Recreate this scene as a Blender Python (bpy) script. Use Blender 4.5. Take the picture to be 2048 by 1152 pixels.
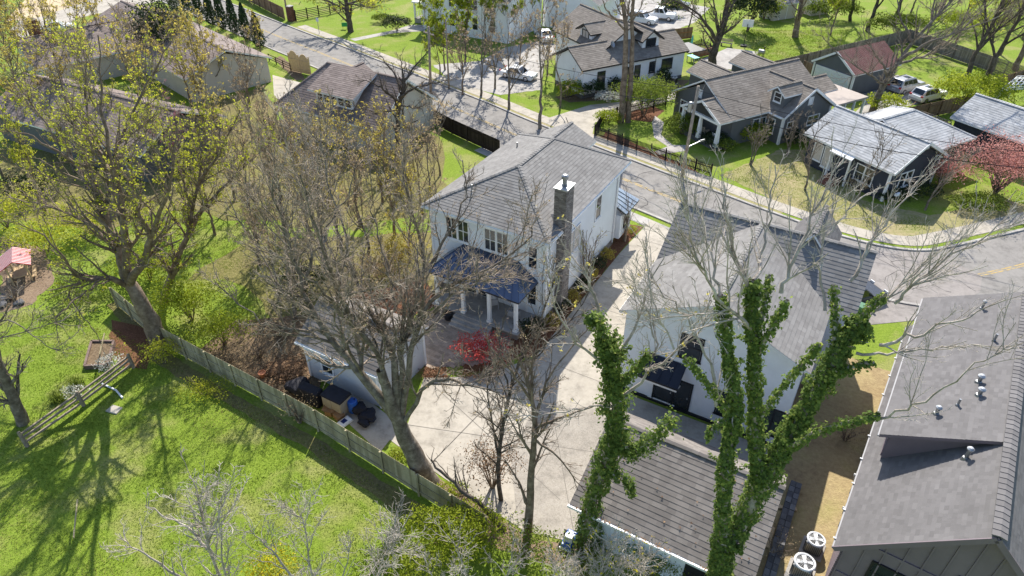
import bpy, math, random
import numpy as np
from mathutils import Vector
from mathutils.geometry import tessellate_polygon
# ------------------------------------------------------------------ scene, camera, world, sun
S = bpy.context.scene
for o in list(bpy.data.objects): bpy.data.objects.remove(o, do_unlink=True)
C = S.collection
FOC, PITCH, HC = 1365.0, math.radians(36.4), 30.0      # focal length in photo pixels, camera pitch, flying height
cd = bpy.data.cameras.new('camera'); cam = bpy.data.objects.new('camera', cd); C.objects.link(cam)
cd.sensor_width = 36.0; cd.lens = 36.0 * FOC / 2048.0; cd.clip_end = 3000.0; cd.clip_start = 0.5
cam.location = (0, 0, HC); cam.rotation_euler = (math.pi / 2 - PITCH, 0, 0)
S.camera = cam
SUN_AZ, SUN_EL = math.radians(7.5), math.radians(43.0)   # azimuth measured from +Y towards +X
W = bpy.data.worlds.new('World'); S.world = W; W.use_nodes = True
wn = W.node_tree; wn.nodes.clear()
sky = wn.nodes.new('ShaderNodeTexSky'); sky.sky_type = 'NISHITA'; sky.sun_disc = False
sky.ozone_density = 1.6; sky.sun_elevation = SUN_EL; sky.sun_rotation = SUN_AZ
bg = wn.nodes.new('ShaderNodeBackground'); bg.inputs[1].default_value = 0.14
wo = wn.nodes.new('ShaderNodeOutputWorld')
wn.links.new(sky.outputs[0], bg.inputs[0]); wn.links.new(bg.outputs[0], wo.inputs[0])
sd = bpy.data.lights.new('sun', 'SUN'); sd.energy = 5.0; sd.angle = math.radians(0.5); sd.color = (1.0, 0.94, 0.85)
so = bpy.data.objects.new('sun', sd); C.objects.link(so)
sdir = Vector((math.sin(SUN_AZ) * math.cos(SUN_EL), math.cos(SUN_AZ) * math.cos(SUN_EL), math.sin(SUN_EL)))
so.rotation_euler = sdir.to_track_quat('Z', 'Y').to_euler(); so.location = (0, 60, 60)
S.view_settings.view_transform = 'Standard'; S.view_settings.look = 'None'
S.view_settings.exposure = 0.68; S.view_settings.gamma = 1.0; S.view_settings.use_curve_mapping = False
S.render.engine = 'CYCLES'
S.cycles.max_bounces = 4; S.cycles.diffuse_bounces = 2; S.cycles.glossy_bounces = 2; S.cycles.transmission_bounces = 2; S.cycles.caustics_reflective = False; S.cycles.caustics_refractive = False
RNG = np.random.default_rng(7); R = random.Random(11)

# ------------------------------------------------------------------ survey helper: photo bearing -> ground position
def ray(px, py):
    u = (px - 1024.0) / FOC; v = (py - 576.0) / FOC
    return (u, math.cos(PITCH) - v * math.sin(PITCH), -math.sin(PITCH) - v * math.cos(PITCH))
def P(px, py, z=0.0):
    d = ray(px, py); t = (z - HC) / d[2]
    return Vector((d[0] * t, d[1] * t, z))
def PY(px, py, Y):
    d = ray(px, py); t = Y / d[1]
    return Vector((d[0] * t, Y, HC + d[2] * t))

# ------------------------------------------------------------------ materials
def new_mat(name):
    m = bpy.data.materials.new(name); m.use_nodes = True
    nt = m.node_tree; nt.nodes.clear()
    b = nt.nodes.new('ShaderNodeBsdfPrincipled'); o = nt.nodes.new('ShaderNodeOutputMaterial')
    nt.links.new(b.outputs[0], o.inputs[0])
    return m, nt, b
def ramp(nt, stops):
    r = nt.nodes.new('ShaderNodeValToRGB'); e = r.color_ramp.elements
    while len(e) < len(stops): e.new(0.5)
    for i, (p, c) in enumerate(stops): e[i].position = p; e[i].color = (c[0], c[1], c[2], 1)
    return r
def mixc(nt, fac, a, b):
    m = nt.nodes.new('ShaderNodeMix'); m.data_type = 'RGBA'
    for s, v in ((0, fac), (6, a), (7, b)):
        if hasattr(v, 'is_linked') or hasattr(v, 'links'): nt.links.new(v, m.inputs[s])
        elif s == 0: m.inputs[0].default_value = v
        else: m.inputs[s].default_value = (v[0], v[1], v[2], 1)
    return m.outputs[2]
def noise(nt, scale, detail=4.0, rough=0.6, vec=None):
    n = nt.nodes.new('ShaderNodeTexNoise'); n.inputs['Scale'].default_value = scale
    n.inputs['Detail'].default_value = detail; n.inputs['Roughness'].default_value = rough
    if vec is not None: nt.links.new(vec, n.inputs['Vector'])
    return n.outputs['Fac']
def position(nt):
    return nt.nodes.new('ShaderNodeNewGeometry').outputs['Position']
def objcoord(nt):
    return nt.nodes.new('ShaderNodeTexCoord').outputs['Object']
def bump(nt, b, fac, strength, dist=0.02):
    bp = nt.nodes.new('ShaderNodeBump'); bp.inputs['Strength'].default_value = strength; bp.inputs['Distance'].default_value = dist
    nt.links.new(fac, bp.inputs['Height']); nt.links.new(bp.outputs[0], b.inputs['Normal'])
MT = {}
def simple(name, col, rough=0.7, var=0.25, scale=6.0, metal=0.0, bmp=0.0, stops=None, spec=0.3):
    m, nt, b = new_mat(name); v = objcoord(nt)
    f = noise(nt, scale, 6, 0.65, v)
    st = stops or [(0.3, [c * (1 - var) for c in col]), (0.7, [min(1, c * (1 + var)) for c in col])]
    r = ramp(nt, st); nt.links.new(f, r.inputs[0]); nt.links.new(r.outputs[0], b.inputs['Base Color'])
    b.inputs['Roughness'].default_value = rough; b.inputs['Metallic'].default_value = metal
    b.inputs['Specular IOR Level'].default_value = spec
    if bmp: bump(nt, b, f, bmp)
    MT[name] = m
    return m
def toned(name, dark, light, rough=0.85, nscale=0.6, namp=0.35, fine=40.0, spec=0.2):
    """colour picked per piece by the 'tone' attribute, with weathering noise over it"""
    m, nt, b = new_mat(name); v = position(nt)
    at = nt.nodes.new('ShaderNodeAttribute'); at.attribute_name = 'tone'
    c = mixc(nt, at.outputs['Fac'], dark, light)
    f = noise(nt, nscale, 5, 0.65, v)
    r = ramp(nt, [(0.25, (1 - namp,) * 3), (0.75, (1 + 0 * namp,) * 3)]); nt.links.new(f, r.inputs[0])
    mu = nt.nodes.new('ShaderNodeMix'); mu.data_type = 'RGBA'; mu.blend_type = 'MULTIPLY'; mu.inputs[0].default_value = 1
    nt.links.new(c, mu.inputs[6]); nt.links.new(r.outputs[0], mu.inputs[7])
    g = noise(nt, fine, 2, 0.7, v); r2 = ramp(nt, [(0.2, (0.78,) * 3), (0.8, (1.0,) * 3)]); nt.links.new(g, r2.inputs[0])
    m2 = nt.nodes.new('ShaderNodeMix'); m2.data_type = 'RGBA'; m2.blend_type = 'MULTIPLY'; m2.inputs[0].default_value = 1
    nt.links.new(mu.outputs[2], m2.inputs[6]); nt.links.new(r2.outputs[0], m2.inputs[7])
    nt.links.new(m2.outputs[2], b.inputs['Base Color'])
    b.inputs['Roughness'].default_value = rough; b.inputs['Specular IOR Level'].default_value = spec
    MT[name] = m
    return m
# roofs
toned('shingle_grey', (0.225, 0.215, 0.205), (0.33, 0.32, 0.305), namp=.25)
toned('shingle_taupe', (0.20, 0.18, 0.165), (0.32, 0.29, 0.265))
toned('shingle_slate', (0.155, 0.148, 0.148), (0.215, 0.206, 0.206), namp=.2)
toned('shingle_brown', (0.22, 0.175, 0.155), (0.36, 0.295, 0.265))
toned('shingle_pale', (0.42, 0.43, 0.435), (0.64, 0.65, 0.655))
toned('shingle_tan', (0.23, 0.20, 0.17), (0.37, 0.33, 0.285))
toned('brick_grey', (0.20, 0.17, 0.15), (0.42, 0.38, 0.34), nscale=1.5)
toned('brick_red', (0.16, 0.07, 0.05), (0.32, 0.15, 0.10), nscale=1.5)
toned('plank_fence', (0.42, 0.365, 0.22), (0.62, 0.55, 0.36), nscale=1.2, namp=0.45)
toned('plank_brown', (0.28, 0.17, 0.10), (0.46, 0.31, 0.20), nscale=0.8, namp=0.45)
toned('plank_grey', (0.27, 0.225, 0.185), (0.44, 0.38, 0.32), nscale=0.8, namp=0.4)
toned('plank_dark', (0.035, 0.026, 0.022), (0.075, 0.055, 0.045))
toned('plank_black', (0.025, 0.02, 0.02), (0.05, 0.042, 0.038))
toned('paver', (0.34, 0.27, 0.21), (0.52, 0.42, 0.34), nscale=0.7)
toned('stone', (0.28, 0.26, 0.24), (0.48, 0.45, 0.42), nscale=2)
toned('stone_dark', (0.10, 0.10, 0.105), (0.22, 0.22, 0.225), nscale=2)
# walls and trim
simple('siding_white', (0.80, 0.815, 0.83), 0.6, 0.06, 1.2)
simple('siding_pale', (0.72, 0.745, 0.77), 0.75, 0.05, 0.8)
simple('siding_grey', (0.50, 0.51, 0.52), 0.7, 0.08, 1.0)
simple('siding_slate', (0.125, 0.13, 0.135), 0.7, 0.10, 1.0)
simple('siding_charcoal', (0.20, 0.16, 0.178), 0.65, 0.10, 0.8)
simple('siding_navy', (0.035, 0.042, 0.06), 0.6, 0.12, 1.0)
simple('siding_cream', (0.55, 0.50, 0.43), 0.7, 0.08, 1.0)
simple('trim_white', (0.80, 0.80, 0.79), 0.5, 0.05, 2.0)
simple('trim_black', (0.022, 0.022, 0.026), 0.45, 0.2, 3.0)
simple('trim_grey', (0.36, 0.36, 0.37), 0.55, 0.08, 2.0)
simple('gutter_white', (0.76, 0.77, 0.78), 0.35, 0.05, 2.0)
simple('metal_roof_navy', (0.095, 0.12, 0.175), 0.26, 0.12, 0.6, metal=0.45)
simple('metal_roof_black', (0.03, 0.033, 0.045), 0.35, 0.15, 1.0, metal=0.4)
simple('metal_roof_pale', (0.42, 0.47, 0.50), 0.3, 0.08, 1.0, metal=0.6)
simple('metal_roof_red', (0.30, 0.15, 0.125), 0.55, 0.35, 0.9, metal=0.2)
simple('metal_grey', (0.30, 0.31, 0.32), 0.4, 0.15, 5.0, metal=0.7)
simple('metal_bright', (0.42, 0.43, 0.44), 0.45, 0.12, 4.0, metal=0.5)
simple('black_rubber', (0.02, 0.02, 0.021), 0.8, 0.2, 8.0)
simple('flat_roof', (0.40, 0.35, 0.31), 0.9, 0.12, 0.8)
simple('wood_raw', (0.52, 0.38, 0.22), 0.7, 0.15, 4.0)
simple('wood_grey', (0.27, 0.22, 0.17), 0.85, 0.3, 5.0)
simple('wood_pole', (0.30, 0.25, 0.20), 0.9, 0.3, 3.0, bmp=0.4)
simple('wood_orange', (0.33, 0.15, 0.06), 0.8, 0.25, 3.0)
simple('wood_bed', (0.17, 0.12, 0.10), 0.85, 0.3, 3.0)
simple('curtain', (0.55, 0.50, 0.44), 0.9, 0.1, 3.0)
simple('plastic_blue', (0.02, 0.10, 0.42), 0.35, 0.15, 4.0, spec=0.5)
simple('plastic_navy', (0.015, 0.03, 0.13), 0.4, 0.2, 4.0)
simple('plastic_white', (0.70, 0.72, 0.74), 0.4, 0.06, 3.0)
simple('plastic_beige', (0.36, 0.32, 0.24), 0.6, 0.10, 2.0)
simple('plastic_green', (0.05, 0.16, 0.08), 0.5, 0.2, 3.0)
simple('plastic_teal', (0.10, 0.42, 0.42), 0.5, 0.1, 3.0)
simple('plastic_red', (0.45, 0.03, 0.03), 0.4, 0.15, 3.0)
simple('cloth_black', (0.018, 0.018, 0.025), 0.75, 0.3, 3.0, bmp=0.6)
simple('cloth_tan', (0.42, 0.36, 0.28), 0.9, 0.1, 3.0)
simple('cardboard', (0.30, 0.18, 0.09), 0.85, 0.2, 4.0)
simple('terracotta', (0.36, 0.15, 0.08), 0.8, 0.15, 4.0)
simple('leaf_litter', (0.24, 0.14, 0.07), 0.95, 0.5, 18.0, bmp=1.0)
simple('car_white', (0.76, 0.77, 0.78), 0.25, 0.03, 2.0, spec=0.6)
simple('car_silver', (0.45, 0.45, 0.46), 0.28, 0.05, 2.0, metal=0.5, spec=0.6)
simple('car_dark', (0.03, 0.035, 0.045), 0.25, 0.1, 2.0, spec=0.6)
simple('chrome', (0.6, 0.6, 0.62), 0.2, 0.05, 2.0, metal=0.9)
simple('sign_green', (0.04, 0.35, 0.12), 0.5, 0.05, 3.0)
simple('net_white', (0.75, 0.75, 0.74), 0.8, 0.05, 3.0)
def glass_mat(name, col, rough=0.06):
    m, nt, b = new_mat(name); v = position(nt)
    f = noise(nt, 0.7, 3, 0.5, v); r = ramp(nt, [(0.35, [c * 0.5 for c in col]), (0.65, col)]); nt.links.new(f, r.inputs[0])
    nt.links.new(r.outputs[0], b.inputs['Base Color']); b.inputs['Roughness'].default_value = rough
    b.inputs['Specular IOR Level'].default_value = 0.8
    MT[name] = m
glass_mat('glass', (0.035, 0.042, 0.05)); glass_mat('glass_teal', (0.05, 0.075, 0.07)); glass_mat('glass_tan', (0.26, 0.19, 0.08), 0.08); glass_mat('glass_car', (0.015, 0.018, 0.022), 0.04)
# ground
def ground_mat(name, stops1, stops2, s1=0.16, s2=3.0, mix=0.5, rough=0.95, bmp=0.8, bscale=9.0, dist=0.05, stain=0.0):
    m, nt, b = new_mat(name); v = position(nt)
    f1 = noise(nt, s1, 4, 0.62, v); f2 = noise(nt, s2, 5, 0.72, v)
    r1 = ramp(nt, stops1); nt.links.new(f1, r1.inputs[0]); r2 = ramp(nt, stops2); nt.links.new(f2, r2.inputs[0])
    c = mixc(nt, mix, r1.outputs[0], r2.outputs[0])
    if stain:
        fs = noise(nt, 0.9, 5, 0.75, v); rs = ramp(nt, [(0.36, (1 - stain,) * 3), (0.47, (1 - .35 * stain,) * 3), (0.56, (1.0,) * 3)]); nt.links.new(fs, rs.inputs[0])
        mu = nt.nodes.new('ShaderNodeMix'); mu.data_type = 'RGBA'; mu.blend_type = 'MULTIPLY'; mu.inputs[0].default_value = 1; nt.links.new(c, mu.inputs[6]); nt.links.new(rs.outputs[0], mu.inputs[7]); c = mu.outputs[2]
    nt.links.new(c, b.inputs['Base Color']); b.inputs['Roughness'].default_value = rough; b.inputs['Specular IOR Level'].default_value = 0.1
    bump(nt, b, noise(nt, bscale, 3, 0.75, v), bmp, dist)
    MT[name] = m
G1, G2, G3, TAN = (0.125, 0.19, 0.020), (0.205, 0.285, 0.034), (0.07, 0.115, 0.014), (0.36, 0.31, 0.15)
ground_mat('lawn', [(0.30, (0.10, 0.165, 0.018)), (0.42, G2), (0.50, (0.195, 0.265, 0.04)), (0.56, (0.28, 0.28, 0.09)), (0.64, TAN)],
           [(0.28, G3), (0.44, G1), (0.56, G2), (0.68, (0.29, 0.335, 0.08)), (0.80, (0.40, 0.37, 0.18))], 0.30, 6.5, 0.55, bmp=1.0, bscale=14.0)
ground_mat('lawn_tan', [(0.30, (0.17, 0.21, 0.05)), (0.45, (0.27, 0.255, 0.105)), (0.62, (0.36, 0.29, 0.17))],
           [(0.30, (0.12, 0.16, 0.035)), (0.5, (0.30, 0.27, 0.13)), (0.7, (0.42, 0.35, 0.23))], 0.3, 3.0, 0.5)
ground_mat('dead_grass', [(0.35, (0.25, 0.185, 0.105)), (0.55, (0.37, 0.30, 0.155)), (0.72, (0.27, 0.27, 0.085))],
           [(0.3, (0.20, 0.14, 0.08)), (0.55, (0.38, 0.29, 0.155)), (0.75, (0.50, 0.40, 0.22))], 0.45, 4.0, 0.5)
ground_mat('mulch', [(0.35, (0.11, 0.052, 0.032)), (0.65, (0.20, 0.095, 0.055))], [(0.3, (0.06, 0.03, 0.02)), (0.5, (0.17, 0.08, 0.045)), (0.72, (0.34, 0.19, 0.11))], 0.6, 9.0, 0.6, bmp=1.0, bscale=16)
ground_mat('bare_soil', [(0.35, (0.17, 0.12, 0.08)), (0.65, (0.29, 0.22, 0.15))], [(0.3, (0.10, 0.07, 0.05)), (0.5, (0.24, 0.17, 0.115)), (0.75, (0.40, 0.32, 0.23))], 0.5, 7.0, 0.55, bmp=1.0, bscale=12)
ground_mat('thicket_floor', [(0.35, (0.14, 0.12, 0.055)), (0.55, (0.17, 0.17, 0.04)), (0.7, (0.22, 0.23, 0.05))], [(0.3, (0.07, 0.06, 0.03)), (0.5, (0.20, 0.17, 0.08)), (0.72, (0.36, 0.31, 0.15))], 0.35, 5.0, 0.55)
ground_mat('litter', [(0.35, (0.12, 0.09, 0.055)), (0.65, (0.22, 0.155, 0.095))], [(0.3, (0.05, 0.04, 0.03)), (0.5, (0.18, 0.13, 0.08)), (0.72, (0.36, 0.28, 0.19))], 0.5, 8.0, 0.6, bmp=1.0, bscale=14)
ground_mat('ground_ivy', [(0.35, (0.045, 0.075, 0.02)), (0.65, (0.11, 0.15, 0.03))], [(0.3, (0.03, 0.05, 0.012)), (0.55, (0.12, 0.17, 0.03)), (0.75, (0.26, 0.25, 0.08))], 0.4, 6.0, 0.6)
ground_mat('asphalt', [(0.35, (0.235, 0.222, 0.205)), (0.65, (0.285, 0.27, 0.25))], [(0.3, (0.22, 0.21, 0.195)), (0.7, (0.30, 0.285, 0.265))], 0.25, 3.0, 0.5, 0.9, 0.25, 60, 0.01, 0.28)
ground_mat('concrete', [(0.35, (0.385, 0.35, 0.295)), (0.65, (0.465, 0.425, 0.36))], [(0.3, (0.365, 0.335, 0.28)), (0.7, (0.475, 0.435, 0.37))], 0.35, 3.0, 0.5, 0.85, 0.2, 50, 0.01, 0.28)
ground_mat('concrete_pink', [(0.35, (0.255, 0.235, 0.215)), (0.65, (0.31, 0.285, 0.265))], [(0.3, (0.24, 0.22, 0.205)), (0.7, (0.33, 0.30, 0.28))], 0.35, 3.0, 0.5, 0.85, 0.2, 50, 0.01, 0.28)
ground_mat('concrete_speckled', [(0.35, (0.31, 0.285, 0.245)), (0.65, (0.39, 0.36, 0.315))], [(0.36, (0.20, 0.175, 0.145)), (0.5, (0.34, 0.31, 0.265)), (0.7, (0.46, 0.43, 0.38))], 0.3, 16.0, 0.55, 0.9, 0.4, 30, 0.02, 0.28)
ground_mat('concrete_old', [(0.35, (0.33, 0.31, 0.29)), (0.65, (0.46, 0.44, 0.41))], [(0.3, (0.30, 0.285, 0.265)), (0.7, (0.50, 0.475, 0.44))], 0.35, 2.0, 0.5, 0.9, 0.3, 30, 0.01, 0.28)
ground_mat('sand', [(0.35, (0.46, 0.36, 0.23)), (0.65, (0.56, 0.45, 0.29))], [(0.3, (0.44, 0.35, 0.22)), (0.7, (0.60, 0.48, 0.32))], 0.3, 4.0, 0.5, 0.95, 0.4, 20, 0.02)
simple('yellow_line', (0.40, 0.29, 0.12), 0.8, 0.3, 2.0, stops=[(0.42, (0.24, 0.22, 0.18)), (0.52, (0.40, 0.29, 0.11)), (0.7, (0.52, 0.36, 0.12))])
simple('joint_dark', (0.16, 0.145, 0.125), 0.9, 0.2, 5.0)
# vegetation
def bark_mat(name, a, b_, c, scale=2.5):
    m, nt, b = new_mat(name); v = position(nt)
    f = noise(nt, scale, 8, 0.7, v); r = ramp(nt, [(0.32, a), (0.5, b_), (0.68, c)]); nt.links.new(f, r.inputs[0])
    nt.links.new(r.outputs[0], b.inputs['Base Color']); b.inputs['Roughness'].default_value = 0.95; b.inputs['Specular IOR Level'].default_value = 0.1
    bump(nt, b, noise(nt, 12, 5, 0.7, v), 0.7, 0.04)
    MT[name] = m
bark_mat('bark_grey', (0.09, 0.073, 0.055), (0.18, 0.152, 0.12), (0.33, 0.29, 0.235))
bark_mat('bark_pale', (0.22, 0.185, 0.15), (0.40, 0.35, 0.30), (0.60, 0.55, 0.48))
bark_mat('bark_brown', (0.11, 0.08, 0.058), (0.21, 0.16, 0.118), (0.34, 0.27, 0.205))
bark_mat('twig_grey', (0.22, 0.165, 0.12), (0.35, 0.285, 0.22), (0.50, 0.43, 0.35), .8)
bark_mat('twig_pale', (0.30, 0.26, 0.215), (0.46, 0.41, 0.355), (0.62, 0.57, 0.50), .8)
bark_mat('twig_brown', (0.15, 0.115, 0.09), (0.27, 0.215, 0.165), (0.42, 0.35, 0.28), .8)
bark_mat('bark_dark', (0.05, 0.042, 0.036), (0.10, 0.083, 0.07), (0.18, 0.15, 0.125))
def leaf_mat(name, a, b_, c, trans=0.25):
    m, nt, b = new_mat(name)
    at = nt.nodes.new('ShaderNodeAttribute'); at.attribute_name = 'tone'
    r = ramp(nt, [(0.0, a), (0.55, b_), (1.0, c)]); nt.links.new(at.outputs['Fac'], r.inputs[0])
    nt.links.new(r.outputs[0], b.inputs['Base Color']); b.inputs['Roughness'].default_value = 0.7
    b.inputs['Specular IOR Level'].default_value = 0.2
    tr = nt.nodes.new('ShaderNodeBsdfTranslucent'); nt.links.new(r.outputs[0], tr.inputs[0])
    mx = nt.nodes.new('ShaderNodeMixShader'); mx.inputs[0].default_value = trans
    out = [n for n in nt.nodes if n.type == 'OUTPUT_MATERIAL'][0]
    nt.links.new(b.outputs[0], mx.inputs[1]); nt.links.new(tr.outputs[0], mx.inputs[2]); nt.links.new(mx.outputs[0], out.inputs[0])
    MT[name] = m
leaf_mat('leaf_lime', (0.31, 0.34, 0.03), (0.52, 0.54, 0.05), (0.70, 0.68, 0.09), 0.55)
leaf_mat('leaf_gold', (0.34, 0.27, 0.06), (0.56, 0.46, 0.09), (0.74, 0.66, 0.19), 0.55)
leaf_mat('leaf_yellow', (0.32, 0.28, 0.01), (0.55, 0.48, 0.015), (0.70, 0.60, 0.03), 0.3)
leaf_mat('leaf_green', (0.075, 0.105, 0.014), (0.17, 0.23, 0.03), (0.32, 0.37, 0.06), 0.4)
leaf_mat('leaf_bright', (0.17, 0.22, 0.014), (0.33, 0.39, 0.03), (0.50, 0.54, 0.07), 0.5)
leaf_mat('leaf_dark', (0.018, 0.028, 0.012), (0.04, 0.06, 0.022), (0.10, 0.125, 0.045), 0.15)
leaf_mat('leaf_ivy', (0.09, 0.145, 0.035), (0.20, 0.285, 0.065), (0.46, 0.49, 0.11), 0.5)
leaf_mat('leaf_conifer', (0.012, 0.028, 0.012), (0.035, 0.065, 0.022), (0.085, 0.125, 0.04), 0.1)
leaf_mat('leaf_red', (0.34, 0.15, 0.13), (0.54, 0.245, 0.215), (0.72, 0.42, 0.38), 0.5)
leaf_mat('leaf_crimson', (0.42, 0.04, 0.04), (0.68, 0.10, 0.09), (0.80, 0.22, 0.18), 0.5)
leaf_mat('leaf_pink', (0.24, 0.07, 0.11), (0.40, 0.14, 0.20), (0.55, 0.28, 0.34), 0.3)
leaf_mat('leaf_bud', (0.26, 0.185, 0.12), (0.44, 0.33, 0.20), (0.60, 0.51, 0.27), 0.45)
leaf_mat('leaf_white', (0.45, 0.45, 0.38), (0.62, 0.62, 0.55), (0.75, 0.75, 0.70), 0.2)
leaf_mat('leaf_brown', (0.10, 0.055, 0.03), (0.22, 0.13, 0.07), (0.36, 0.23, 0.13), 0.2)
leaf_mat('grass_blade', (0.13, 0.20, 0.022), (0.26, 0.34, 0.045), (0.48, 0.45, 0.16), 0.45)

# ------------------------------------------------------------------ objects, parts, tags
def tag(o, label=None, cat=None, group=None, kind=None):
    if label: o['label'] = label
    if cat: o['category'] = cat
    if group: o['group'] = group
    if kind: o['kind'] = kind
    return o
def thing(name, label, cat, loc=(0, 0, 0), az=0.0, group=None):
    """an Empty at the thing's base; local +y points along azimuth az (degrees from +Y towards +X)"""
    o = bpy.data.objects.new(name, None); C.objects.link(o); o.empty_display_size = 0.3
    o.location = loc; o.rotation_euler = (0, 0, -math.radians(az))
    return tag(o, label, cat, group)
def copy_tree(o, parent=None):
    c = o.copy(); C.objects.link(c); c.parent = parent
    for ch in o.children: copy_tree(ch, c)
    return c
class MB:
    """collects faces and links them as ONE mesh object"""
    def __init__(s): s.v = []; s.f = []; s.t = []; s.m = []; s.mi = 0
    def poly(s, pts, tone=0.5):
        n = len(s.v); s.v.extend([tuple(p) for p in pts]); s.f.append(tuple(range(n, n + len(pts)))); s.t.append(tone); s.m.append(s.mi)
    def box(s, x0, y0, z0, x1, y1, z1, tone=0.5):
        n = len(s.v)
        s.v += [(x0, y0, z0), (x1, y0, z0), (x1, y1, z0), (x0, y1, z0), (x0, y0, z1), (x1, y0, z1), (x1, y1, z1), (x0, y1, z1)]
        for f in ((0, 3, 2, 1), (4, 5, 6, 7), (0, 1, 5, 4), (1, 2, 6, 5), (2, 3, 7, 6), (3, 0, 4, 7)):
            s.f.append(tuple(n + i for i in f)); s.t.append(tone); s.m.append(s.mi)
        return s
    def hexa(s, b, t, tone=0.5):
        """8-corner solid: bottom ring b, top ring t (same winding)"""
        n = len(s.v); k = len(b); s.v += [tuple(p) for p in b] + [tuple(p) for p in t]
        s.f.append(tuple(n + i for i in reversed(range(k)))); s.f.append(tuple(n + k + i for i in range(k)))
        for i in range(k): j = (i + 1) % k; s.f.append((n + i, n + j, n + k + j, n + k + i))
        s.t += [tone] * (k + 2); s.m += [s.mi] * (k + 2)
        return s
    def prism(s, poly, z0, z1, tone=0.5):
        return s.hexa([(x, y, z0) for x, y in poly], [(x, y, z1) for x, y in poly], tone)
    def bar(s, a, b, w, h=None, tone=0.5, up=(0, 0, 1)):
        """rectangular bar from a to b"""
        h = w if h is None else h
        a = Vector(a); b = Vector(b); d = (b - a).normalized(); u = Vector(up)
        if abs(d.dot(u)) > 0.95: u = Vector((0, 1, 0))
        r = d.cross(u).normalized() * (w / 2); q = r.cross(d).normalized() * (h / 2)
        return s.hexa([a - r - q, a + r - q, a + r + q, a - r + q], [b - r - q, b + r - q, b + r + q, b - r + q], tone)
    def cyl(s, a, b, r0, r1=None, n=10, tone=0.5):
        r1 = r0 if r1 is None else r1
        a = Vector(a); b = Vector(b); d = (b - a).normalized(); u = Vector((0, 0, 1)) if abs(d.z) < 0.9 else Vector((1, 0, 0))
        p = d.cross(u).normalized(); q = d.cross(p)
        ring = lambda c, r: [c + p * (r * math.cos(2 * math.pi * i / n)) + q * (r * math.sin(2 * math.pi * i / n)) for i in range(n)]
        return s.hexa(ring(a, r0), ring(b, r1), tone)
    def lathe(s, prof, n=14, c=(0, 0), tone=0.5):
        """prof: list of (r, z)"""
        m = len(s.v)
        for r, z in prof:
            for i in range(n): s.v.append((c[0] + r * math.cos(2 * math.pi * i / n), c[1] + r * math.sin(2 * math.pi * i / n), z))
        for k in range(len(prof) - 1):
            for i in range(n):
                j = (i + 1) % n; s.f.append((m + k * n + i, m + k * n + j, m + (k + 1) * n + j, m + (k + 1) * n + i)); s.t.append(tone); s.m.append(s.mi)
        for k, rv in ((0, True), (len(prof) - 1, False)):
            if prof[k][0] > 1e-4:
                idx = [m + k * n + i for i in range(n)]; s.f.append(tuple(reversed(idx) if rv else idx)); s.t.append(tone); s.m.append(s.mi)
        return s
    def mesh(s, name, mats):
        me = bpy.data.meshes.new(name); me.from_pydata(s.v, [], s.f)
        for m in (mats if isinstance(mats, (list, tuple)) else [mats]): me.materials.append(MT[m])
        if any(s.m): me.polygons.foreach_set('material_index', s.m)
        a = me.attributes.new('tone', 'FLOAT', 'FACE'); a.data.foreach_set('value', s.t)
        me.update(); return me
    def build(s, name, mats, parent=None, bevel=0.0, smooth=False, kind=None):
        me = s.mesh(name, mats); o = bpy.data.objects.new(name, me); C.objects.link(o)
        if parent is not None: o.parent = parent
        if smooth: me.polygons.foreach_set('use_smooth', [True] * len(me.polygons))
        if bevel:
            b = o.modifiers.new('bevel', 'BEVEL'); b.width = bevel; b.segments = 2; b.limit_method = 'ANGLE'
        if kind: o['kind'] = kind
        return o
def inst(name, me, parent, loc=(0, 0, 0), rz=0.0, rot=None, scale=None):
    o = bpy.data.objects.new(name, me); C.objects.link(o); o.parent = parent; o.location = loc
    o.rotation_euler = rot if rot else (0, 0, rz)
    if scale: o.scale = scale
    return o

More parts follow.
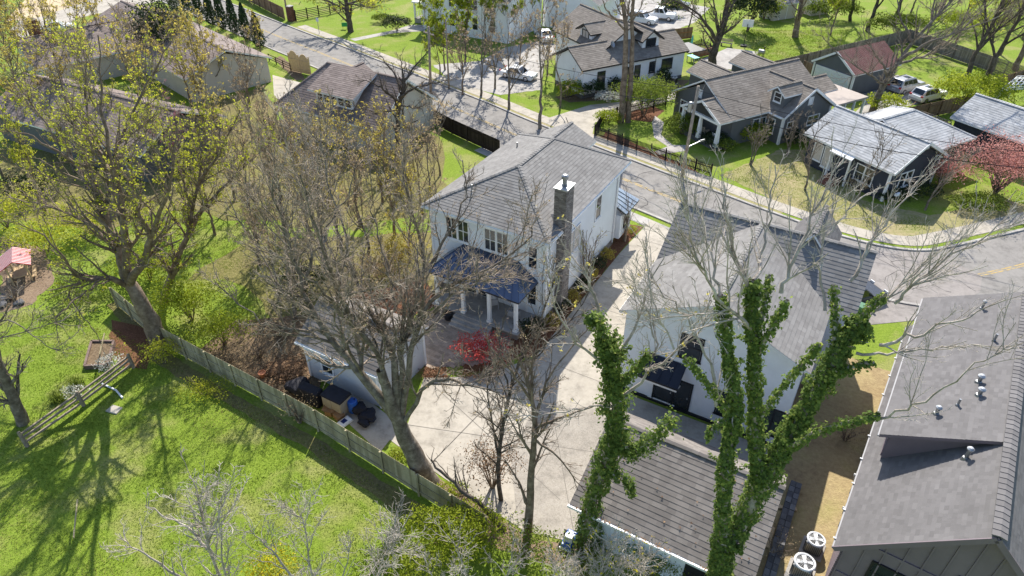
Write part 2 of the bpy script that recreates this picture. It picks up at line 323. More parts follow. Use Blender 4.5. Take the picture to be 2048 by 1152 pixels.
# ------------------------------------------------------------------ roofs, walls, windows
def clip(poly, n, d):
    """part of a convex 2D polygon where n.p <= d"""
    out = []; k = len(poly)
    for i in range(k):
        a, b = poly[i], poly[(i + 1) % k]; da = a[0] * n[0] + a[1] * n[1] - d; db = b[0] * n[0] + b[1] * n[1] - d
        if da <= 1e-9: out.append(a)
        if (da < -1e-9 and db > 1e-9) or (da > 1e-9 and db < -1e-9):
            t = da / (da - db); out.append((a[0] + (b[0] - a[0]) * t, a[1] + (b[1] - a[1]) * t))
    return out
def shingle_face(mb, pts, course=0.26, tab=0.42, lift=0.014, rng=R, lo=0.0, hi=1.0):
    """real overlapping courses of shingles over a planar convex roof face (3D points)"""
    p = [Vector(q) for q in pts]; nrm = (p[1] - p[0]).cross(p[2] - p[0]).normalized()
    if nrm.z < 0: nrm = -nrm
    ex = Vector((0, 0, 1)).cross(nrm)
    ex = ex.normalized() if ex.length > 1e-4 else Vector((1, 0, 0))
    ey = nrm.cross(ex).normalized()                      # up the slope
    o = p[0]; q2 = [((a - o).dot(ex), (a - o).dot(ey)) for a in p]
    ymin = min(a[1] for a in q2); ymax = max(a[1] for a in q2)
    row = 0; y = ymin
    while y < ymax - 0.02:
        y1 = min(y + course, ymax)
        band = clip(clip(q2, (0, -1), -y), (0, 1), y1)
        if len(band) >= 3:
            xs = [a[0] for a in band]; x0, x1 = min(xs), max(xs)
            x = x0 - rng.uniform(0.0, tab)
            while x < x1 - 0.01:
                w = tab * rng.uniform(0.6, 1.35); xe = x + w
                c = clip(clip(band, (-1, 0), -x), (1, 0), xe)
                if len(c) >= 3:
                    tone = rng.betavariate(2.2, 2.6); tone = lo + (hi - lo) * tone
                    lf = lift * rng.uniform(0.8, 1.25)
                    W3 = [o + ex * a + ey * b + nrm * (0.012 + lf * (1 - (b - y) / course)) for a, b in c]
                    mb.poly(W3, tone)
                    lowp = [(a, b) for a, b in c if abs(b - y) < 1e-4]
                    if len(lowp) == 2:
                        a, b = sorted(lowp)
                        A = o + ex * a[0] + ey * a[1]; B = o + ex * b[0] + ey * b[1]; hgt = nrm * (0.012 + lf)
                        mb.poly([A, B, B + hgt, A + hgt], tone * .5)
                x = xe
        y = y1; row += 1
def slab(mb, pts, th=0.16):
    """roof deck under a face: vertical-sided slab"""
    t = [Vector(q) for q in pts]; n = (t[1] - t[0]).cross(t[2] - t[0])
    if n.z < 0: t = t[::-1]
    mb.hexa([q - Vector((0, 0, th)) for q in t], t)
class Roof:
    """deck, shingles and ridge caps of one house"""
    def __init__(s, parent, shingle, fascia='trim_white', course=0.26, tab=0.42, cap=0.30):
        s.p = parent; s.sh = shingle; s.fa = fascia; s.c = course; s.t = tab; s.deck = MB(); s.tiles = MB(); s.caps = []; s.cap = cap
    def face(s, *pts):
        slab(s.deck, pts); shingle_face(s.tiles, pts, s.c, s.t)
    def ridge(s, a, b, w=0.15): s.caps.append((Vector(a), Vector(b), w))
    def gable(s, x0, x1, y0, y1, ze, zr, axis='y', split=0.5):
        if axis == 'y':
            xr = x0 + (x1 - x0) * split
            s.face((x0, y0, ze), (xr, y0, zr), (xr, y1, zr), (x0, y1, ze)); s.face((x1, y0, ze), (x1, y1, ze), (xr, y1, zr), (xr, y0, zr)); s.ridge((xr, y0, zr), (xr, y1, zr))
        else:
            yr = y0 + (y1 - y0) * split
            s.face((x0, y0, ze), (x1, y0, ze), (x1, yr, zr), (x0, yr, zr)); s.face((x0, y1, ze), (x0, yr, zr), (x1, yr, zr), (x1, y1, ze)); s.ridge((x0, yr, zr), (x1, yr, zr))
    def hip(s, x0, x1, y0, y1, ze, zr, axis, h0, h1):
        if axis == 'y':
            xr = (x0 + x1) / 2; a = (xr, y0 + h0, zr); b = (xr, y1 - h1, zr)
            s.face((x0, y0, ze), a, b, (x0, y1, ze)); s.face((x1, y0, ze), (x1, y1, ze), b, a)
            if h0 > .01: s.face((x0, y0, ze), (x1, y0, ze), a); s.ridge((x0, y0, ze), a); s.ridge((x1, y0, ze), a)
            if h1 > .01: s.face((x1, y1, ze), (x0, y1, ze), b); s.ridge((x0, y1, ze), b); s.ridge((x1, y1, ze), b)
        else:
            yr = (y0 + y1) / 2; a = (x0 + h0, yr, zr); b = (x1 - h1, yr, zr)
            s.face((x0, y0, ze), (x1, y0, ze), b, a); s.face((x0, y1, ze), a, b, (x1, y1, ze))
            if h0 > .01: s.face((x0, y1, ze), (x0, y0, ze), a); s.ridge((x0, y0, ze), a); s.ridge((x0, y1, ze), a)
            if h1 > .01: s.face((x1, y0, ze), (x1, y1, ze), b); s.ridge((x1, y0, ze), b); s.ridge((x1, y1, ze), b)
        s.ridge(a, b)
    def finish(s):
        rf = s.deck.build('roof', s.fa, s.p)
        s.tiles.build('shingles', s.sh, rf, kind='stuff')
        me = None
        for a, b, w in s.caps:
            d = b - a; L = d.length; n = max(1, int(round(L / s.cap))); st = L / n
            m = MB(); dz = 0.07 * w / 0.15
            m.hexa([(0, -w, -0.06), (0, 0, 0.0), (0, w, -0.06), (0, w, -0.11), (0, 0, -.05), (0, -w, -0.11)],
                   [(st * 1.12, -w, -0.085), (st * 1.12, 0, -0.025), (st * 1.12, w, -0.085), (st * 1.12, w, -0.135), (st * 1.12, 0, -.075), (st * 1.12, -w, -0.135)])
            me = [m.mesh('ridge_cap', s.sh)]
            for tn in (0.25, 0.85):
                c = me[0].copy(); c.attributes['tone'].data.foreach_set('value', [tn] * len(c.polygons)); me.append(c)
            q = d.to_track_quat('X', 'Z').to_euler()
            for i in range(n):
                o = inst('ridge_cap', R.choice(me), rf, a + d * (i / n) + Vector((0, 0, 0.105)), rot=q)
        s.rf = rf
        return rf
def lap_siding(mb, o, ex, poly, course=0.17, lift=0.022):
    """horizontal clapboards over a convex wall polygon given as (along, up) pairs"""
    o = Vector(o); ex = Vector(ex).normalized(); nrm = ex.cross(Vector((0, 0, 1)))
    y = min(b for a, b in poly); ymax = max(b for a, b in poly)
    while y < ymax - 0.01:
        y1 = min(y + course, ymax); c = clip(clip(poly, (0, -1), -y), (0, 1), y1)
        if len(c) >= 3:
            tn = R.random()
            mb.poly([o + ex * a + Vector((0, 0, b)) + nrm * (0.006 + lift * (1 - (b - y) / course)) for a, b in c], tn)
            lowp = sorted([(a, b) for a, b in c if abs(b - y) < 1e-5])
            if len(lowp) == 2:
                A, B = [o + ex * a + Vector((0, 0, b)) for a, b in lowp]; mb.poly([A, B, B + nrm * (0.006 + lift), A + nrm * (0.006 + lift)][::-1], 0)
        y = y1
class Wall:
    """a wall face in a house: origin o, direction ex, outward normal = ex x up"""
    def __init__(s, parent, o, ex):
        s.p = parent; s.o = Vector(o); s.ex = Vector(ex).normalized(); s.n = s.ex.cross(Vector((0, 0, 1)))
        s.rz = math.atan2(s.ex.y, s.ex.x)
    def at(s, a, z, d=0.0): return s.o + s.ex * a + Vector((0, 0, z)) + s.n * d
    def part(s, mb, name, mats, a, z, d=0.0, parent=None, **k):
        o = mb.build(name, mats, parent or s.p, **k); o.location = s.at(a, z, d); o.rotation_euler = (0, 0, s.rz); return o
    def window(s, a, z, w, h, frame='trim_white', glass='glass', cols=1, rows=2, trim=0.09, sill=True, name='window'):
        f = MB()      # local: x along the wall, -y outwards
        for x0, x1, z0, z1 in ((-trim, 0, -trim, h + trim), (w, w + trim, -trim, h + trim), (0, w, -trim, 0), (0, w, h, h + trim)):
            f.box(x0, -0.075, z0, x1, 0.01, z1)
        wd = s.part(f, name, frame, a, z)
        pw = w / cols; ph = h / rows
        bars = MB()
        for i in range(1, cols): bars.box(i * pw - 0.025, -0.058, 0, i * pw + 0.025, 0, h)
        for j in range(1, rows): bars.box(0, -0.054, j * ph - 0.025, w, 0, j * ph + 0.025)
        if bars.v: b = bars.build('muntin', frame, wd)
        for i in range(cols):
            for j in range(rows):
                MB().box(i * pw + 0.02, -0.035, j * ph + 0.02, (i + 1) * pw - 0.02, -0.01, (j + 1) * ph - 0.02).build('pane', glass, wd)
        if sill: MB().box(-trim - 0.04, -0.12, -trim - 0.05, w + trim + 0.04, 0.0, -trim).build('sill', frame, wd)
        return wd
    def door(s, a, z, w, h, mat='trim_black', frame='trim_white'):
        f = MB()
        for x0, x1, z0, z1 in ((-.1, 0, 0, h + .1), (w, w + .1, 0, h + .1), (0, w, h, h + .1)): f.box(x0, -0.08, z0, x1, 0.01, z1)
        d = s.part(f, 'door', frame, a, z)
        l = MB().box(0.01, -0.045, 0.02, w - 0.01, -0.005, h - 0.01)
        l.build('leaf', mat, d); MB().box(w - .14, -.10, h * .46, w - .08, -.045, h * .46 + .12).build('handle', 'metal_bright', d)
        return d
def gable_poly(w, ze, zr, z0=0.0, split=0.5):
    return [(0, z0), (w, z0), (w, ze), (w * split, zr), (0, ze)]
def prism_walls(parent, x0, x1, y0, y1, ze, zr=None, axis='y', mat='siding_white', siding=True, z0=0.0, split=0.5, course=0.17, faces='LRFB', name='wall'):
    """solid body plus clapboards; returns walls dict F (y0), B (y1), L (x0), R (x1)"""
    zr = ze if zr is None else zr
    b = MB()
    if axis == 'y':
        pf = [(x0, z0), (x1, z0), (x1, ze), (x0 + (x1 - x0) * split, zr), (x0, ze)] if zr > ze else [(x0, z0), (x1, z0), (x1, ze), (x0, ze)]
        b.hexa([(x, y0, z) for x, z in pf], [(x, y1, z) for x, z in pf])
    else:
        pf = [(y0, z0), (y1, z0), (y1, ze), (y0 + (y1 - y0) * split, zr), (y0, ze)] if zr > ze else [(y0, z0), (y1, z0), (y1, ze), (y0, ze)]
        b.hexa([(x0, y, z) for y, z in pf][::-1], [(x1, y, z) for y, z in pf][::-1])
    wl = b.build(name, mat, parent)
    ws = dict(F=Wall(parent, (x0, y0, 0), (1, 0, 0)), B=Wall(parent, (x1, y1, 0), (-1, 0, 0)), L=Wall(parent, (x0, y1, 0), (0, -1, 0)), R=Wall(parent, (x1, y0, 0), (0, 1, 0)))
    if siding:
        m = MB()
        for k in faces:
            w = ws[k]; L = (x1 - x0) if k in 'FB' else (y1 - y0); gab = (k in 'FB') == (axis == 'y')
            pl = gable_poly(L, ze, zr, z0, split) if gab and zr > ze else [(0, z0), (L, z0), (L, ze), (0, ze)]
            lap_siding(m, w.o, w.ex, pl, course)
        m.build('siding', mat, wl, kind='stuff')
    return ws, wl
def corner_boards(parent, x0, x1, y0, y1, z0, z1, mat='trim_white', which='abcd', w=0.12):
    for k, (x, y) in zip('abcd', ((x0, y0), (x1, y0), (x1, y1), (x0, y1))):
        if k in which: MB().box(x - w / 2 - .02, y - w / 2 - .02, z0, x + w / 2 + .02, y + w / 2 + .02, z1).build('corner_board', mat, parent)
def brick_box(parent, x0, y0, z0, x1, y1, z1, mat='brick_grey', bw=0.30, bh=0.11, name='chimney', faces='LRFB', core='joint_dark'):
    """masonry body with real bricks proud of recessed joints"""
    ch = MB().box(x0, y0, z0, x1, y1, z1).build(name, core, parent)
    m = MB(); j = 0.012; d = 0.018
    for k in faces:
        o, ex, L = {'F': ((x0, y0), (1, 0), x1 - x0), 'R': ((x1, y0), (0, 1), y1 - y0), 'B': ((x1, y1), (-1, 0), x1 - x0), 'L': ((x0, y1), (0, -1), y1 - y0)}[k]
        nx, ny = ex[1], -ex[0]; z = z0; r = 0
        while z < z1 - 0.02:
            x = -(r % 2) * bw * 0.5
            while x < L - 0.01:
                a = max(0, x) + j / 2; b = min(L, x + bw) - j / 2
                if b - a > 0.03:
                    e = d * R.uniform(.7, 1.3); zt = min(z + bh - j, z1)
                    c = [(o[0] + ex[0] * q, o[1] + ex[1] * q) for q in (a, b)]
                    f = [(p[0] + nx * e, p[1] + ny * e) for p in c]
                    tn = R.random()
                    m.poly([(*f[0], z), (*f[1], z), (*f[1], zt), (*f[0], zt)], tn); m.poly([(*c[0], zt), (*f[0], zt), (*f[1], zt), (*c[1], zt)], tn)
                    m.poly([(*c[0], z), (*f[0], z), (*f[0], zt), (*c[0], zt)], tn); m.poly([(*f[1], z), (*c[1], z), (*c[1], zt), (*f[1], zt)], tn)
                x += bw
            z += bh; r += 1
    m.build('bricks', mat, ch, kind='stuff')
    return ch
def seam_panels(parent, quad, n, mat, name='metal_roof', th=0.05):
    """standing-seam roof: each pan its own part, folded seam along one edge; quad = (eaveL, eaveR, topR, topL)"""
    a, b, c, d = [Vector(q) for q in quad]
    rf = MB(); nn = (b - a).cross(d - a).normalized()
    if nn.z < 0: nn = -nn
    rf.hexa([q - Vector((0, 0, .12)) for q in (a, b, c, d)], [q - nn * .004 for q in (a, b, c, d)]); r = rf.build(name, 'trim_black', parent)
    for i in range(n):
        p0, p1 = a.lerp(b, i / n), a.lerp(b, (i + 1) / n); q0, q1 = d.lerp(c, i / n), d.lerp(c, (i + 1) / n)
        m = MB(); s = (p1 - p0) * 0.01
        m.hexa([p0 + s, p1 - s, q1 - (q1 - q0) * .01, q0 + (q1 - q0) * .01], [p0 + s + nn * .01, p1 - s + nn * .01, q1 - (q1 - q0) * .01 + nn * .01, q0 + (q1 - q0) * .01 + nn * .01])
        if (q1 - q0).length > .05: m.bar(p0 + nn * .03, q0 + nn * .03, 0.03, 0.06, up=nn)
        m.build('roof_panel', mat, r)
    return r
# ------------------------------------------------------------------ the setting: ground, road, walks, drives, beds
def struct(name, mb, mat, z=0.0):
    o = mb.build(name, mat); o.location.z = z; o['kind'] = 'structure'; return o
def sheet(name, pts, mat, z, jit=0.0, step=0.5):
    """flat sheet from ground points (x, y); jit frays its edge"""
    out = []; k = len(pts); step = max(step, jit * 3.2)
    for i in range(k):
        a = Vector(pts[i][:2]); b = Vector(pts[(i + 1) % k][:2]); n = max(1, int((b - a).length / step)) if jit else 1
        for j in range(n):
            q = a.lerp(b, j / n)
            if jit: q = q + Vector((R.uniform(-jit, jit), R.uniform(-jit, jit)))
            out.append((q.x, q.y, 0))
    m = MB(); m.v = list(out); m.f = [tuple(t) for t in tessellate_polygon([[Vector(q) for q in out]])]
    m.f = [f if (Vector(out[f[1]]) - Vector(out[f[0]])).cross(Vector(out[f[2]]) - Vector(out[f[0]])).z > 0 else f[::-1] for f in m.f]; m.t = [0.5] * len(m.f); m.m = [0] * len(m.f)
    return struct(name, m, mat, z)
def pxs(*pts): return [P(*p) for p in pts]
g = MB(); N = 60
gx = np.concatenate([np.linspace(-2500, -130, 8), np.linspace(-120, 120, N), np.linspace(130, 2500, 8)])
gy = np.concatenate([np.linspace(-600, -10, 6), np.linspace(0, 200, N), np.linspace(220, 3000, 8)])
g.v = [(float(x), float(y), 0.0) for y in gy for x in gx]; nx_ = len(gx)
g.f = [(j * nx_ + i, j * nx_ + i + 1, (j + 1) * nx_ + i + 1, (j + 1) * nx_ + i) for j in range(len(gy) - 1) for i in range(nx_ - 1)]
g.t = [0.5] * len(g.f); g.m = [0] * len(g.f)
struct('ground', g, 'lawn')
def catmull(pts, n=8):
    p = [Vector(q) for q in pts]; p = [p[0] * 2 - p[1]] + p + [p[-1] * 2 - p[-2]]; out = []
    for i in range(1, len(p) - 2):
        for k in range(n):
            t = k / n
            out.append(0.5 * ((2 * p[i]) + (-p[i - 1] + p[i + 1]) * t + (2 * p[i - 1] - 5 * p[i] + 4 * p[i + 1] - p[i + 2]) * t * t + (-p[i - 1] + 3 * p[i] - 3 * p[i + 1] + p[i + 2]) * t ** 3))
    return out + [p[-2]]
road_c = catmull([(-130, 198), (-80, 149), (-36.3, 105.2), (-26.1, 95.2), (-7.4, 76.4), (0.2, 68.3), (11.2, 57.4), (15.2, 53.6), (20, 49.0), (24.8, 44.9), (29, 42.6), (33, 41.9), (37, 42.8), (45, 45.6), (80, 58), (140, 80)], 8)
def offs(line, d):
    out = []
    for i, q in enumerate(line):
        t = (line[min(i + 1, len(line) - 1)] - line[max(i - 1, 0)]).normalized(); n = Vector((-t.y, t.x)); out.append(q + n * d)
    return out
def strip(name, line, d0, d1, mat, z, i0=0, i1=None, h=0.0):
    a = offs(line, d0)[i0:i1]; b = offs(line, d1)[i0:i1]; m = MB()
    for i in range(len(a) - 1):
        m.poly([(b[i].x, b[i].y, h), (a[i].x, a[i].y, h), (a[i + 1].x, a[i + 1].y, h), (b[i + 1].x, b[i + 1].y, h)][::-1] if d1 > d0 else [(a[i].x, a[i].y, h), (b[i].x, b[i].y, h), (b[i + 1].x, b[i + 1].y, h), (a[i + 1].x, a[i + 1].y, h)][::-1])
        if h:
            for e in (a, b): m.poly([(e[i].x, e[i].y, 0), (e[i + 1].x, e[i + 1].y, 0), (e[i + 1].x, e[i + 1].y, h), (e[i].x, e[i].y, h)])
    return struct(name, m, mat, z)
strip('road', road_c, -3.7, 3.7, 'asphalt', 0.012)
strip('centre_line', road_c, 0.05, 0.17, 'yellow_line', 0.017); strip('centre_line', road_c, -0.17, -0.05, 'yellow_line', 0.017)
strip('kerb', road_c, 3.7, 3.95, 'concrete_old', 0.0, h=0.12); strip('kerb', road_c, -3.95, -3.7, 'concrete_old', 0.0, h=0.10)
strip('verge', road_c, 3.95, 4.55, 'lawn_tan', 0.015, 16, 66)
strip('sidewalk', road_c, 4.5, 6.0, 'concrete', 0.03, 16, None)
strip('sidewalk', road_c, -5.7, -4.5, 'concrete_old', 0.02, 40, 60)
# joints across the far sidewalk
jm = MB(); a_, b_ = offs(road_c, 4.52), offs(road_c, 5.98); acc = 0.0
for i in range(16, len(a_) - 1):
    L = (a_[i + 1] - a_[i]).length
    if L > 6: continue
    while acc < L:
        p, q = a_[i].lerp(a_[i + 1], acc / L), b_[i].lerp(b_[i + 1], acc / L); d = (q - p).normalized(); n = Vector((-d.y, d.x)) * 0.012
        jm.poly([(p + n).to_3d(), (p - n).to_3d(), (q - n).to_3d(), (q + n).to_3d()]); acc += 1.5
    acc -= L
struct('sidewalk_joints', jm, 'joint_dark', 0.034)
# main drive beside the hip-roofed house and the parking court behind it
MO, MAZ = Vector((2.2, 36.5)), 30.0
def loc2(O, az, x, y):
    a = math.radians(az); return (O[0] + x * math.cos(a) + y * math.sin(a), O[1] - x * math.sin(a) + y * math.cos(a))
def ML(x, y): return loc2(MO, MAZ, x, y)
H2O = Vector((6.1, 30.4))
def HL(x, y): return loc2(H2O, 30.0, x, y)
sheet('driveway', [ML(1.1, -3.4), ML(1.1, 10.8), ML(1.4, 17.0), ML(6.6, 14.6), ML(6.7, -3.4)], 'concrete', 0.024)
sheet('parking_court', pxs((1000, 738), (930, 754), (848, 756), (815, 850), (800, 895), (900, 965), (1050, 1064), (1150, 1085)) + [HL(4.5, -10.6), HL(2.6, -4.0), ML(6.7, -3.4), ML(1.1, -3.4)], 'concrete', 0.022)
sheet('court_apron', pxs((1080, 800), (1020, 900), (1035, 1050), (1150, 1083)) + [HL(3.2, -10.6), HL(2.6, -4.0), HL(1.6, -2.4)], 'concrete_speckled', 0.027)
# saw-cut joints in drive and court
jm = MB()
def joint(a, b, w=0.03):
    a = Vector(a[:2]); b = Vector(b[:2]); d = (b - a).normalized(); n = Vector((-d.y, d.x)) * w / 2
    jm.poly([(a + n).to_3d(), (a - n).to_3d(), (b - n).to_3d(), (b + n).to_3d()])
for y in (-3.3, 0.2, 3.6, 7.2, 10.6, 13.6): joint(ML(1.1, y), ML(6.6, y))
joint(P(815, 850), P(1190, 905)); joint(P(900, 965), P(1100, 735)); joint(P(850, 756), P(1120, 1000)); joint(P(1020, 1040), P(1160, 800)); joint(P(960, 1005), P(1050, 905)); joint(P(1000, 740), P(930, 985)); joint(P(860, 930), P(985, 800)); joint(P(1090, 740), P(1150, 1080)); joint(ML(1.1, -3.3), P(860, 930))
struct('driveway_joints', jm, 'joint_dark', 0.031)
# tar-sealed cracks wandering over the road
cm = MB()
for k in range(46):
    i = R.randrange(17, 90); a = offs(road_c, R.uniform(-3.4, 3.4))[i]; d = R.uniform(0, 6.28) if k % 3 else math.atan2(road_c[i + 1].y - road_c[i].y, road_c[i + 1].x - road_c[i].x)
    for j in range(R.randrange(4, 16)):
        d += R.gauss(0, .35); b = a + Vector((math.cos(d), math.sin(d))) * R.uniform(.3, .7); n = Vector((-math.sin(d), math.cos(d))) * R.uniform(.012, .03)
        if min((b - q).length for q in road_c[max(0, i - 3):i + 4]) > 3.5: break
        cm.poly([(a - n).to_3d(), (b - n).to_3d(), (b + n).to_3d(), (a + n).to_3d()]); a = b
struct('road_cracks', cm, 'black_rubber', 0.0215)
sheet('side_patio', pxs((640, 795), (700, 772), (800, 850), (835, 900), (800, 895), (780, 880), (760, 905)), 'concrete', 0.02)
sheet('back_walk', [HL(0.4, -0.1), HL(10.2, -0.1), HL(10.2, -4.2), HL(2.4, -4.2)], 'concrete', 0.03)
# beds
sheet('mulch_bed', [ML(0.0, -1.2), ML(0.0, 11.9), ML(-0.5, 15.2), ML(1.2, 15.6), ML(1.08, 11.4), ML(1.08, -3.0), ML(0.2, -4.2)], 'mulch', 0.016, 0.05)
sheet('mulch_bed', pxs((930, 745), (1000, 740), (1100, 660), (1075, 645), (1030, 670), (960, 660), (915, 700)), 'mulch', 0.021, 0.05)
sheet('mulch_bed', pxs((848, 756), (895, 754), (890, 720), (848, 700)), 'mulch', 0.021, 0.05)
sheet('mulch_bed', pxs((700, 590), (850, 560), (880, 610), (800, 640), (690, 640)), 'mulch', 0.014, 0.08)
sheet('mulch_bed', pxs((400, 700), (470, 640), (640, 630), (640, 790), (600, 812), (480, 760)), 'litter', 0.011, 0.15)
sheet('mulch_bed', pxs((225, 640), (300, 660), (320, 690), (290, 740), (240, 730), (215, 690)), 'mulch', 0.012, 0.10)
sheet('mulch_bed', pxs((1190, 290), (1380, 350), (1400, 345), (1215, 262)), 'mulch', 0.012, 0.1)
sheet('mulch_bed', pxs((1215, 232), (1300, 245), (1330, 222), (1290, 205), (1205, 225)), 'mulch', 0.013, 0.1)
sheet('mulch_bed', pxs((1110, 195), (1140, 205), (1350, 190), (1380, 160), (1160, 165)), 'litter', 0.011, 0.12)
sheet('soil_patch', pxs((0, 470), (90, 500), (110, 560), (60, 610), (0, 625)), 'bare_soil', 0.011, 0.15)
sheet('soil_patch', pxs((870, 950), (1060, 1075), (1180, 1095), (1180, 1160), (960, 1080), (860, 985)), 'bare_soil', 0.013, 0.12)
sheet('leaf_strip', pxs((240, 600), (330, 700), (470, 790), (640, 880), (800, 985), (900, 1045), (870, 1075), (760, 1000), (600, 890), (420, 790), (300, 720), (215, 610)), 'thicket_floor', 0.010, 0.08)
sheet('ivy_ground', pxs((370, 560), (520, 470), (900, 470), (880, 600), (700, 640), (560, 690), (520, 600), (440, 560)), 'thicket_floor', 0.009, 0.5)
sheet('wood_floor', pxs((300, 420), (330, 260), (560, 240), (880, 270), (900, 400), (720, 460), (500, 440)), 'thicket_floor', 0.007, 0.6)
sheet('wood_floor', pxs((0, 430), (0, 300), (130, 300), (280, 255), (520, 175), (560, 212), (545, 330), (330, 420), (180, 470)), 'thicket_floor', 0.006, 0.5)
sheet('dry_yard', [loc2((13.1, 16.2), 33.5, x, y) for x, y in ((-4.6, -3), (-4.3, 5), (-4.0, 12), (-4.0, 19), (0.6, 19), (0.8, 8), (0.6, 0), (0.5, -3))], 'dead_grass', 0.010, 0.06)
sheet('soil_patch', [loc2((13.1, 16.2), 33.5, x, y) for x, y in ((-5.2, -3), (-4.6, 6.5), (-3.3, 6.3), (-2.6, 2), (-2.4, -3))], 'litter', 0.016, 0.1)
sheet('front_yard', pxs((1440, 350), (1560, 300), (1640, 300), (1720, 400), (1860, 430), (2010, 400), (2048, 410), (2048, 425), (1860, 470), (1760, 474), (1690, 462), (1560, 405)), 'lawn_tan', 0.008, 0.15)
sheet('parking_pad', pxs((1705, 500), (1868, 504), (1964, 553), (1960, 585), (1840, 640), (1740, 650), (1690, 610)), 'concrete_pink', 0.02)
sheet('garden_walk', pxs((1310, 232), (1328, 245), (1322, 270), (1345, 290), (1385, 291), (1370, 302), (1318, 310), (1310, 303), (1335, 293), (1308, 275), (1304, 245)), 'concrete_old', 0.018)
sheet('side_drive', pxs((1090, 238), (1180, 210), (1330, 195), (1345, 180), (1360, 195), (1250, 228), (1190, 245), (1185, 268), (1120, 262)), 'concrete', 0.014)
sheet('gravel_drive', pxs((865, 130), (960, 122), (1010, 95), (1080, 82), (1130, 92), (1090, 120), (1080, 180), (1000, 190), (905, 165)), 'concrete_old', 0.013, 0.1)
sheet('gravel_drive', pxs((1260, 60), (1330, 68), (1390, 45), (1420, 15), (1330, 0), (1220, 0), (1230, 40)), 'concrete_old', 0.013, 0.1)
sheet('terrace', pxs((1405, 118), (1455, 96), (1520, 104), (1470, 140), (1420, 135)), 'concrete_old', 0.014)
sheet('rear_drive', pxs((1660, 180), (1795, 150), (1870, 175), (1890, 198), (1800, 215), (1735, 250), (1690, 245), (1730, 205)), 'concrete_old', 0.014)
sheet('front_walk', pxs((710, 82), (790, 66), (850, 62), (850, 50), (820, 50), (790, 60), (700, 78)), 'concrete_old', 0.016)
sheet('left_drive', pxs((40, 75), (110, 60), (160, 35), (330, 0), (200, -15), (60, 20), (20, 60)), 'concrete', 0.012)
sheet('left_drive', pxs((545, 150), (600, 165), (612, 170), (560, 205), (548, 190)), 'concrete', 0.012)
sheet('sand_court', pxs((10, 42), (60, 40), (160, 8), (190, -20), (60, -10)), 'sand', 0.014)
sheet('court_left', pxs((80, 225), (95, 170), (150, 160), (230, 190), (200, 215), (130, 230)), 'sand', 0.012)
sheet('mulch_bed', pxs((548, 118), (590, 160), (612, 160), (600, 140), (560, 112)), 'litter', 0.013, 0.1)
# brick paver patio: every paver its own piece, in a running bond that follows the house
pat = sheet('paver_patio', [ML(-7.4, -2.3), ML(-1.0, -2.3), ML(-0.6, -4.1), ML(-1.6, -5.6), ML(-4.4, -7.8), ML(-6.2, -6.4), ML(-7.4, -4.0)], 'joint_dark', 0.019)
PB = [(-7.4, -2.4), (-1.0, -2.4), (-0.6, -4.1), (-1.6, -5.6), (-4.4, -7.8), (-6.2, -6.4), (-7.4, -4.0)]
def inside(pl, x, y):
    c = False; k = len(pl)
    for i in range(k):
        (a, b), (d, e) = pl[i], pl[(i + 1) % k]
        if (b > y) != (e > y) and x < (d - a) * (y - b) / (e - b) + a: c = not c
    return c
pm = []
for tn in (0.1, 0.35, 0.5, 0.65, 0.9): pm.append(MB().box(-0.185, -0.115, 0, 0.185, 0.115, 0.02, tn).mesh('paver', 'paver'))
row = 0; cnt = 0; y = -7.7
while y < -2.4:
    x = -7.3 + (row % 2) * 0.19
    while x < -0.7:
        if inside(PB, x, y) and cnt < 300:
            w = loc2(MO, MAZ, x, y); inst('paver', R.choice(pm), pat, (w[0], w[1], 0.0), -math.radians(MAZ)); cnt += 1
        x += 0.385
    y += 0.245; row += 1
# ------------------------------------------------------------------ houses on the near side
# hip-roofed two-storey house
h1 = thing('main_house', 'two-storey pale house with grey hip roof, brick chimney and navy metal porch roof', 'house', (MO.x, MO.y, 0), MAZ)
MB().box(-8.95, 0.05, 0, -0.05, 11.75, 0.62).build('foundation', 'stone_dark', h1)
ws, wl = prism_walls(h1, -9.0, 0.0, 0.0, 11.8, 6.85, mat='siding_pale', siding=True, z0=0.55, faces='FL', course=0.17)
brick_box(wl, -8.96, 0.0, 0.0, 0.02, 11.82, 0.56, 'brick_grey', 0.4, 0.14, 'foundation_course', 'FR')
corner_boards(h1, -9.0, 0.0, 0.0, 11.8, 0.55, 6.8, which='abcd')
rf = Roof(h1, 'shingle_grey', 'gutter_white', 0.24, 0.32)
rf.hip(-9.4, 0.4, -0.45, 13.1, 6.95, 9.05, 'y', 4.8, 3.6); rf.finish()
for x, y, z in ((-7.4, 9.2, 7.75), (-6.6, 1.6, 7.85)):
    MB().lathe([(0.09, z - .2), (0.09, z + .02), (0.055, z + .03), (0.055, z + .45)], 10, (x, y)).build('vent_pipe', 'metal_grey', rf.rf)
for x0, y0, x1, y1 in ((-9.46, -0.5, 0.46, -0.40), (0.36, -0.4, 0.46, 13.05), (-9.46, -0.4, -9.36, 13.05)):
    MB().box(x0, y0, 6.74, x1, y1, 6.86).build('gutter', 'gutter_white', h1)
MB().box(-9.3, 11.8, 6.70, 0.3, 13.0, 6.76).build('soffit', 'trim_white', h1)
MB().bar((0.07, 11.6, 0.3), (0.07, 11.6, 6.7), 0.09).build('downspout', 'gutter_white', h1)
ch = brick_box(h1, -0.30, 1.45, 0.0, 0.52, 2.55, 9.75, 'brick_grey', 0.24, 0.085)
MB().box(-0.37, 1.38, 9.75, 0.59, 2.62, 9.83).build('cap', 'metal_bright', ch)
MB().lathe([(0.20, 9.83), (0.20, 9.90), (0.15, 9.92), (0.15, 10.3), (0.22, 10.31), (0.22, 10.5), (0.12, 10.58), (0, 10.6)], 14, (0.11, 2.0)).build('flue', 'metal_grey', ch)
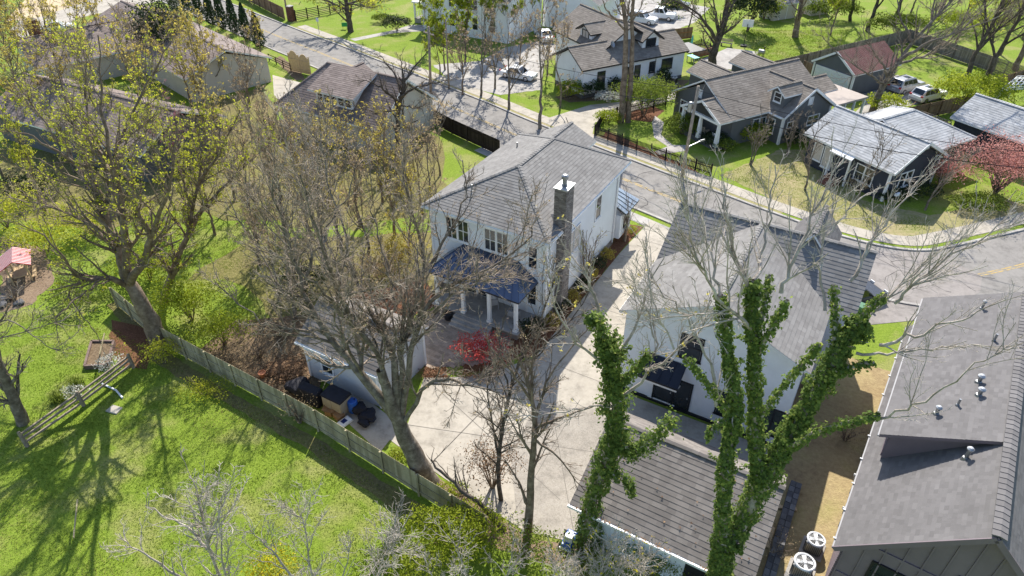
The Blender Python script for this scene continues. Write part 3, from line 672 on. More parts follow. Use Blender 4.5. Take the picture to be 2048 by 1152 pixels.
m = MB(); m.hexa([(-0.30, 1.45, 7.2), (-0.30, 2.55, 7.2), (-0.95, 2.0, 7.42)], [(-0.30, 1.46, 7.22), (-0.30, 2.54, 7.22), (-0.30, 2.0, 7.7)]); m.build('cricket', 'shingle_grey', ch)
w = ws['R']; w.window(3.2, 3.7, 0.85, 1.75, cols=1, rows=2, glass='curtain'); w.window(4.15, 3.7, 0.85, 1.75, cols=1, rows=2, glass='curtain'); w.window(7.7, 4.35, 0.85, 1.75)
MB().box(0.02, 5.9, 3.3, 0.06, 6.05, 3.6).build('wall_vent', 'trim_grey', h1); m = MB(); m.lathe([(0.05, 2.0), (.11, 2.1), (.06, 2.22)], 8, (0.16, 6.0)); m.box(0.02, 5.97, 2.12, .16, 6.03, 2.16); m.build('wall_lamp', 'trim_black', h1)
w = ws['F']
for x in (1.3, 2.25, 4.4, 5.35): w.window(x, 4.75, 0.8, 1.6, cols=2, rows=2)
w.window(7.75, 4.4, 0.6, 1.6, cols=1, rows=2); w.window(7.75, 1.4, 0.6, 1.6, cols=1, rows=2)
w.door(2.6, 0.6, 0.9, 2.1, 'glass'); w.door(3.7, 0.6, 0.9, 2.1, 'glass'); w.window(5.2, 1.2, 0.9, 1.5, cols=2); w.window(1.0, 1.2, 0.9, 1.5, cols=2)
for x in (-0.45, -1.35): MB().box(x - .09, -.06, .55, x + .09, .02, 6.8).build('pilaster', 'trim_white', h1)
# back porch: deck, steps, posts and standing-seam roof
MB().box(-7.5, -2.45, 0, -0.75, 0.0, 0.5).build('porch_base', 'brick_grey', h1)
MB().box(-7.6, -2.55, 0.5, -0.65, 0.02, 0.58).build('porch_floor', 'concrete_old', h1)
for i in range(3): MB().box(-5.6, -3.45 + i * 0.3, 0.0, -2.6, -2.55, 0.17 * (i + 1) - .01).build('step', 'concrete_old', h1)
for x in (-7.25, -5.1, -3.0, -0.95):
    m = MB(); m.box(x - .11, -2.36, .58, x + .11, -2.14, 3.15); m.box(x - .16, -2.41, .58, x + .16, -2.09, .78); m.box(x - .16, -2.41, 2.98, x + .16, -2.09, 3.12); m.build('porch_post', 'trim_white', h1)
MB().box(-7.45, -2.40, 3.12, -0.75, -2.12, 3.34).build('porch_beam', 'trim_white', h1); MB().box(-7.45, -2.12, 3.13, -7.17, 0, 3.33).build('porch_beam', 'trim_white', h1); MB().box(-1.03, -2.12, 3.13, -.75, 0, 3.33).build('porch_beam', 'trim_white', h1)
seam_panels(h1, [(-7.75, -2.7, 3.42), (-0.5, -2.7, 3.42), (-2.0, -.03, 4.55), (-6.3, -.03, 4.55)], 13, 'metal_roof_navy', 'porch_roof')
seam_panels(h1, [(-0.5, -2.7, 3.42), (-0.5, -0.03, 3.42), (-2.0, -0.03, 4.55), (-2.0, -0.035, 4.55)], 5, 'metal_roof_navy', 'porch_roof')
seam_panels(h1, [(-7.75, -0.03, 3.42), (-7.75, -2.7, 3.42), (-6.3, -0.035, 4.55), (-6.3, -0.03, 4.55)], 5, 'metal_roof_navy', 'porch_roof')
# front: bay under pale metal roof and small cross gable
ws2, _ = prism_walls(h1, -2.6, 0.5, 11.85, 14.2, 2.7, mat='siding_pale', siding=False, z0=0.6)
ws2['R'].window(0.5, 1.2, 1.2, 1.3, cols=1, rows=1)
seam_panels(h1, [(0.9, 11.9, 2.95), (0.9, 14.7, 2.95), (-1.2, 14.0, 4.1), (-1.2, 11.9, 4.1)], 5, 'metal_roof_pale', 'portico_roof')
prism_walls(h1, -8.5, -4.6, 11.85, 16.0, 6.0, 7.0, 'y', 'siding_pale', False)
rf = Roof(h1, 'shingle_grey', 'gutter_white', 0.24, 0.32); rf.gable(-8.9, -4.2, 11.5, 17.0, 6.0, 7.15, 'y'); rf.finish()

# patio furniture on the porch and in the bed
def chair(name, label, loc, az, mat='plastic_white', group=None):
    t = thing(name, label, 'chair', loc, az, group)
    MB().box(-.3, -.3, .38, .3, .3, .48).build('seat', mat, t, bevel=.03); m = MB(); m.hexa([(-.3, .24, .46), (.3, .24, .46), (.3, .34, .46), (-.3, .34, .46)], [(-.3, .36, .98), (.3, .36, .98), (.3, .46, .96), (-.3, .46, .96)]); m.build('backrest', mat, t, bevel=.03)
    for sx in (-1, 1):
        MB().box(sx * .32 - .04, -.3, .60, sx * .32 + .04, .36, .66).build('armrest', mat, t)
        for sy in (-.26, .26): MB().box(sx * .32 - .03, sy - .03, 0, sx * .32 + .03, sy + .03, .6).build('leg', mat, t)
    return t
def w3(xy, z=0.0): return (xy[0], xy[1], z)
chair('porch_chair', 'grey lounge chair on the back porch beside the right post', w3(ML(-1.7, -1.2), .58), 210, 'trim_grey')
chair('porch_chair', 'grey lounge chair in the middle of the back porch', w3(ML(-3.6, -.8), .58), 170, 'trim_grey')
bt = thing('garden_bench', 'white garden bench among the crimson maple leaves', 'bench', P(965, 700), -20)
MB().box(-.65, -.22, .40, .65, .22, .46).build('seat', 'trim_white', bt); MB().hexa([(-.65, .2, .46), (.65, .2, .46), (.65, .25, .46), (-.65, .25, .46)], [(-.65, .32, .9), (.65, .32, .9), (.65, .37, .9), (-.65, .37, .9)]).build('backrest', 'trim_white', bt)
for sx in (-.58, .58):
    for sy in (-.18, .18): MB().box(sx - .03, sy - .03, 0, sx + .03, sy + .03, .4).build('leg', 'trim_white', bt)
pot = MB().lathe([(.22, 0), (.30, .5), (.34, .52), (.34, .58), (.28, .58), (.26, .50), (0, .50)], 16).build('planter', 'trim_black'); pot.location = w3(ML(-6.0, -2.9)); tag(pot, 'black tapered planter at the foot of the porch steps', 'planter')

# small grey garage under the big sycamore
G1O = P(754, 753, 3.0)
ga = thing('grey_garage', 'small light grey gabled garage with taupe shingles under the bare sycamore', 'garage', (G1O.x, G1O.y, 0), 29.5)
ws, wl = prism_walls(ga, -5.9, -0.3, 0.35, 4.75, 2.95, 4.35, 'x', 'siding_grey', True, course=0.2)
rf = Roof(ga, 'shingle_taupe', 'trim_white', 0.25, 0.36); rf.gable(-6.25, 0.0, 0.0, 5.1, 3.0, 4.62, 'x'); rf.finish()
MB().box(-6.25, -.10, 2.84, 0.0, -.005, 2.96).build('gutter', 'gutter_white', ga); corner_boards(ga, -5.9, -.3, .35, 4.75, 0, 2.9, which='abc')
ws['F'].window(1.2, 1.0, 0.8, 1.1); ws['R'].door(1.4, 0, 1.0, 2.1, 'siding_white')
MB().bar((-.3, .22, .1), (-.3, .22, 2.8), .08).build('downspout', 'gutter_white', ga)

# white clapboard house with ivy trees behind it
h2 = thing('white_house', 'white clapboard gabled house with grey cross-gable roof behind the ivy trees', 'house', (H2O.x, H2O.y, 0), 30.0)
ws, wl = prism_walls(h2, 0.35, 10.05, 0.3, 10.2, 5.9, 8.1, 'y', 'siding_white', True, course=0.19, faces='FLR')
rf = Roof(h2, 'shingle_grey', 'gutter_white', 0.24, 0.34)
rf.gable(0.0, 10.4, 0.0, 9.6, 6.0, 8.35, 'y'); rf.finish()
rf = Roof(h2, 'shingle_grey', 'gutter_white', 0.26, 0.36)
prism_walls(h2, 0.3, 11.3, 6.4, 12.6, 5.9, 7.9, 'x', 'siding_white', False)
rf.gable(0.0, 11.7, 5.9, 13.2, 6.0, 8.33, 'x'); rf.finish()
rf = Roof(h2, 'shingle_slate', 'gutter_white', 0.27, 0.42)                       # little steep front gable
prism_walls(h2, 7.2, 9.3, 9.4, 12.6, 7.2, 8.5, 'y', 'siding_white', False); rf.gable(6.9, 9.6, 9.0, 12.9, 7.15, 8.78, 'y'); rf.finish()
w = ws['F']
w.window(3.35, 4.1, 1.15, 1.55, 'trim_black', 'glass', 1, 2); w.door(2.3, 0.05, 1.1, 2.15, 'glass', 'trim_black'); w.door(3.5, .05, .9, 2.15, 'glass', 'trim_black')
w.window(6.0, 0.9, 1.0, 1.6, 'trim_black', 'glass_teal', 1, 2); w.window(8.4, 0.8, 1.2, 1.8, 'trim_black', 'glass_teal', 2, 2)
MB().box(2.3, .22, 0.02, 4.0, .3, .2).build('threshold', 'trim_white', h2)
seam_panels(h2, [(1.9, -1.05, 2.75), (4.25, -1.05, 2.75), (4.25, 0.24, 3.55), (1.9, 0.24, 3.55)], 4, 'metal_roof_black', 'door_canopy')
MB().box(1.95, -1.0, 2.45, 4.2, -.9, 2.66).build('canopy_beam', 'trim_white', h2)
for x in (2.05, 4.1): MB().bar((x, .2, 1.9), (x, -.9, 2.5), .09).build('bracket', 'trim_white', h2)
MB().box(0.3, .12, 0, 10.0, .3, .12).build('flashing', 'trim_black', h2)
for x in (0.0, 10.32): MB().box(x - .05, 0.05, 5.84, x + .08, 5.8, 5.95).build('gutter', 'gutter_white', h2)
m = MB(); m.box(6.9, .18, 1.5, 7.1, .3, 1.8); m.build('meter_box', 'trim_grey', h2)
# its garage with the low-pitched roof
g2 = thing('white_garage', 'white board-and-batten garage with weathered grey shingle roof at bottom centre', 'garage', (*HL(0, 0), 0), 30.0)
ws, wl = prism_walls(g2, 2.75, 10.45, -10.4, -4.4, 2.62, 4.3, 'x', 'siding_white', False, split=0.64)
rf = Roof(g2, 'shingle_taupe', 'gutter_white', 0.255, 0.34); rf.gable(2.35, 10.85, -10.85, -4.1, 2.75, 4.62, 'x', 0.64); rf.finish()
for i in range(20):
    x = 2.75 + i * 0.405; MB().box(x - .02, -10.425, 0.1, x + .02, -10.39, 2.72).build('batten', 'siding_white', wl)
MB().box(2.3, -10.98, 2.62, 10.9, -10.86, 2.75).build('gutter', 'gutter_white', g2); MB().box(8.0, -10.47, 0, 9.0, -10.41, 2.1).build('door', 'trim_black', g2)
lt = MB()
for i in range(150):
    x = R.uniform(2.4, 10.8); a = R.uniform(0, 6.3); r_ = R.uniform(.03, .07); y = -10.92 + R.gauss(0, .04)
    if i > 110: y = R.uniform(-10.8, -7); 
    z = 2.78 + max(0, (y + 10.85)) * .432 + .04
    lt.poly([(x + r_ * math.cos(a), y + r_ * math.sin(a), z), (x + r_ * math.cos(a + 2), y + r_ * math.sin(a + 2), z + .03), (x + r_ * math.cos(a + 4), y + r_ * math.sin(a + 4), z + .01)], R.random())
tag(lt.build('gutter_leaves', 'leaf_brown', g2), kind='stuff')

# charcoal board-and-batten house at lower right
H3O = Vector((13.1, 16.2)); H3A = 34.2; RX, RZ, EZ = 4.5, 8.75, 4.4
h3 = thing('charcoal_house', 'charcoal board-and-batten house with slate-grey roof and shed dormer at lower right', 'house', (H3O.x, H3O.y, 0), H3A)
ws, wl = prism_walls(h3, 0.5, 8.5, 1.0, 17.4, 4.45, 8.3, 'y', 'siding_charcoal', False)
rf = Roof(h3, 'shingle_slate', 'siding_charcoal', 0.18, 0.28)
rf.gable(0.1, 8.9, 0.45, 17.8, EZ, RZ, 'y'); rf.caps = [(a, b, .24) for a, b, w in rf.caps]
rf.face((0.25, 5.6, 6.6), (0.25, 17.8, 6.6), (4.4, 17.8, RZ + .01), (4.4, 5.6, RZ + .01)); rf.finish()
dm = MB(); dm.hexa([(0.7, 5.85, 4.8), (4.3, 5.85, 8.2), (4.3, 17.4, 8.2), (0.7, 17.4, 4.8)], [(0.7, 5.85, 6.66), (4.3, 5.85, 8.5), (4.3, 17.4, 8.5), (0.7, 17.4, 6.66)]); dm.build('dormer', 'siding_charcoal', h3)
m = MB()
for i in range(14): m.box(.62, 5.85, 5.2 + i * .1, .70, 17.4, 5.27 + i * .1)
m.build('dormer_siding', 'siding_charcoal', h3, kind='stuff')
for i in range(27): MB().box(0.43, 1.05, 0.15 + i * 0.155, 0.52, 17.4, 0.27 + i * 0.155).build('clapboard', 'siding_charcoal', wl)
for i in range(13):
    x = 0.55 + i * 0.66; zt = 4.45 + (3.85 * (1 - abs(x - 4.5) / 4.0)) - .15
    MB().box(x - .03, 0.95, 0.1, x + .03, 1.01, zt).build('batten', 'siding_charcoal', wl)
for z in (2.3, 4.75): MB().box(0.6, 0.94, z, 8.4, 0.995, z + .14).build('band_board', 'siding_charcoal', wl)
def rake(t, a, b, mat, w=.05, h=.24): MB().bar(a, b, w, h).build('rake_board', mat, t)
rake(h3, (0.1, 0.43, EZ - .1), (RX, 0.43, RZ - .1), 'siding_charcoal'); rake(h3, (8.9, 0.43, EZ - .1), (RX, 0.43, RZ - .1), 'siding_charcoal')
MB().box(.03, 0.46, 4.27, .085, 17.8, 4.34).build('gutter', 'trim_grey', h3); MB().box(.18, 5.62, 6.46, .235, 17.8, 6.53).build('gutter', 'trim_grey', h3)
for i in range(10): MB().box(-.04, .9 + i * 1.7, 4.37, .14, .96 + i * 1.7, 4.40).build('gutter_strap', 'gutter_white', h3)
w = ws['F']; w.window(1.2, 2.2, 1.25, 1.8, 'trim_black', 'glass', 1, 3); w.window(3.9, 3.9, 1.4, 1.5, 'trim_black', 'glass_tan', 1, 3)
ws['L'].window(4, 1.2, .9, 1.4, 'trim_black', 'glass'); ws['L'].window(12, 1.2, .9, 1.4, 'trim_black', 'glass')
def vent(px, py, r, h, cap=True):
    d = ray(px, py)       # where the survey ray meets the roof plane of this house
    best = None; a = math.radians(H3A)
    for i in range(900):
        t = 10 + i * 0.04; X = d[0] * t - H3O.x; Y = d[1] * t - H3O.y; Z = HC + d[2] * t
        x = X * math.cos(a) - Y * math.sin(a); y = X * math.sin(a) + Y * math.cos(a)
        zr = EZ + (RZ - EZ) * (1 - abs(x - RX) / 4.4)
        if y > 5.6 and x < 4.4: zr = max(zr, 6.6 + (x - .25) * .518)
        if Z < zr: best = (x, y, zr); break
    x, y, z = best
    v = MB().lathe([(r * 2.2, z - .16), (r * 1.5, z + .08), (r, z + .1), (r, z + h)], 12, (x, y)).build('vent_pipe', 'metal_grey', h3)
    if cap: MB().lathe([(r * 1.7, z + h - .06), (r * 1.8, z + h), (r * .9, z + h + .07), (0, z + h + .08)], 12, (x, y)).build('vent_cap', 'metal_bright', v)
for px, py, r, hh, c in ((1963, 618, .06, .5, 1), (1987, 683, .055, .45, 0), (1957, 765, .09, .4, 1), (1957, 792, .09, .4, 1), (1914, 812, .05, .4, 0), (1872, 828, .08, .42, 1), (1930, 918, .08, .6, 1)): vent(px, py, r, hh, c)
def H3(x, y): return loc2(H3O, H3A, x, y)
for i, y in enumerate((5.2, 7.6)):                                                    # meters on its side wall
    mt = MB(); mt.box(.2, y, 1.2, .42, y + .25, 1.7); mt.cyl((.12, y + .12, 1.5), (.22, y + .12, 1.5), .09); mt.bar((.3, y + .12, .1), (.3, y + .12, 1.2), .05); mt.build('utility_meter', 'metal_bright', h3)
def ac_unit(label, loc, s=1.0, group='air conditioners beside the charcoal house'):
    t = thing('air_conditioner', label, 'air conditioner', loc, H3A, group)
    b = MB().box(-.55 * s, -.55 * s, 0, .55 * s, .55 * s, .06).build('pad', 'concrete_old', t)
    m = MB(); k = .40 * s
    m.box(-k, -k, .06, k, k, .82 * s); m.build('body', 'metal_grey', t, bevel=.08)
    m = MB()
    for i in range(9):
        for sx, sy in ((1, 0), (-1, 0), (0, 1), (0, -1)):
            q = -k + (i + 1) * 2 * k / 10
            if sx: m.box(sx * k - .015, q - .01, .1, sx * k + .015, q + .01, .78 * s)
            else: m.box(q - .01, sy * k - .015, .1, q + .01, sy * k + .015, .78 * s)
    m.build('louvres', 'trim_black', t)
    MB().lathe([(.36 * s, .80 * s), (.44 * s, .80 * s), (.46 * s, .86 * s), (.42 * s, .90 * s), (.36 * s, .88 * s), (.36 * s, .80 * s)], 20).build('top_ring', 'plastic_white', t)
    MB().lathe([(.36 * s, .80 * s), (.36 * s, .83 * s), (0, .83 * s)], 20).build('shroud', 'trim_black', t)
    f = MB(); f.lathe([(.07 * s, .83 * s), (.08 * s, .90 * s), (0, .91 * s)], 10)
    for i in range(4):
        a = i * math.pi / 2 + .4; c, q = math.cos(a), math.sin(a)
        f.poly([(.06 * c - .05 * q, .06 * q + .05 * c, .85 * s), (.33 * s * c - .10 * q, .33 * s * q + .10 * c, .85 * s), (.33 * s * c + .10 * q, .33 * s * q - .10 * c, .88 * s), (.06 * c + .05 * q, .06 * q - .05 * c, .88 * s)])
    f.build('fan', 'plastic_white', t)
    g = MB()
    for i in range(24):
        a = i * math.pi / 12; g.bar((.08 * math.cos(a), .08 * math.sin(a), .905 * s), (.37 * s * math.cos(a), .37 * s * math.sin(a), .89 * s), .008)
    g.build('grille', 'metal_bright', t)
    return t
ac_unit('smaller air conditioner with white top ring beside the charcoal house, farther one', P(1624, 1098), .95)
ac_unit('larger air conditioner with white top ring beside the charcoal house, nearer one', P(1600, 1146), 1.08)
# stone edging wall between white garage and dry yard
sw = thing('stone_edging', 'grey stone slab wall along the dry side yard by the ivy tree', 'wall', (*HL(11.2, -10.5), 0), 30.0)
MB().box(0, 0, 0, 0.55, 8.5, 0.35).build('core', 'stone_dark', sw)
for i in range(22):
    for j in range(2):
        MB().box(0.01 + j * .28, i * .385, 0.34, 0.26 + j * .28, i * .385 + .36, .42 + R.uniform(0, .03), R.random()).build('stone', 'stone_dark', sw)
for px, py, L, az in ((1573, 1017, 1.0, 100), (1540, 1075, 1.3, 30), (1552, 1120, .8, 60)):
    o = MB().box(-L / 2, -.1, 0, L / 2, .1, .09).build('timber_offcut', 'wood_raw'); o.location = P(px, py, .03); o.rotation_euler = (0, 0, -math.radians(az - 90)); tag(o, {1573: 'pale timber offcut lying beside the stone slabs', 1540: 'weathered timber offcut lying below the stone slabs', 1552: 'short timber offcut left of the nearer air conditioner'}[px], 'timber')
# ------------------------------------------------------------------ houses across the street and to the left
FAZ = -29.3
# slate-grey bungalow
GO = Vector((27.4, 65.3)); gb = thing('slate_bungalow', 'slate-grey bungalow with brown-grey roof, white trim and a small dormer across the street', 'house', (GO.x, GO.y, 0), FAZ)
ws, wl = prism_walls(gb, -4.5, 8.2, 2.5, 11.2, 2.95, 5.35, 'x', 'siding_slate', True, course=.2, faces='FL')
rf = Roof(gb, 'shingle_tan', 'trim_white', 0.27, 0.40); rf.gable(-5.0, 8.6, 2.1, 11.6, 3.0, 5.75, 'x'); rf.finish()
ws['F'].window(3.0, .9, .75, 1.35, glass='glass_teal', cols=1, rows=2); ws['F'].window(3.95, .9, .75, 1.35, glass='glass_teal', cols=1, rows=2)
ws['L'].window(3.4, 3.6, .45, .7, glass='trim_white', rows=1, sill=False); ws['L'].window(1.0, 1.0, .9, 1.4, cols=2)
wc, _ = prism_walls(gb, 0.35, 7.15, 0.35, 7.0, 2.95, 5.1, 'y', 'siding_slate', True, course=.2, faces='FLR')
rf = Roof(gb, 'shingle_tan', 'trim_white', 0.27, 0.40); rf.gable(0.0, 7.5, 0.0, 7.3, 3.0, 5.4, 'y'); rf.finish()
rake(gb, (0, -.02, 2.93), (3.75, -.02, 5.33), 'trim_white'); rake(gb, (7.5, -.02, 2.93), (3.75, -.02, 5.33), 'trim_white')
wc['F'].window(.75, 1.0, .7, 1.2); wc['F'].window(3.7, 1.35, 1.6, .9, cols=2, rows=2); wc['F'].window(3.15, 3.7, .5, .65, glass='trim_white', rows=1, sill=False); wc['L'].window(4.9, .9, .75, 1.4, glass='glass_teal')
corner_boards(gb, .35, 7.15, .35, 7.0, 0, 2.9, which='ab', w=.2)
MB().box(-.1, .3, 2.82, -.005, 2.0, 2.93).build('gutter', 'gutter_white', gb)
# its little dormer
dw, _ = prism_walls(gb, .75, 3.2, 1.15, 2.85, 4.85, 5.4, 'x', 'siding_slate', False, z0=3.4); dw['L'].window(.45, 4.0, .8, .85, cols=1, rows=2)
rf = Roof(gb, 'shingle_tan', 'trim_white', 0.25, 0.36); rf.gable(.35, 3.7, .85, 3.15, 4.85, 5.62, 'x'); rf.finish()
# porch with posts
rf = Roof(gb, 'shingle_tan', 'trim_white', 0.27, 0.40); rf.gable(-6.7, -4.6, 2.1, 7.9, 3.0, 4.45, 'x'); rf.finish()
rake(gb, (-6.72, 2.1, 2.93), (-6.72, 5.0, 4.40), 'trim_white'); rake(gb, (-6.72, 7.9, 2.93), (-6.72, 5.0, 4.40), 'trim_white')
MB().box(-6.5, 2.3, 0, -4.5, 7.7, .45).build('porch_base', 'stone_dark', gb)
MB().box(-6.6, 2.25, 2.72, -6.3, 7.75, 2.95).build('porch_beam', 'trim_white', gb)
for y in (2.4, 5.0, 7.6):
    m = MB(); m.hexa([(-6.62, y - .2, .45), (-6.22, y - .2, .45), (-6.22, y + .2, .45), (-6.62, y + .2, .45)], [(-6.54, y - .12, 2.72), (-6.30, y - .12, 2.72), (-6.30, y + .12, 2.72), (-6.54, y + .12, 2.72)]); m.build('porch_post', 'trim_white', gb)
# rear wings, side block and flat carport
for x0 in (0.7, 7.3):
    prism_walls(gb, x0 + .3, x0 + 3.9, 9, 15.2, 3.0, 3.8, 'y', 'siding_slate', False)
    rf = Roof(gb, 'shingle_tan', 'trim_white', 0.27, 0.40); rf.gable(x0, x0 + 4.2, 8.5, 15.6, 3.1, 4.1, 'y'); rf.finish()
prism_walls(gb, 7.0, 11.0, 3.2, 6.6, 3.0, 3.9, 'x', 'siding_slate', False)
rf = Roof(gb, 'shingle_tan', 'trim_white', 0.27, 0.40); rf.gable(6.5, 11.3, 2.9, 6.9, 3.1, 4.15, 'x'); rf.finish()
MB().box(7.4, -0.1, 2.78, 12.5, 4.6, 3.0).build('carport_roof', 'flat_roof', gb)
for x, y in ((12.3, .1), (10.7, .1), (9.2, .1), (12.3, 4.4)): MB().box(x - .1, y - .1, 0, x + .1, y + .1, 2.78).build('carport_post', 'trim_white', gb)
chair('porch_chair', 'tan cushioned chair on the slate bungalow porch', w3(loc2(GO, FAZ, -5.4, 5.2), .45), -119, 'cloth_tan')
chair('porch_chair', 'white chair on the slate bungalow porch near the corner post', w3(loc2(GO, FAZ, -5.5, 3.3), .45), -119, 'trim_white')

# detached garage with red metal roof
RO = Vector((39.9, 78.5)); rg = thing('red_roof_garage', 'dark grey garage with ribbed red metal roof behind the slate bungalow', 'garage', (RO.x, RO.y, 0), FAZ)
ws, wl = prism_walls(rg, 0.3, 8.1, .3, 6.0, 2.7, 4.4, 'x', 'siding_slate', True, faces='LF')
for yy0, yy1, z0, z1 in ((0, 3.15, 2.75, 4.7), (6.3, 3.15, 2.75, 4.7)):
    m = MB(); a = (0, yy0, z0), (8.4, yy0, z0), (8.4, yy1, z1), (0, yy1, z1); slab(m, a if yy0 == 0 else a[::-1], .1); r_ = m.build('roof', 'trim_white', rg)
    m = MB()
    for i in range(34):
        x = .06 + i * .25; m.bar((x, yy0, z0 + .02), (x, yy1, z1 + .02), .10, .07)
        m.poly([(x - .12, yy0 - .02, z0 + .012), (x + .12, yy0 - .02, z0 + .012), (x + .12, yy1, z1 + .012), (x - .12, yy1, z1 + .012)])
    m.build('ribbed_sheet', 'metal_roof_red', r_)
rake(rg, (-.03, 0, 2.68), (-.03, 3.15, 4.62), 'trim_white'); rake(rg, (-.03, 6.3, 2.68), (-.03, 3.15, 4.62), 'trim_white')
gd = MB().box(0.2, .75, .05, .29, 5.55, 2.3).build('garage_door', 'trim_white', rg)
for i in range(4):
    for j in range(4): MB().box(.165, .85 + j * 1.18, .12 + i * .55, .205, 1.95 + j * 1.18, .58 + i * .55).build('panel', 'plastic_white', gd)
MB().box(.17, .60, .0, .28, .74, 2.45).build('door_trim', 'trim_white', rg); MB().box(.17, 5.56, .0, .28, 5.7, 2.45).build('door_trim', 'trim_white', rg); MB().box(.16, .60, 2.31, .28, 5.7, 2.46).build('door_trim', 'trim_white', rg)
corner_boards(rg, .3, 8.1, .3, 6.0, 0, 2.65, which='ad', w=.18)
for i in range(12): MB().box(.6 + i * .6, -.35, 0, 1.1 + i * .6, -.1, .22, R.random()).build('edging_stone', 'stone', rg)

# navy bungalow with pale roof
NO = Vector((32.9, 53.2)); nb = thing('navy_bungalow', 'navy bungalow with pale grey shingle roof and white window trim across the street', 'house', (NO.x, NO.y, 0), FAZ)
ws, wl = prism_walls(nb, .45, 7.2, .45, 9.3, 2.9, 4.75, 'y', 'siding_navy', True, faces='FL')
rf = Roof(nb, 'shingle_pale', 'trim_white', 0.27, 0.38); rf.gable(0.0, 7.6, -.1, 9.8, 3.0, 5.05, 'y'); rf.finish()
rake(nb, (0, -.13, 2.93), (3.8, -.13, 4.98), 'trim_white'); rake(nb, (7.6, -.13, 2.93), (3.8, -.13, 4.98), 'trim_white')
for x in (3.8, 6.6):
    z = 4.75 - abs(x - 3.8) * .54
    m = MB(); m.bar((x, .42, z - .15), (x, -.1, z - .15), .09); m.bar((x, .42, z - .75), (x, .42, z - .1), .09); m.bar((x, .42, z - .7), (x, -.05, z - .2), .08); m.build('eave_bracket', 'trim_white', nb)
ws['L'].window(5.6, .9, .8, 1.4, cols=1, rows=2); ws['L'].window(6.55, .9, .8, 1.4, cols=1, rows=2); ws['L'].window(.8, .9, .9, 1.5, glass='curtain', rows=1); ws['L'].window(2.0, .6, .9, 1.9, glass='curtain', rows=1)
ws['F'].window(1.6, .9, .75, 1.35, cols=1, rows=2); ws['F'].window(2.5, .9, .75, 1.35, cols=1, rows=2); corner_boards(nb, .45, 7.2, .45, 9.3, 0, 2.85, which='ab', w=.16)
m = MB(); slab(m, [(-.4, 3.9, 2.7), (-.4, 6.3, 2.7), (.5, 6.3, 3.2), (.5, 3.9, 3.2)], .1); m.build('stoop_roof', 'trim_white', nb)
for y in (4.05, 6.15): MB().box(-.32, y - .07, 0, -.18, y + .07, 2.6).build('stoop_post', 'trim_white', nb)
for i in range(3): MB().box(-1.6 + i * .35, 4.4, 0, -.2, 5.9, .15 * (i + 1)).build('step', 'brick_red', nb)
prism_walls(nb, 6.5, 13.0, 1.5, 9.6, 2.9, mat='siding_navy', siding=False)
rf = Roof(nb, 'shingle_pale', 'trim_white', 0.27, 0.38); rf.hip(5.0, 13.5, 1.0, 10.1, 3.0, 4.95, 'x', 0, 3.9); rf.finish()
wv = Wall(nb, (6.5, 1.5, 0), (1, 0, 0)); wv.window(1.7, 1.2, .7, 1.2); wv.window(2.8, 1.2, .7, 1.2)
# neighbour at the right edge
fr_ = thing('right_edge_house', 'pale-roofed navy house at the right edge behind the red tree', 'house', (*loc2(NO, FAZ, 16.3, -2.5), 0), FAZ)
prism_walls(fr_, .4, 8.6, .4, 7.6, 2.8, 4.4, 'y', 'siding_navy', False, split=.35); rf = Roof(fr_, 'shingle_pale', 'trim_white', .27, .38); rf.gable(0, 9, 0, 8, 2.9, 4.75, 'y', .35); rf.finish()
rake(fr_, (0, -.03, 2.83), (3.15, -.03, 4.68), 'trim_white')
# slatted pergolas
def pergola(label, pts, z, mat, n):
    a, b, c, d = [Vector(q) for q in pts]; t = thing('pergola', label, 'pergola', (a.x, a.y, 0), 0)
    L = lambda q: (q[0] - a.x, q[1] - a.y)
    for q in (a, b, c, d): MB().box(L(q)[0] - .08, L(q)[1] - .08, 0, L(q)[0] + .08, L(q)[1] + .08, z).build('post', mat, t)
    for p, q in ((a, b), (d, c)): MB().bar((*L(p), z), (*L(q), z), .08, .16).build('beam', mat, t)
    for i in range(n):
        p = a.lerp(b, i / (n - 1)); q = d.lerp(c, i / (n - 1)); MB().bar((*L(p), z + .14), (*L(q), z + .14), .06, .12).build('rafter', mat, t)
    for i in range(5):
        p = a.lerp(d, i / 4); q = b.lerp(c, i / 4); MB().bar((*L(p), z + .24), (*L(q), z + .24), .05, .06).build('lath', mat, t)
pergola('brown slatted pergola behind the navy bungalow', [loc2(NO, FAZ, x, y) for x, y in ((13.9, 8.6), (13.9, 5.2), (16.4, 5.2), (16.4, 8.6))], 2.2, 'wood_grey', 9)
pergola('white slatted pergola over a patio at the right edge', [P(1985, 222), P(2060, 215), P(2075, 195), P(2015, 196)], 2.4, 'trim_white', 8)

# white house with black windows
WO = Vector((8.1, 78.0)); wh = thing('black_window_house', 'white house with black-trimmed windows and tan shingle roof beyond the street trees', 'house', (WO.x, WO.y, 0), -28.3)
ws, wl = prism_walls(wh, .4, 15.4, .4, 6.4, 3.45, 5.0, 'x', 'siding_white', True, faces='FL', course=.2)
rf = Roof(wh, 'shingle_tan', 'trim_black', .27, .4); rf.gable(0, 15.8, 0, 6.8, 3.5, 5.3, 'x'); rf.finish()
prism_walls(wh, 4.4, 12.2, 3.0, 13, 4.2, 6.6, 'y', 'siding_white', False)
rf = Roof(wh, 'shingle_tan', 'trim_black', .27, .4); rf.gable(4.0, 12.6, 2.2, 13.5, 4.3, 6.95, 'y'); rf.finish()
dw, _ = prism_walls(wh, 4.9, 8, 5.6, 8.2, 5.6, 6.3, 'x', 'siding_white', False, z0=4.3); dw['L'].window(.6, 4.75, 1.3, .9, 'trim_black', 'curtain', 2, 1)
rf = Roof(wh, 'shingle_tan', 'trim_black', .25, .36); rf.gable(4.4, 8.4, 5.2, 8.6, 5.6, 6.55, 'x'); rf.finish()
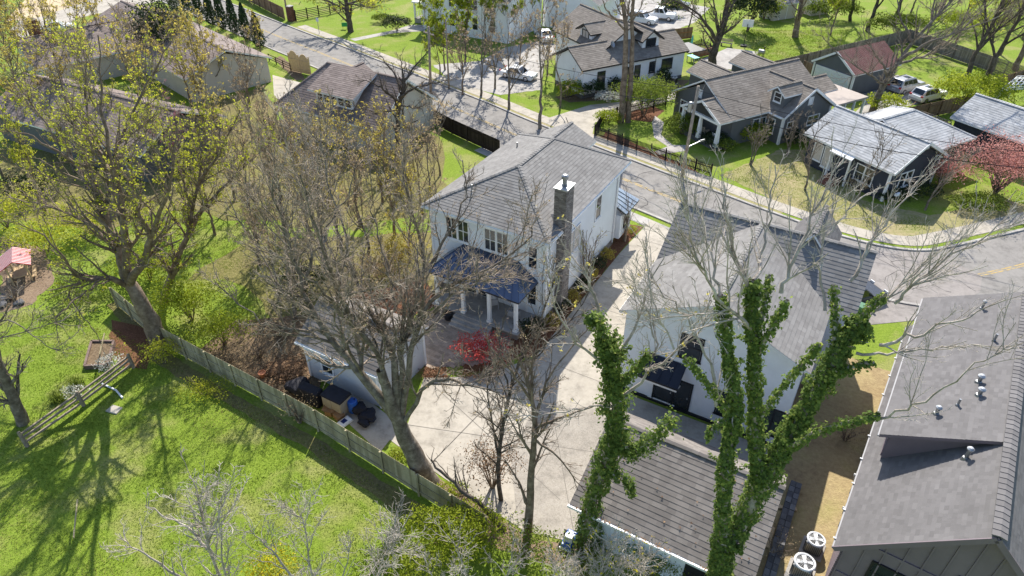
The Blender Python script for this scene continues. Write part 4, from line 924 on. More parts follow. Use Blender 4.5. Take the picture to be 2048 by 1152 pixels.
dw, _ = prism_walls(wh, 9.5, 12.0, 1.5, 5, 5.2, 6.2, 'y', 'siding_white', False, z0=3.8); dw['F'].window(.6, 4.35, 1.3, .9, 'trim_black', 'glass', 2, 1)
rf = Roof(wh, 'shingle_tan', 'trim_black', .25, .36); rf.gable(9.1, 12.4, 1.0, 5.5, 5.2, 6.4, 'y'); rf.finish()
w = ws['F']; w.window(2.1, .8, .95, 2.0, 'trim_black', 'glass', 1, 2); w.window(6.4, 1.0, .7, 1.7, 'trim_black', 'glass'); w.window(7.5, 1.0, .7, 1.7, 'trim_black', 'glass'); w.window(9.7, 1.6, .75, 1.2, 'trim_black', 'glass'); w.window(11.6, 1.7, 1.5, 1.15, 'trim_black', 'glass', 2, 2)
MB().box(.35, .36, 0, 15.42, 6.42, .45).build('foundation', 'stone_dark', wh); MB().bar((10.9, .33, .2), (10.9, .33, 3.4), .08).build('downspout', 'metal_grey', wh)
m = MB(); m.lathe([(.06, 0), (.25, .06), (.40, .16), (.38, .17), (.0, .05)], 14); dsh = m.build('satellite_dish', 'metal_grey', wh); dsh.location = (5.4, 2.1, 5.15); dsh.rotation_euler = (math.radians(60), 0, .4)
MB().bar((5.4, 2.1, 4.6), (5.4, 2.1, 5.15), .05).build('dish_mast', 'metal_grey', wh)
MB().box(15.8, 0, 3.1, 18.6, 3.5, 3.22).build('awning', 'trim_black', wh)
t = ac_unit('air conditioner against the white house wall with black windows', loc2(WO, -28.3, 13.2, -.7) + (0,), 1.0, None)
if 'group' in t: del t['group']
# cedar deck boxes and bin by it
for k, (px, py, lab) in enumerate(((1345, 82, 'orange cedar screen behind the white house, leaning'), (1385, 118, 'orange cedar deck railing right of the white house'))):
    t = thing('cedar_screen', lab, 'screen', P(px, py), 62 if k else 70)
    for i in range(10): MB().box(-.05, i * .32, .1, .03, i * .32 + .28, 1.7 if k == 0 else 1.1, R.random()).build('slat', 'plank_brown', t)
    for z in (.3, 1.0): MB().box(.03, 0, z, .10, 3.2, z + .1).build('rail', 'wood_orange', t)
t = thing('umbrella_stand', 'closed teal patio umbrella behind the white house', 'umbrella', P(1381, 103)); MB().lathe([(.25, 0), (.25, .08), (.03, .1), (.03, 1.0)], 10).build('stand', 'metal_grey', t); MB().lathe([(.05, .9), (.16, 1.1), (.12, 2.0), (.02, 2.3)], 8).build('canopy', 'plastic_teal', t)
for i, (px, py) in enumerate(((1385, 124), (1392, 112))):
    t = thing('patio_table', ['pale teal patio table beside the white house, nearer one', 'pale teal patio table beside the white house, farther one'][i], 'table', P(px, py), 62)
    MB().box(-.8, -.45, .70, .8, .45, .75).build('top', 'plastic_white' if i else 'plastic_teal', t)
    for x in (-.7, .7):
        for y in (-.38, .38): MB().box(x - .04, y - .04, 0, x + .04, y + .04, .7).build('leg', 'trim_grey', t)

# white house at the top edge, behind budding trees
tw = thing('top_white_house', 'tall white house at the top edge behind light-green budding trees', 'house', (-13.5, 107.5, 0), 30.5)
ws, _ = prism_walls(tw, 0, 15, 0, 10, 5.6, 7.6, 'x', 'siding_white', True, faces='FL', course=.22); rf = Roof(tw, 'shingle_grey', 'trim_white', .3, .45); rf.gable(-.5, 15.5, -.5, 10.5, 5.6, 7.9, 'x'); rf.finish()
for x in (1.5, 5, 9, 12): ws['F'].window(x, 1.2, .9, 1.6); ws['F'].window(x, 3.9, .9, 1.4)
ws['L'].window(3, 3.7, .9, 1.4); ws['L'].window(6.5, 3.7, .9, 1.4)
MB().box(-3.2, 2, 0, 0, 9, .7).build('porch_base', 'concrete_old', tw); MB().box(-3.4, 1.8, 3.0, .0, 9.2, 3.2).build('porch_roof', 'trim_white', tw)
for y in (2.1, 5.5, 8.8): MB().box(-3.2, y - .12, .7, -2.96, y + .12, 3.0).build('porch_post', 'trim_white', tw)
for i in range(14): MB().box(-3.15, 2.2 + i * .48, .7, -3.08, 2.28 + i * .48, 1.6).build('baluster', 'trim_white', tw)
tw2 = thing('top_gabled_house', 'white gabled house at the top edge left of the parked pickups', 'house', (*P(1085, 52)[:2], 0), 30.5)
prism_walls(tw2, 0, 9, 0, 9, 4.2, 6.6, 'y', 'siding_white', True, faces='FL', course=.22); rf = Roof(tw2, 'shingle_grey', 'trim_white', .3, .45); rf.gable(-.4, 9.4, -.4, 9.4, 4.2, 6.9, 'y'); rf.finish()
# sheds top right
for k, (px, py, lab, w_, d_, h_) in enumerate(((1545, 42, 'small cream shed with white trim among evergreens at the top', 4.5, 3.2, 2.4), (1622, 32, 'low pale shed under hedge at the top right', 3.6, 2.6, 1.7))):
    t = thing('garden_shed', lab, 'shed', P(px, py), -25); ww, _ = prism_walls(t, 0, w_, 0, d_, h_, h_ + .9, 'x', 'siding_cream', True, faces='FL'); rf = Roof(t, 'shingle_grey', 'trim_white'); rf.gable(-.3, w_ + .3, -.3, d_ + .3, h_, h_ + 1.05, 'x'); rf.finish()
    ww['F'].door(1.2, 0, 1.3, h_ - .5, 'siding_cream')
# brown-roofed house on the left of the street
BO = Vector((-12.8, 62.2)); br = thing('brown_roof_house', 'white house with brown shingle roof and long five-window dormer left of the street', 'house', (BO.x, BO.y, 0), 30)
ws, _ = prism_walls(br, -9.5, -.4, .4, 9.3, 2.9, 6.2, 'x', 'siding_cream', True, faces='FR', course=.2); prism_walls(br, -13.6, -9.4, .5, 9.2, 2.9, mat='siding_cream', siding=False)
rf = Roof(br, 'shingle_brown', 'trim_white', .27, .38); rf.hip(-14.1, 0, 0, 9.7, 3.0, 6.6, 'x', 3.8, 0); rf.finish()
rake(br, (.03, 0, 2.93), (.03, 4.85, 6.53), 'trim_white'); rake(br, (.03, 9.7, 2.93), (.03, 4.85, 6.53), 'trim_white')
m = MB(); m.hexa([(-9.0, 1.2, 3.7), (-4.2, 1.2, 3.7), (-4.2, 4.7, 5), (-9.0, 4.7, 5)], [(-9.0, 1.2, 5.25), (-4.2, 1.2, 5.25), (-4.2, 4.7, 6.45), (-9.0, 4.7, 6.45)]); m.build('dormer', 'siding_white', br)
rf = Roof(br, 'shingle_brown', 'trim_white', .27, .38); rf.face((-9.6, .7, 5.2), (-3.6, .7, 5.2), (-3.6, 4.85, 6.68), (-9.6, 4.85, 6.68)); rf.finish()
dw = Wall(br, (-9.0, 1.2, 0), (1, 0, 0))
for i in range(5): dw.window(.25 + i * .92, 4.05, .68, .95, cols=1, rows=2, trim=.07)
rf = Roof(br, 'shingle_brown', 'trim_white', .27, .38); prism_walls(br, -13.2, -10.6, 7.5, 11.5, 3.2, 4.0, 'y', 'siding_white', False); rf.gable(-13.6, -10.2, 7, 12, 3.3, 4.3, 'y'); rf.finish()
# tall arched cedar gate beside it
gt = thing('arched_gate', 'pale cedar double gate with arched tops beside the brown-roofed house', 'gate', P(583, 142), 120)
for k in range(2):
    y0 = k * 1.75; H = 2.2
    for i in range(9):
        y = y0 + i * .175; hh = H + .55 * math.sin(math.pi * (i + .5) / 9) - .2 * k
        MB().box(-.03, y, .08, .03, y + .165, hh, R.random()).build('board', 'wood_raw', gt)
    for z in (.45, 1.6): MB().box(.03, y0, z, .09, y0 + 1.57, z + .12).build('rail', 'wood_raw', gt)
for y in (-.12, 1.6, 3.35): MB().box(-.06, y, 0, .06, y + .12, 2.35).build('post', 'wood_raw', gt)
# long low brown house behind the maples, left
LO = Vector((-29.5, 84.4)); lh = thing('long_brown_house', 'long low house with dark brown roof behind the yellow maples, by the cypress row', 'house', (LO.x, LO.y, 0), -45)
prism_walls(lh, -10.5, -.5, .5, 31, 2.9, 4.6, 'y', 'siding_cream', True, faces='FL', course=.22); rf = Roof(lh, 'shingle_brown', 'trim_white', .3, .45); rf.gable(-11, 0, 0, 32, 3.0, 5.1, 'y'); rf.finish()
prism_walls(lh, -21, -8, 16, 27, 2.9, 4.6, 'x', 'siding_cream', False); rf = Roof(lh, 'shingle_brown', 'trim_white', .3, .45); rf.gable(-22, -6, 15.5, 27.5, 3.0, 5.2, 'x'); rf.finish()
brick_box(lh, -19.4, 24.0, 3.0, -18.2, 25.4, 6.4, 'brick_red', .3, .12)
lh2 = thing('lower_brown_house', 'brown-roofed house mostly hidden behind the lime maple crown on the left', 'house', (*P(142, 273, 3.0)[:2], 0), 27)
ww, _ = prism_walls(lh2, -13, 9, .4, 10, 2.9, 4.9, 'x', 'siding_slate', True, faces='FR', course=.22); rf = Roof(lh2, 'shingle_brown', 'trim_white', .3, .45); rf.gable(-13.5, 9.5, 0, 10.4, 3.0, 5.4, 'x'); rf.finish()
for x in (14, 16.5, 19.5): ww['F'].window(x, .9, .9, 1.3)
# ------------------------------------------------------------------ fences: every board, post and rail a piece of its own
def fence(name, label, pts, h=1.8, pw=0.14, gap=0.008, mat='plank_fence', every=2.4, rails=(0.35, 1.0, 1.6), side=1, dog=0.03, th=0.02, post=0.10, ph=0.0, cat='fence', rail_mat=None, horizontal=False, limit=300):
    pts = [Vector(p[:2]) for p in pts]; o = pts[0]; t = thing(name, label, cat, (o.x, o.y, 0))
    ms = []
    for tn in (0.0, 0.2, 0.4, 0.6, 0.8, 1.0):
        b = MB(); prof = [(-pw / 2, 0.04), (pw / 2, 0.04), (pw / 2, h - dog), (pw / 2 - dog, h), (-pw / 2 + dog, h), (-pw / 2, h - dog)]
        b.hexa([(x, -th / 2, z) for x, z in prof], [(x, th / 2, z) for x, z in prof], tn); ms.append(b.mesh('board', mat))
    cnt = 0; rest = MB()
    for i in range(len(pts) - 1):
        a, b = pts[i] - o, pts[i + 1] - o; d = (b - a); L = d.length; d.normalize(); n = Vector((-d.y, d.x)) * side; rz = math.atan2(d.y, d.x)
        np_ = max(1, int(round(L / every)))
        for k in range(np_ + (1 if i == len(pts) - 2 else 0)):
            q = a + d * (L * k / np_) + n * (post / 2 + th)
            MB().box(-post / 2, -post / 2, 0, post / 2, post / 2, h + ph).build('post', rail_mat or mat, t).location = (q.x, q.y, 0); t.children[-1].rotation_euler = (0, 0, rz)
        for k in range(np_):
            for z in rails:
                p, q = a + d * (L * k / np_) + n * (.045 / 2 + th / 2 + .002), a + d * (L * (k + 1) / np_) + n * (.045 / 2 + th / 2 + .002)
                MB().bar((p.x, p.y, z), (q.x, q.y, z), .045, .09, R.random()).build('rail', rail_mat or mat, t)
        if horizontal: continue
        m = int(L / (pw + gap))
        for k in range(m):
            q = a + d * ((k + .5) * (pw + gap))
            if cnt < limit:
                bo = inst('board', R.choice(ms), t, (q.x, q.y, R.uniform(-.012, .012)), rz + R.gauss(0, .02)); cnt += 1
            else:
                rest.bar((q.x, q.y, .04), (q.x, q.y, h), pw, th, R.random(), up=(d.x, d.y, 0))
    if rest.v: rest.build('boards', mat, t, kind='stuff')
    return t
fence('board_fence', 'weathered greenish board fence running diagonally past the grey garage', [P(238, 614), P(330, 692), P(639, 861), P(840, 990), P(975, 1074)], 1.75, .145, .006, 'plank_fence', 2.4, (.35, 1.05), -1)
fence('picket_fence', 'black picket fence along the far sidewalk and around the bungalow garden', [P(1330, 211), P(1206, 241), P(1188, 272), P(1300, 311), P(1420, 352)], 1.15, .085, .06, 'plank_black', 1.9, (.3, .85), 1, .035, .02, .11, .12)
fence('grey_board_fence', 'tall weathered board fence behind the red-roofed garage', [(28.5, 83.7), (56.9, 100.4), (63.8, 84.0), (70, 69)], 1.9, .15, .006, 'plank_grey', 2.4, (.4, 1.5), -1)
fence('side_fence', 'short brown fence beside the red-roofed garage', [P(1602, 148), P(1628, 160)], 1.75, .15, .006, 'plank_brown', 1.6, (.4, 1.4), 1)
fence('brown_fence', 'orange-brown board fence beside the parked cars and lime shrub', [P(1798, 248), P(1850, 237), P(1900, 226), P(1945, 216)], 1.8, .15, .006, 'plank_brown', 2.4, (.4, 1.4), -1)
fence('corner_fence', 'orange-brown fence behind the white pergola at the right edge', [P(1975, 188), P(2060, 160)], 1.8, .15, .006, 'plank_brown', 2.4, (.4, 1.4), -1)
fence('dark_board_fence', 'dark board fence along the near side of the street', [P(845, 236), P(905, 268), P(1000, 312)], 1.7, .15, .006, 'plank_dark', 2.4, (.4, 1.4), -1)
fence('top_board_fence', 'reddish-brown board fence beside the sidewalk at the top', [P(470, -12), P(520, 14), P(571, 40)], 1.9, .15, .006, 'plank_brown', 2.4, (.4, 1.5), -1)
fence('slat_fence', 'dark horizontal slat fence at the top edge right of the brick pillar', [P(592, 42), P(660, 28), P(740, 6), P(800, -6)], 1.7, .15, .006, 'plank_dark', 2.0, (.2, .45, .7, .95, 1.2, 1.45), -1, horizontal=True, post=.14)
fence('rail_fence', 'low dark three-rail fence left of the arched gate', [P(540, 122), P(583, 142)], 1.0, .15, .006, 'plank_dark', 1.8, (.3, .6, .9), -1, horizontal=True)
fence('garden_fence', 'thin dark picket fence behind the terrace of the white house', [P(1382, 100), P(1400, 92), P(1418, 100), P(1430, 118)], 1.0, .06, .08, 'plank_dark', 1.8, (.3, .8), 1)
bp = thing('brick_pillar', 'red brick pillar where two fences meet at the top', 'pillar', P(584, 42), 30); brick_box(bp, -.4, -.4, 0, .4, .4, 2.2, 'brick_red', .24, .085, 'shaft'); MB().box(-.48, -.48, 2.2, .48, .48, 2.3).build('cap', 'concrete_old', bp)
# split-rail fence on the lower lawn
sr = thing('split_rail_fence', 'three-rail timber fence on the lawn below the raised bed', 'fence', P(268, 736))
q0 = P(268, 736); posts = [P(268, 736) - q0, P(168, 812) - q0, P(55, 893) - q0]
for q in posts: MB().hexa([(q.x - .09, q.y - .09, 0), (q.x + .09, q.y - .09, 0), (q.x + .09, q.y + .09, 0), (q.x - .09, q.y + .09, 0)], [(q.x - .07, q.y - .07, 1.22), (q.x + .07, q.y - .07, 1.25), (q.x + .07, q.y + .07, 1.2), (q.x - .07, q.y + .07, 1.18)]).build('post', 'wood_grey', sr, bevel=.02)
for a, b in zip(posts[:-1], posts[1:]):
    for z in (.35, .68, 1.0): MB().bar((a.x, a.y, z + R.gauss(0, .03)), (b.x, b.y, z + R.gauss(0, .03)), .10, .13).build('rail', 'wood_grey', sr, bevel=.02)

# ------------------------------------------------------------------ cars
def car(name, label, loc, az, kind, mat, cat='car', group=None):
    L, Wd, H = {'suv': (4.7, 1.9, 1.72), 'sedan': (4.6, 1.82, 1.45), 'pickup': (5.4, 1.95, 1.85), 'wagon': (4.6, 1.85, 1.6)}[kind]
    t = thing(name, label, cat, loc, az, group)          # local +y is the car's front
    hw = Wd / 2; hl = L / 2; zb = .28; belt = H * .58
    side = {'suv': [(-hl, .5), (-hl + .05, zb), (hl - .1, zb), (hl, .5), (hl - .02, .82), (hl - .25, .98), (hl - 1.35, belt), (-hl + .12, belt), (-hl, .9)],
            'sedan': [(-hl, .45), (-hl + .08, zb - .03), (hl - .1, zb - .03), (hl, .45), (hl - .03, .66), (hl - .3, .78), (hl - 1.35, belt), (-hl + .9, belt), (-hl + .1, .86), (-hl, .75)],
            'pickup': [(-hl, .6), (-hl + .03, .42), (hl - .1, .42), (hl, .6), (hl - .02, 1.0), (hl - .15, 1.12), (hl - 1.45, belt), (-hl + .05, belt), (-hl, .95)]}
    side['wagon'] = side['suv']; pf = side[kind]
    m = MB(); m.hexa([(-hw, y, z) for y, z in pf], [(hw, y, z) for y, z in pf]); m.build('body', mat, t, bevel=.07)
    gh = {'suv': (-hl + .10, hl - 1.35, -hl + .45, hl - 2.0), 'wagon': (-hl + .10, hl - 1.30, -hl + .55, hl - 2.0), 'sedan': (-hl + .85, hl - 1.30, -hl + 1.45, hl - 2.05), 'pickup': (-.75, hl - 1.4, -.55, hl - 2.0)}[kind]
    y0, y1, y2, y3 = gh; ti = .16
    b4 = [(-hw + .05, y0, belt - .03), (hw - .05, y0, belt - .03), (hw - .05, y1, belt - .03), (-hw + .05, y1, belt - .03)]
    t4 = [(-hw + ti + .05, y2, H), (hw - ti - .05, y2, H), (hw - ti - .05, y3, H), (-hw + ti + .05, y3, H)]
    MB().hexa(b4, t4).build('cabin', mat, t, bevel=.05)
    def pane(nm, ring, a, b, c, d, out):
        """pane between fractions (a,b) along and (c,d) up a cabin side"""
        p0, p1, q0, q1 = [Vector(v) for v in ring]; n = (p1 - p0).cross(q0 - p0).normalized() * out
        f = lambda s, u: p0.lerp(p1, s).lerp(q0.lerp(q1, s), u)
        c4 = [f(a, c), f(b, c), f(b, d), f(a, d)]
        MB().hexa([v + n * .002 for v in c4], [v + n * .014 for v in c4]).build(nm, 'glass_car', t)
    B = b4; T = t4
    pane('windscreen', (B[2], B[3], T[2], T[3]), .07, .93, .12, .92, 1); pane('rear_window', (B[0], B[1], T[0], T[1]), .1, .9, .2, .9, 1)
    for ring in ((B[1], B[2], T[1], T[2]), (B[3], B[0], T[3], T[0])):
        fl = ring[0] == B[3]
        cuts = ((.08, .34), (.37, .64), (.67, .93)) if kind in ('suv', 'wagon') else ((.10, .48), (.52, .90))
        for a, b in cuts: pane('side_window', ring, a, b, .16, .88, 1)
    for sx in (-1, 1):
        for yy in (-hl + .85, hl - .88):
            w = MB().cyl((sx * (hw - .20), yy, .34), (sx * (hw + .01), yy, .34), .34, n=18).build('wheel', 'black_rubber', t)
            MB().cyl((sx * (hw + .0), yy, .34), (sx * (hw + .022), yy, .34), .22, n=14).build('rim', 'chrome', w)
        MB().box(sx * hw * .72 - .18, hl - .06, .66, sx * hw * .72 + .18, hl + .012, .82).build('headlight', 'plastic_white', t)
        MB().box(sx * hw * .80 - .14, -hl - .015, .82, sx * hw * .80 + .14, -hl + .10, 1.0).build('tail_light', 'plastic_red', t)
        MB().box(sx * (hw + .08) - .09, y1 - .25, belt, sx * (hw + .08) + .09, y1 - .10, belt + .14).build('mirror', mat, t)
    MB().box(-.24, -hl - .02, .60, .24, -hl + .02, .72).build('number_plate', 'plastic_white', t)
    MB().box(-hw + .1, hl - .03, .36, hw - .1, hl + .03, .52).build('bumper', 'trim_grey', t); MB().box(-hw + .1, -hl - .04, .38, hw - .1, -hl + .03, .56).build('bumper', 'trim_grey', t)
    if kind in ('suv', 'wagon'):
        for sx in (-1, 1): MB().bar((sx * (hw - .32), y2 + .1, H + .05), (sx * (hw - .32), y3 - .1, H + .05), .04).build('roof_rail', 'trim_black', t)
        MB().box(-.4, y3 - 1.1, H - .02, .4, y3 - .3, H + .006).build('sunroof', 'glass_car', t)
    if kind == 'pickup': MB().box(-hw + .12, -hl + .1, belt - .02, hw - .12, -.8, belt + .012).build('load_bed', 'trim_black', t)
    return t
car('parked_suv', 'silver SUV parked beside the red-roofed garage', P(1809, 181), 61, 'suv', 'car_silver', 'SUV')
car('parked_wagon', 'white wagon parked between the silver SUV and the brown fence', P(1853, 199), 63, 'wagon', 'car_white')
car('parked_sedan', 'white sedan parked on the side drive behind bare trees', P(1037, 156), 118, 'sedan', 'car_white')
car('parked_car', 'white car with red tail lights parked left of the white house', P(1088, 78), -15, 'sedan', 'car_white')
car('pickup_truck', 'white pickup truck parked in the gravel drive at the top', P(1316, 38), 112, 'pickup', 'car_white', 'pickup')
car('parked_van', 'white SUV parked left of the pickup truck at the top', P(1283, 46), 118, 'suv', 'car_white', 'SUV')
car('dark_car', 'dark car parked behind the pickup truck at the top edge', P(1350, 14), 112, 'sedan', 'car_dark')
car('pad_car', 'dark car beside the white clapboard house, seen through the ivy tree', P(1702, 602), 70, 'sedan', 'car_dark')
car('left_car', 'white car behind the brick chimney at upper left', P(118, 62), 60, 'sedan', 'car_white')

# ------------------------------------------------------------------ utility poles and wires
def pole(label, base, top, r=0.15, arms=((.9, 1.1),), mat='wood_pole'):
    b = Vector(base); t = Vector(top); o = thing('utility_pole', label, 'pole', b)
    MB().cyl((0, 0, 0), t - b, r, r * .72, 12).build('shaft', mat, o, smooth=True)
    for f, w in arms:
        c = (t - b) * f; MB().bar(c + Vector((-w * .6, w * .6, 0)), c + Vector((w * .6, -w * .6, 0)), .10, .12).build('crossarm', 'wood_grey', o)
        for s in (-.5, -.2, .2, .5):
            q = c + Vector((-w * s, w * s, .06)); MB().lathe([(.035, 0), (.05, .05), (.03, .12), (0, .13)], 8).build('insulator', 'trim_grey', o).location = q
    return o
pA0, pB0, pC0, pD0 = P(1363, 357), P(862, 189), P(898, 178), P(577, 42)
pA1 = PY(1397, 172, pA0.y); pB1 = PY(857, 53, pB0.y); pC1 = PY(891, 38, pC0.y); pD1 = pD0 + Vector((.1, 0, 9))
oA = pole('weathered utility pole on the far sidewalk with a lamp arm', pA0, pA1, .17, ())
m = MB(); c = (pA1 - pA0) * .36; m.bar(c, c + Vector((1.5, .9, .25)), .05); m.build('lamp_arm', 'metal_grey', oA); m = MB(); m.hexa([(1.3, .75, c.z + .14), (1.9, 1.1, c.z + .14), (1.84, 1.22, c.z + .14), (1.24, .87, c.z + .14)], [(1.35, .8, c.z + .3), (1.8, 1.06, c.z + .3), (1.78, 1.12, c.z + .3), (1.3, .86, c.z + .3)]); m.build('lamp_head', 'metal_grey', oA).location = (c.x, c.y, 0)
m = MB(); m.lathe([(.16, -.45), (.2, -.4), (.2, .35), (.12, .45)], 12); tr = m.build('transformer', 'metal_grey', oA); tr.location = (pA1 - pA0) * .78 + Vector((-.35, .2, 0))
pole('pale utility pole by the side drive at upper centre', pB0, pB1, .17)
pole('slim brown utility pole behind the pale pole', pC0, pC1, .11, ())
pole('brown utility pole by the brick pillar at the top', pD0, pD1, .15)
def wire(label, a, b, sag, r=.022):
    a = Vector(a); b = Vector(b); m = MB(); n = 14; pr = None
    for i in range(n + 1):
        t = i / n; q = a.lerp(b, t) - Vector((0, 0, sag * 4 * t * (1 - t))) - a
        if pr is not None: m.cyl(pr, q, r, n=4)
        pr = q
    o = m.build('overhead_wire', 'trim_black'); o.location = a; tag(o, label, 'wire')
wire('upper overhead wire between the weathered and the pale pole', pA1 - Vector((0, 0, .3)), pB1 - Vector((0, 0, .3)), 1.0)
wire('lower overhead wire between the weathered and the pale pole', pA1 - Vector((0, 0, 1.6)), pB1 - Vector((0, 0, 1.6)), 1.3, .03)
wire('overhead wire from the weathered pole towards the road bend', pA1 - Vector((0, 0, .4)), (42, 46, 8.0), .8)
wire('thick overhead cable from the weathered pole towards the road bend', pA1 - Vector((0, 0, 1.6)), (42, 46, 6.8), 1.0, .03)
wire('overhead wire from the pale pole to the pole by the brick pillar', pB1 - Vector((0, 0, .3)), pD1 - Vector((0, 0, .3)), .8)
wire('service wire from the weathered pole to the slate bungalow', pA1 - Vector((0, 0, .8)), w3(loc2(GO, FAZ, -4.8, 6.8), 5.3), .3)
# street signs
sg = thing('street_sign', 'small sign on a thin post by the kerb at the top', 'sign', P(639, 68)); MB().box(-.03, -.03, 0, .03, .03, 2.4).build('post', 'metal_grey', sg); MB().box(-.2, -.045, 1.8, .2, -.032, 2.35).build('plate', 'plastic_white', sg)
sg = thing('yard_sign', 'small green yard sign by the tree trunk at the top', 'sign', P(690, 58), 0)
for x in (-.3, .3): MB().box(x - .015, -.015, 0, x + .015, .015, .7).build('stake', 'metal_grey', sg)
MB().box(-.42, -.02, .35, .42, .02, .95).build('plate', 'sign_green', sg)
mb_ = thing('mailbox', 'grey mailbox on a post at the road bend', 'mailbox', P(1786, 412), 60); MB().box(-.05, -.05, 0, .05, .05, 1.05).build('post', 'wood_grey', mb_); m = MB(); m.hexa([(-.12, -.25, 1.05), (.12, -.25, 1.05), (.12, -.25, 1.22), (.07, -.25, 1.3), (-.07, -.25, 1.3), (-.12, -.25, 1.22)], [(-.12, .25, 1.05), (.12, .25, 1.05), (.12, .25, 1.22), (.07, .25, 1.3), (-.07, .25, 1.3), (-.12, .25, 1.22)]); m.build('box', 'plastic_white', mb_)

# ------------------------------------------------------------------ things beside the grey garage
def one(name, label, cat, mb, mat, loc, az=0, bevel=.0, smooth=False):
    o = mb.build(name, mat, None, bevel, smooth); o.location = loc; o.rotation_euler = (0, 0, -math.radians(az)); return tag(o, label, cat)
def lumpy(n=14, k=9, r=.5, h=.6, seed=1, amp=.18):
    rr = random.Random(seed); m = MB(); pr = []
    for j in range(k + 1):
        u = j / k; ring = []
        for i in range(n):
            a = 2 * math.pi * i / n; q = r * (math.sin(math.pi * (.12 + .88 * (1 - u))) ** .6) * (1 + amp * math.sin(3 * a + seed) + rr.uniform(-amp, amp) * .6) if u < .99 else .02
            ring.append((q * math.cos(a), q * math.sin(a), h * u))
        pr.append(ring)
    for j in range(k):
        for i in range(n): m.poly([pr[j][i], pr[j][(i + 1) % n], pr[j + 1][(i + 1) % n], pr[j + 1][i]])
    return m
t = thing('storage_cabinet', 'beige outdoor storage cabinet with black lid beside the grey garage', 'cabinet', P(683, 822), 30)
MB().box(-1.0, -.4, 0, .45, .5, 1.15).build('body', 'plastic_beige', t, bevel=.02); m = MB(); m.hexa([(-1.06, -.46, 1.15), (.51, -.46, 1.15), (.51, .56, 1.15), (-1.06, .56, 1.15)], [(-1.03, -.43, 1.24), (.48, -.43, 1.24), (.48, .53, 1.33), (-1.03, .53, 1.33)]); m.build('lid', 'cloth_black', t)
for x in (-.95, -.24): MB().box(x, -.425, .08, x + .66, -.4, 1.08).build('door', 'plastic_beige', t)
m = MB(); m.hexa([(-.9, -.45, 0), (.9, -.45, 0), (.9, .45, 0), (-.9, .45, 0)], [(-.75, -.33, 1.0), (.8, -.30, 1.05), (.75, .33, 1.1), (-.8, .33, 1.0)])
one('covered_grill', 'black fabric cover over a grill at the left of the beige cabinet', 'grill cover', m, 'cloth_black', P(625, 800), 30, .12)
m = lumpy(16, 8, .7, .75, 5); one('covered_chair', 'dark cover slumped over a low chair by the leaf pile', 'cover', m, 'cloth_black', P(598, 782), 0, 0, True)
t = thing('recycling_bin', 'bright blue recycling bin beside the beige cabinet', 'bin', P(662, 812), 20); MB().hexa([(-.22, -.17, .0), (.22, -.17, .0), (.22, .17, .0), (-.22, .17, .0)], [(-.29, -.23, .62), (.29, -.23, .62), (.29, .23, .62), (-.29, .23, .62)]).build('tub', 'plastic_blue', t); MB().box(-.31, -.25, .60, .31, .25, .66).build('rim', 'plastic_blue', t)
for i, (px, py, s, lab) in enumerate(((660, 828, .42, 'small cardboard box in front of the blue recycling bin'), (678, 835, .5, 'torn cardboard box beside the white bag'))):
    t = thing('cardboard_box', lab, 'box', P(px, py), 15 + 30 * i); MB().box(-s / 2, -s / 2, 0, s / 2, s / 2, .35).build('carton', 'cardboard', t)
    for q in (-1, 1): MB().hexa([(q * s / 2, -s / 2, .35), (q * s / 2 + q * .01, -s / 2, .35), (q * s / 2 + q * .01, s / 2, .35), (q * s / 2, s / 2, .35)], [(q * (s / 2 + .18), -s / 2, .44), (q * (s / 2 + .19), -s / 2, .44), (q * (s / 2 + .19), s / 2, .44), (q * (s / 2 + .18), s / 2, .44)]).build('flap', 'cardboard', t)
t = thing('soil_bag', 'white printed bag lying beside the board fence', 'bag', P(690, 846), 40)
m = MB(); m.hexa([(-.3, -.45, .02), (.3, -.45, .02), (.3, .45, .02), (-.3, .45, .02)], [(-.24, -.38, .2), (.24, -.38, .18), (.25, .38, .2), (-.23, .38, .22)]); m.build('bag', 'plastic_white', t, bevel=.06)
MB().box(-.14, -.2, .205, .14, .12, .215).build('print', 'plastic_navy', t)
t = thing('blue_barrel', 'blue plastic barrel behind the black rubbish bags', 'barrel', P(708, 822)); MB().lathe([(.26, 0), (.3, .1), (.31, .3), (.29, .33), (.31, .36), (.31, .6), (.29, .63), (.31, .66), (.29, .86), (.25, .9), (0, .88)], 16).build('drum', 'plastic_blue', t); MB().lathe([(.05, .88), (.05, .93), (0, .93)], 8, (.12, .1)).build('bung', 'trim_black', t)
for i, (px, py, r_, h_, lab) in enumerate(((722, 826, .42, .7, 'tall black rubbish bag beside the blue barrel'), (738, 838, .5, .55, 'slumped black rubbish bag by the concrete edge'), (730, 850, .34, .4, 'smallest black rubbish bag nearest the fence'))):
    one('rubbish_bag', lab, 'rubbish bag', lumpy(14, 9, r_, h_, 3 + i, .22), 'cloth_black', P(px, py), 0, 0, True)
t = thing('flower_pot', 'terracotta pot standing on the fence-side leaf bed', 'pot', P(526, 754)); MB().lathe([(.14, 0), (.22, .32), (.25, .33), (.25, .4), (.2, .4), (.18, .34), (0, .34)], 14).build('pot', 'terracotta', t)
lf = MB()
for i in range(2200):
    a = R.uniform(0, 6.28); q = abs(R.gauss(0, .9)); c = P(570, 745); x = q * math.cos(a) * 1.1; y = q * math.sin(a) * .9; z = max(0, .35 - q * .25) + .02
    b = R.uniform(0, 6.28); s = R.uniform(.05, .1); lf.poly([(x + s * math.cos(b), y + s * math.sin(b), z + R.uniform(0, .06)), (x + s * math.cos(b + 2), y + s * math.sin(b + 2), z + R.uniform(0, .06)), (x + s * math.cos(b + 4), y + s * math.sin(b + 4), z)], R.random())
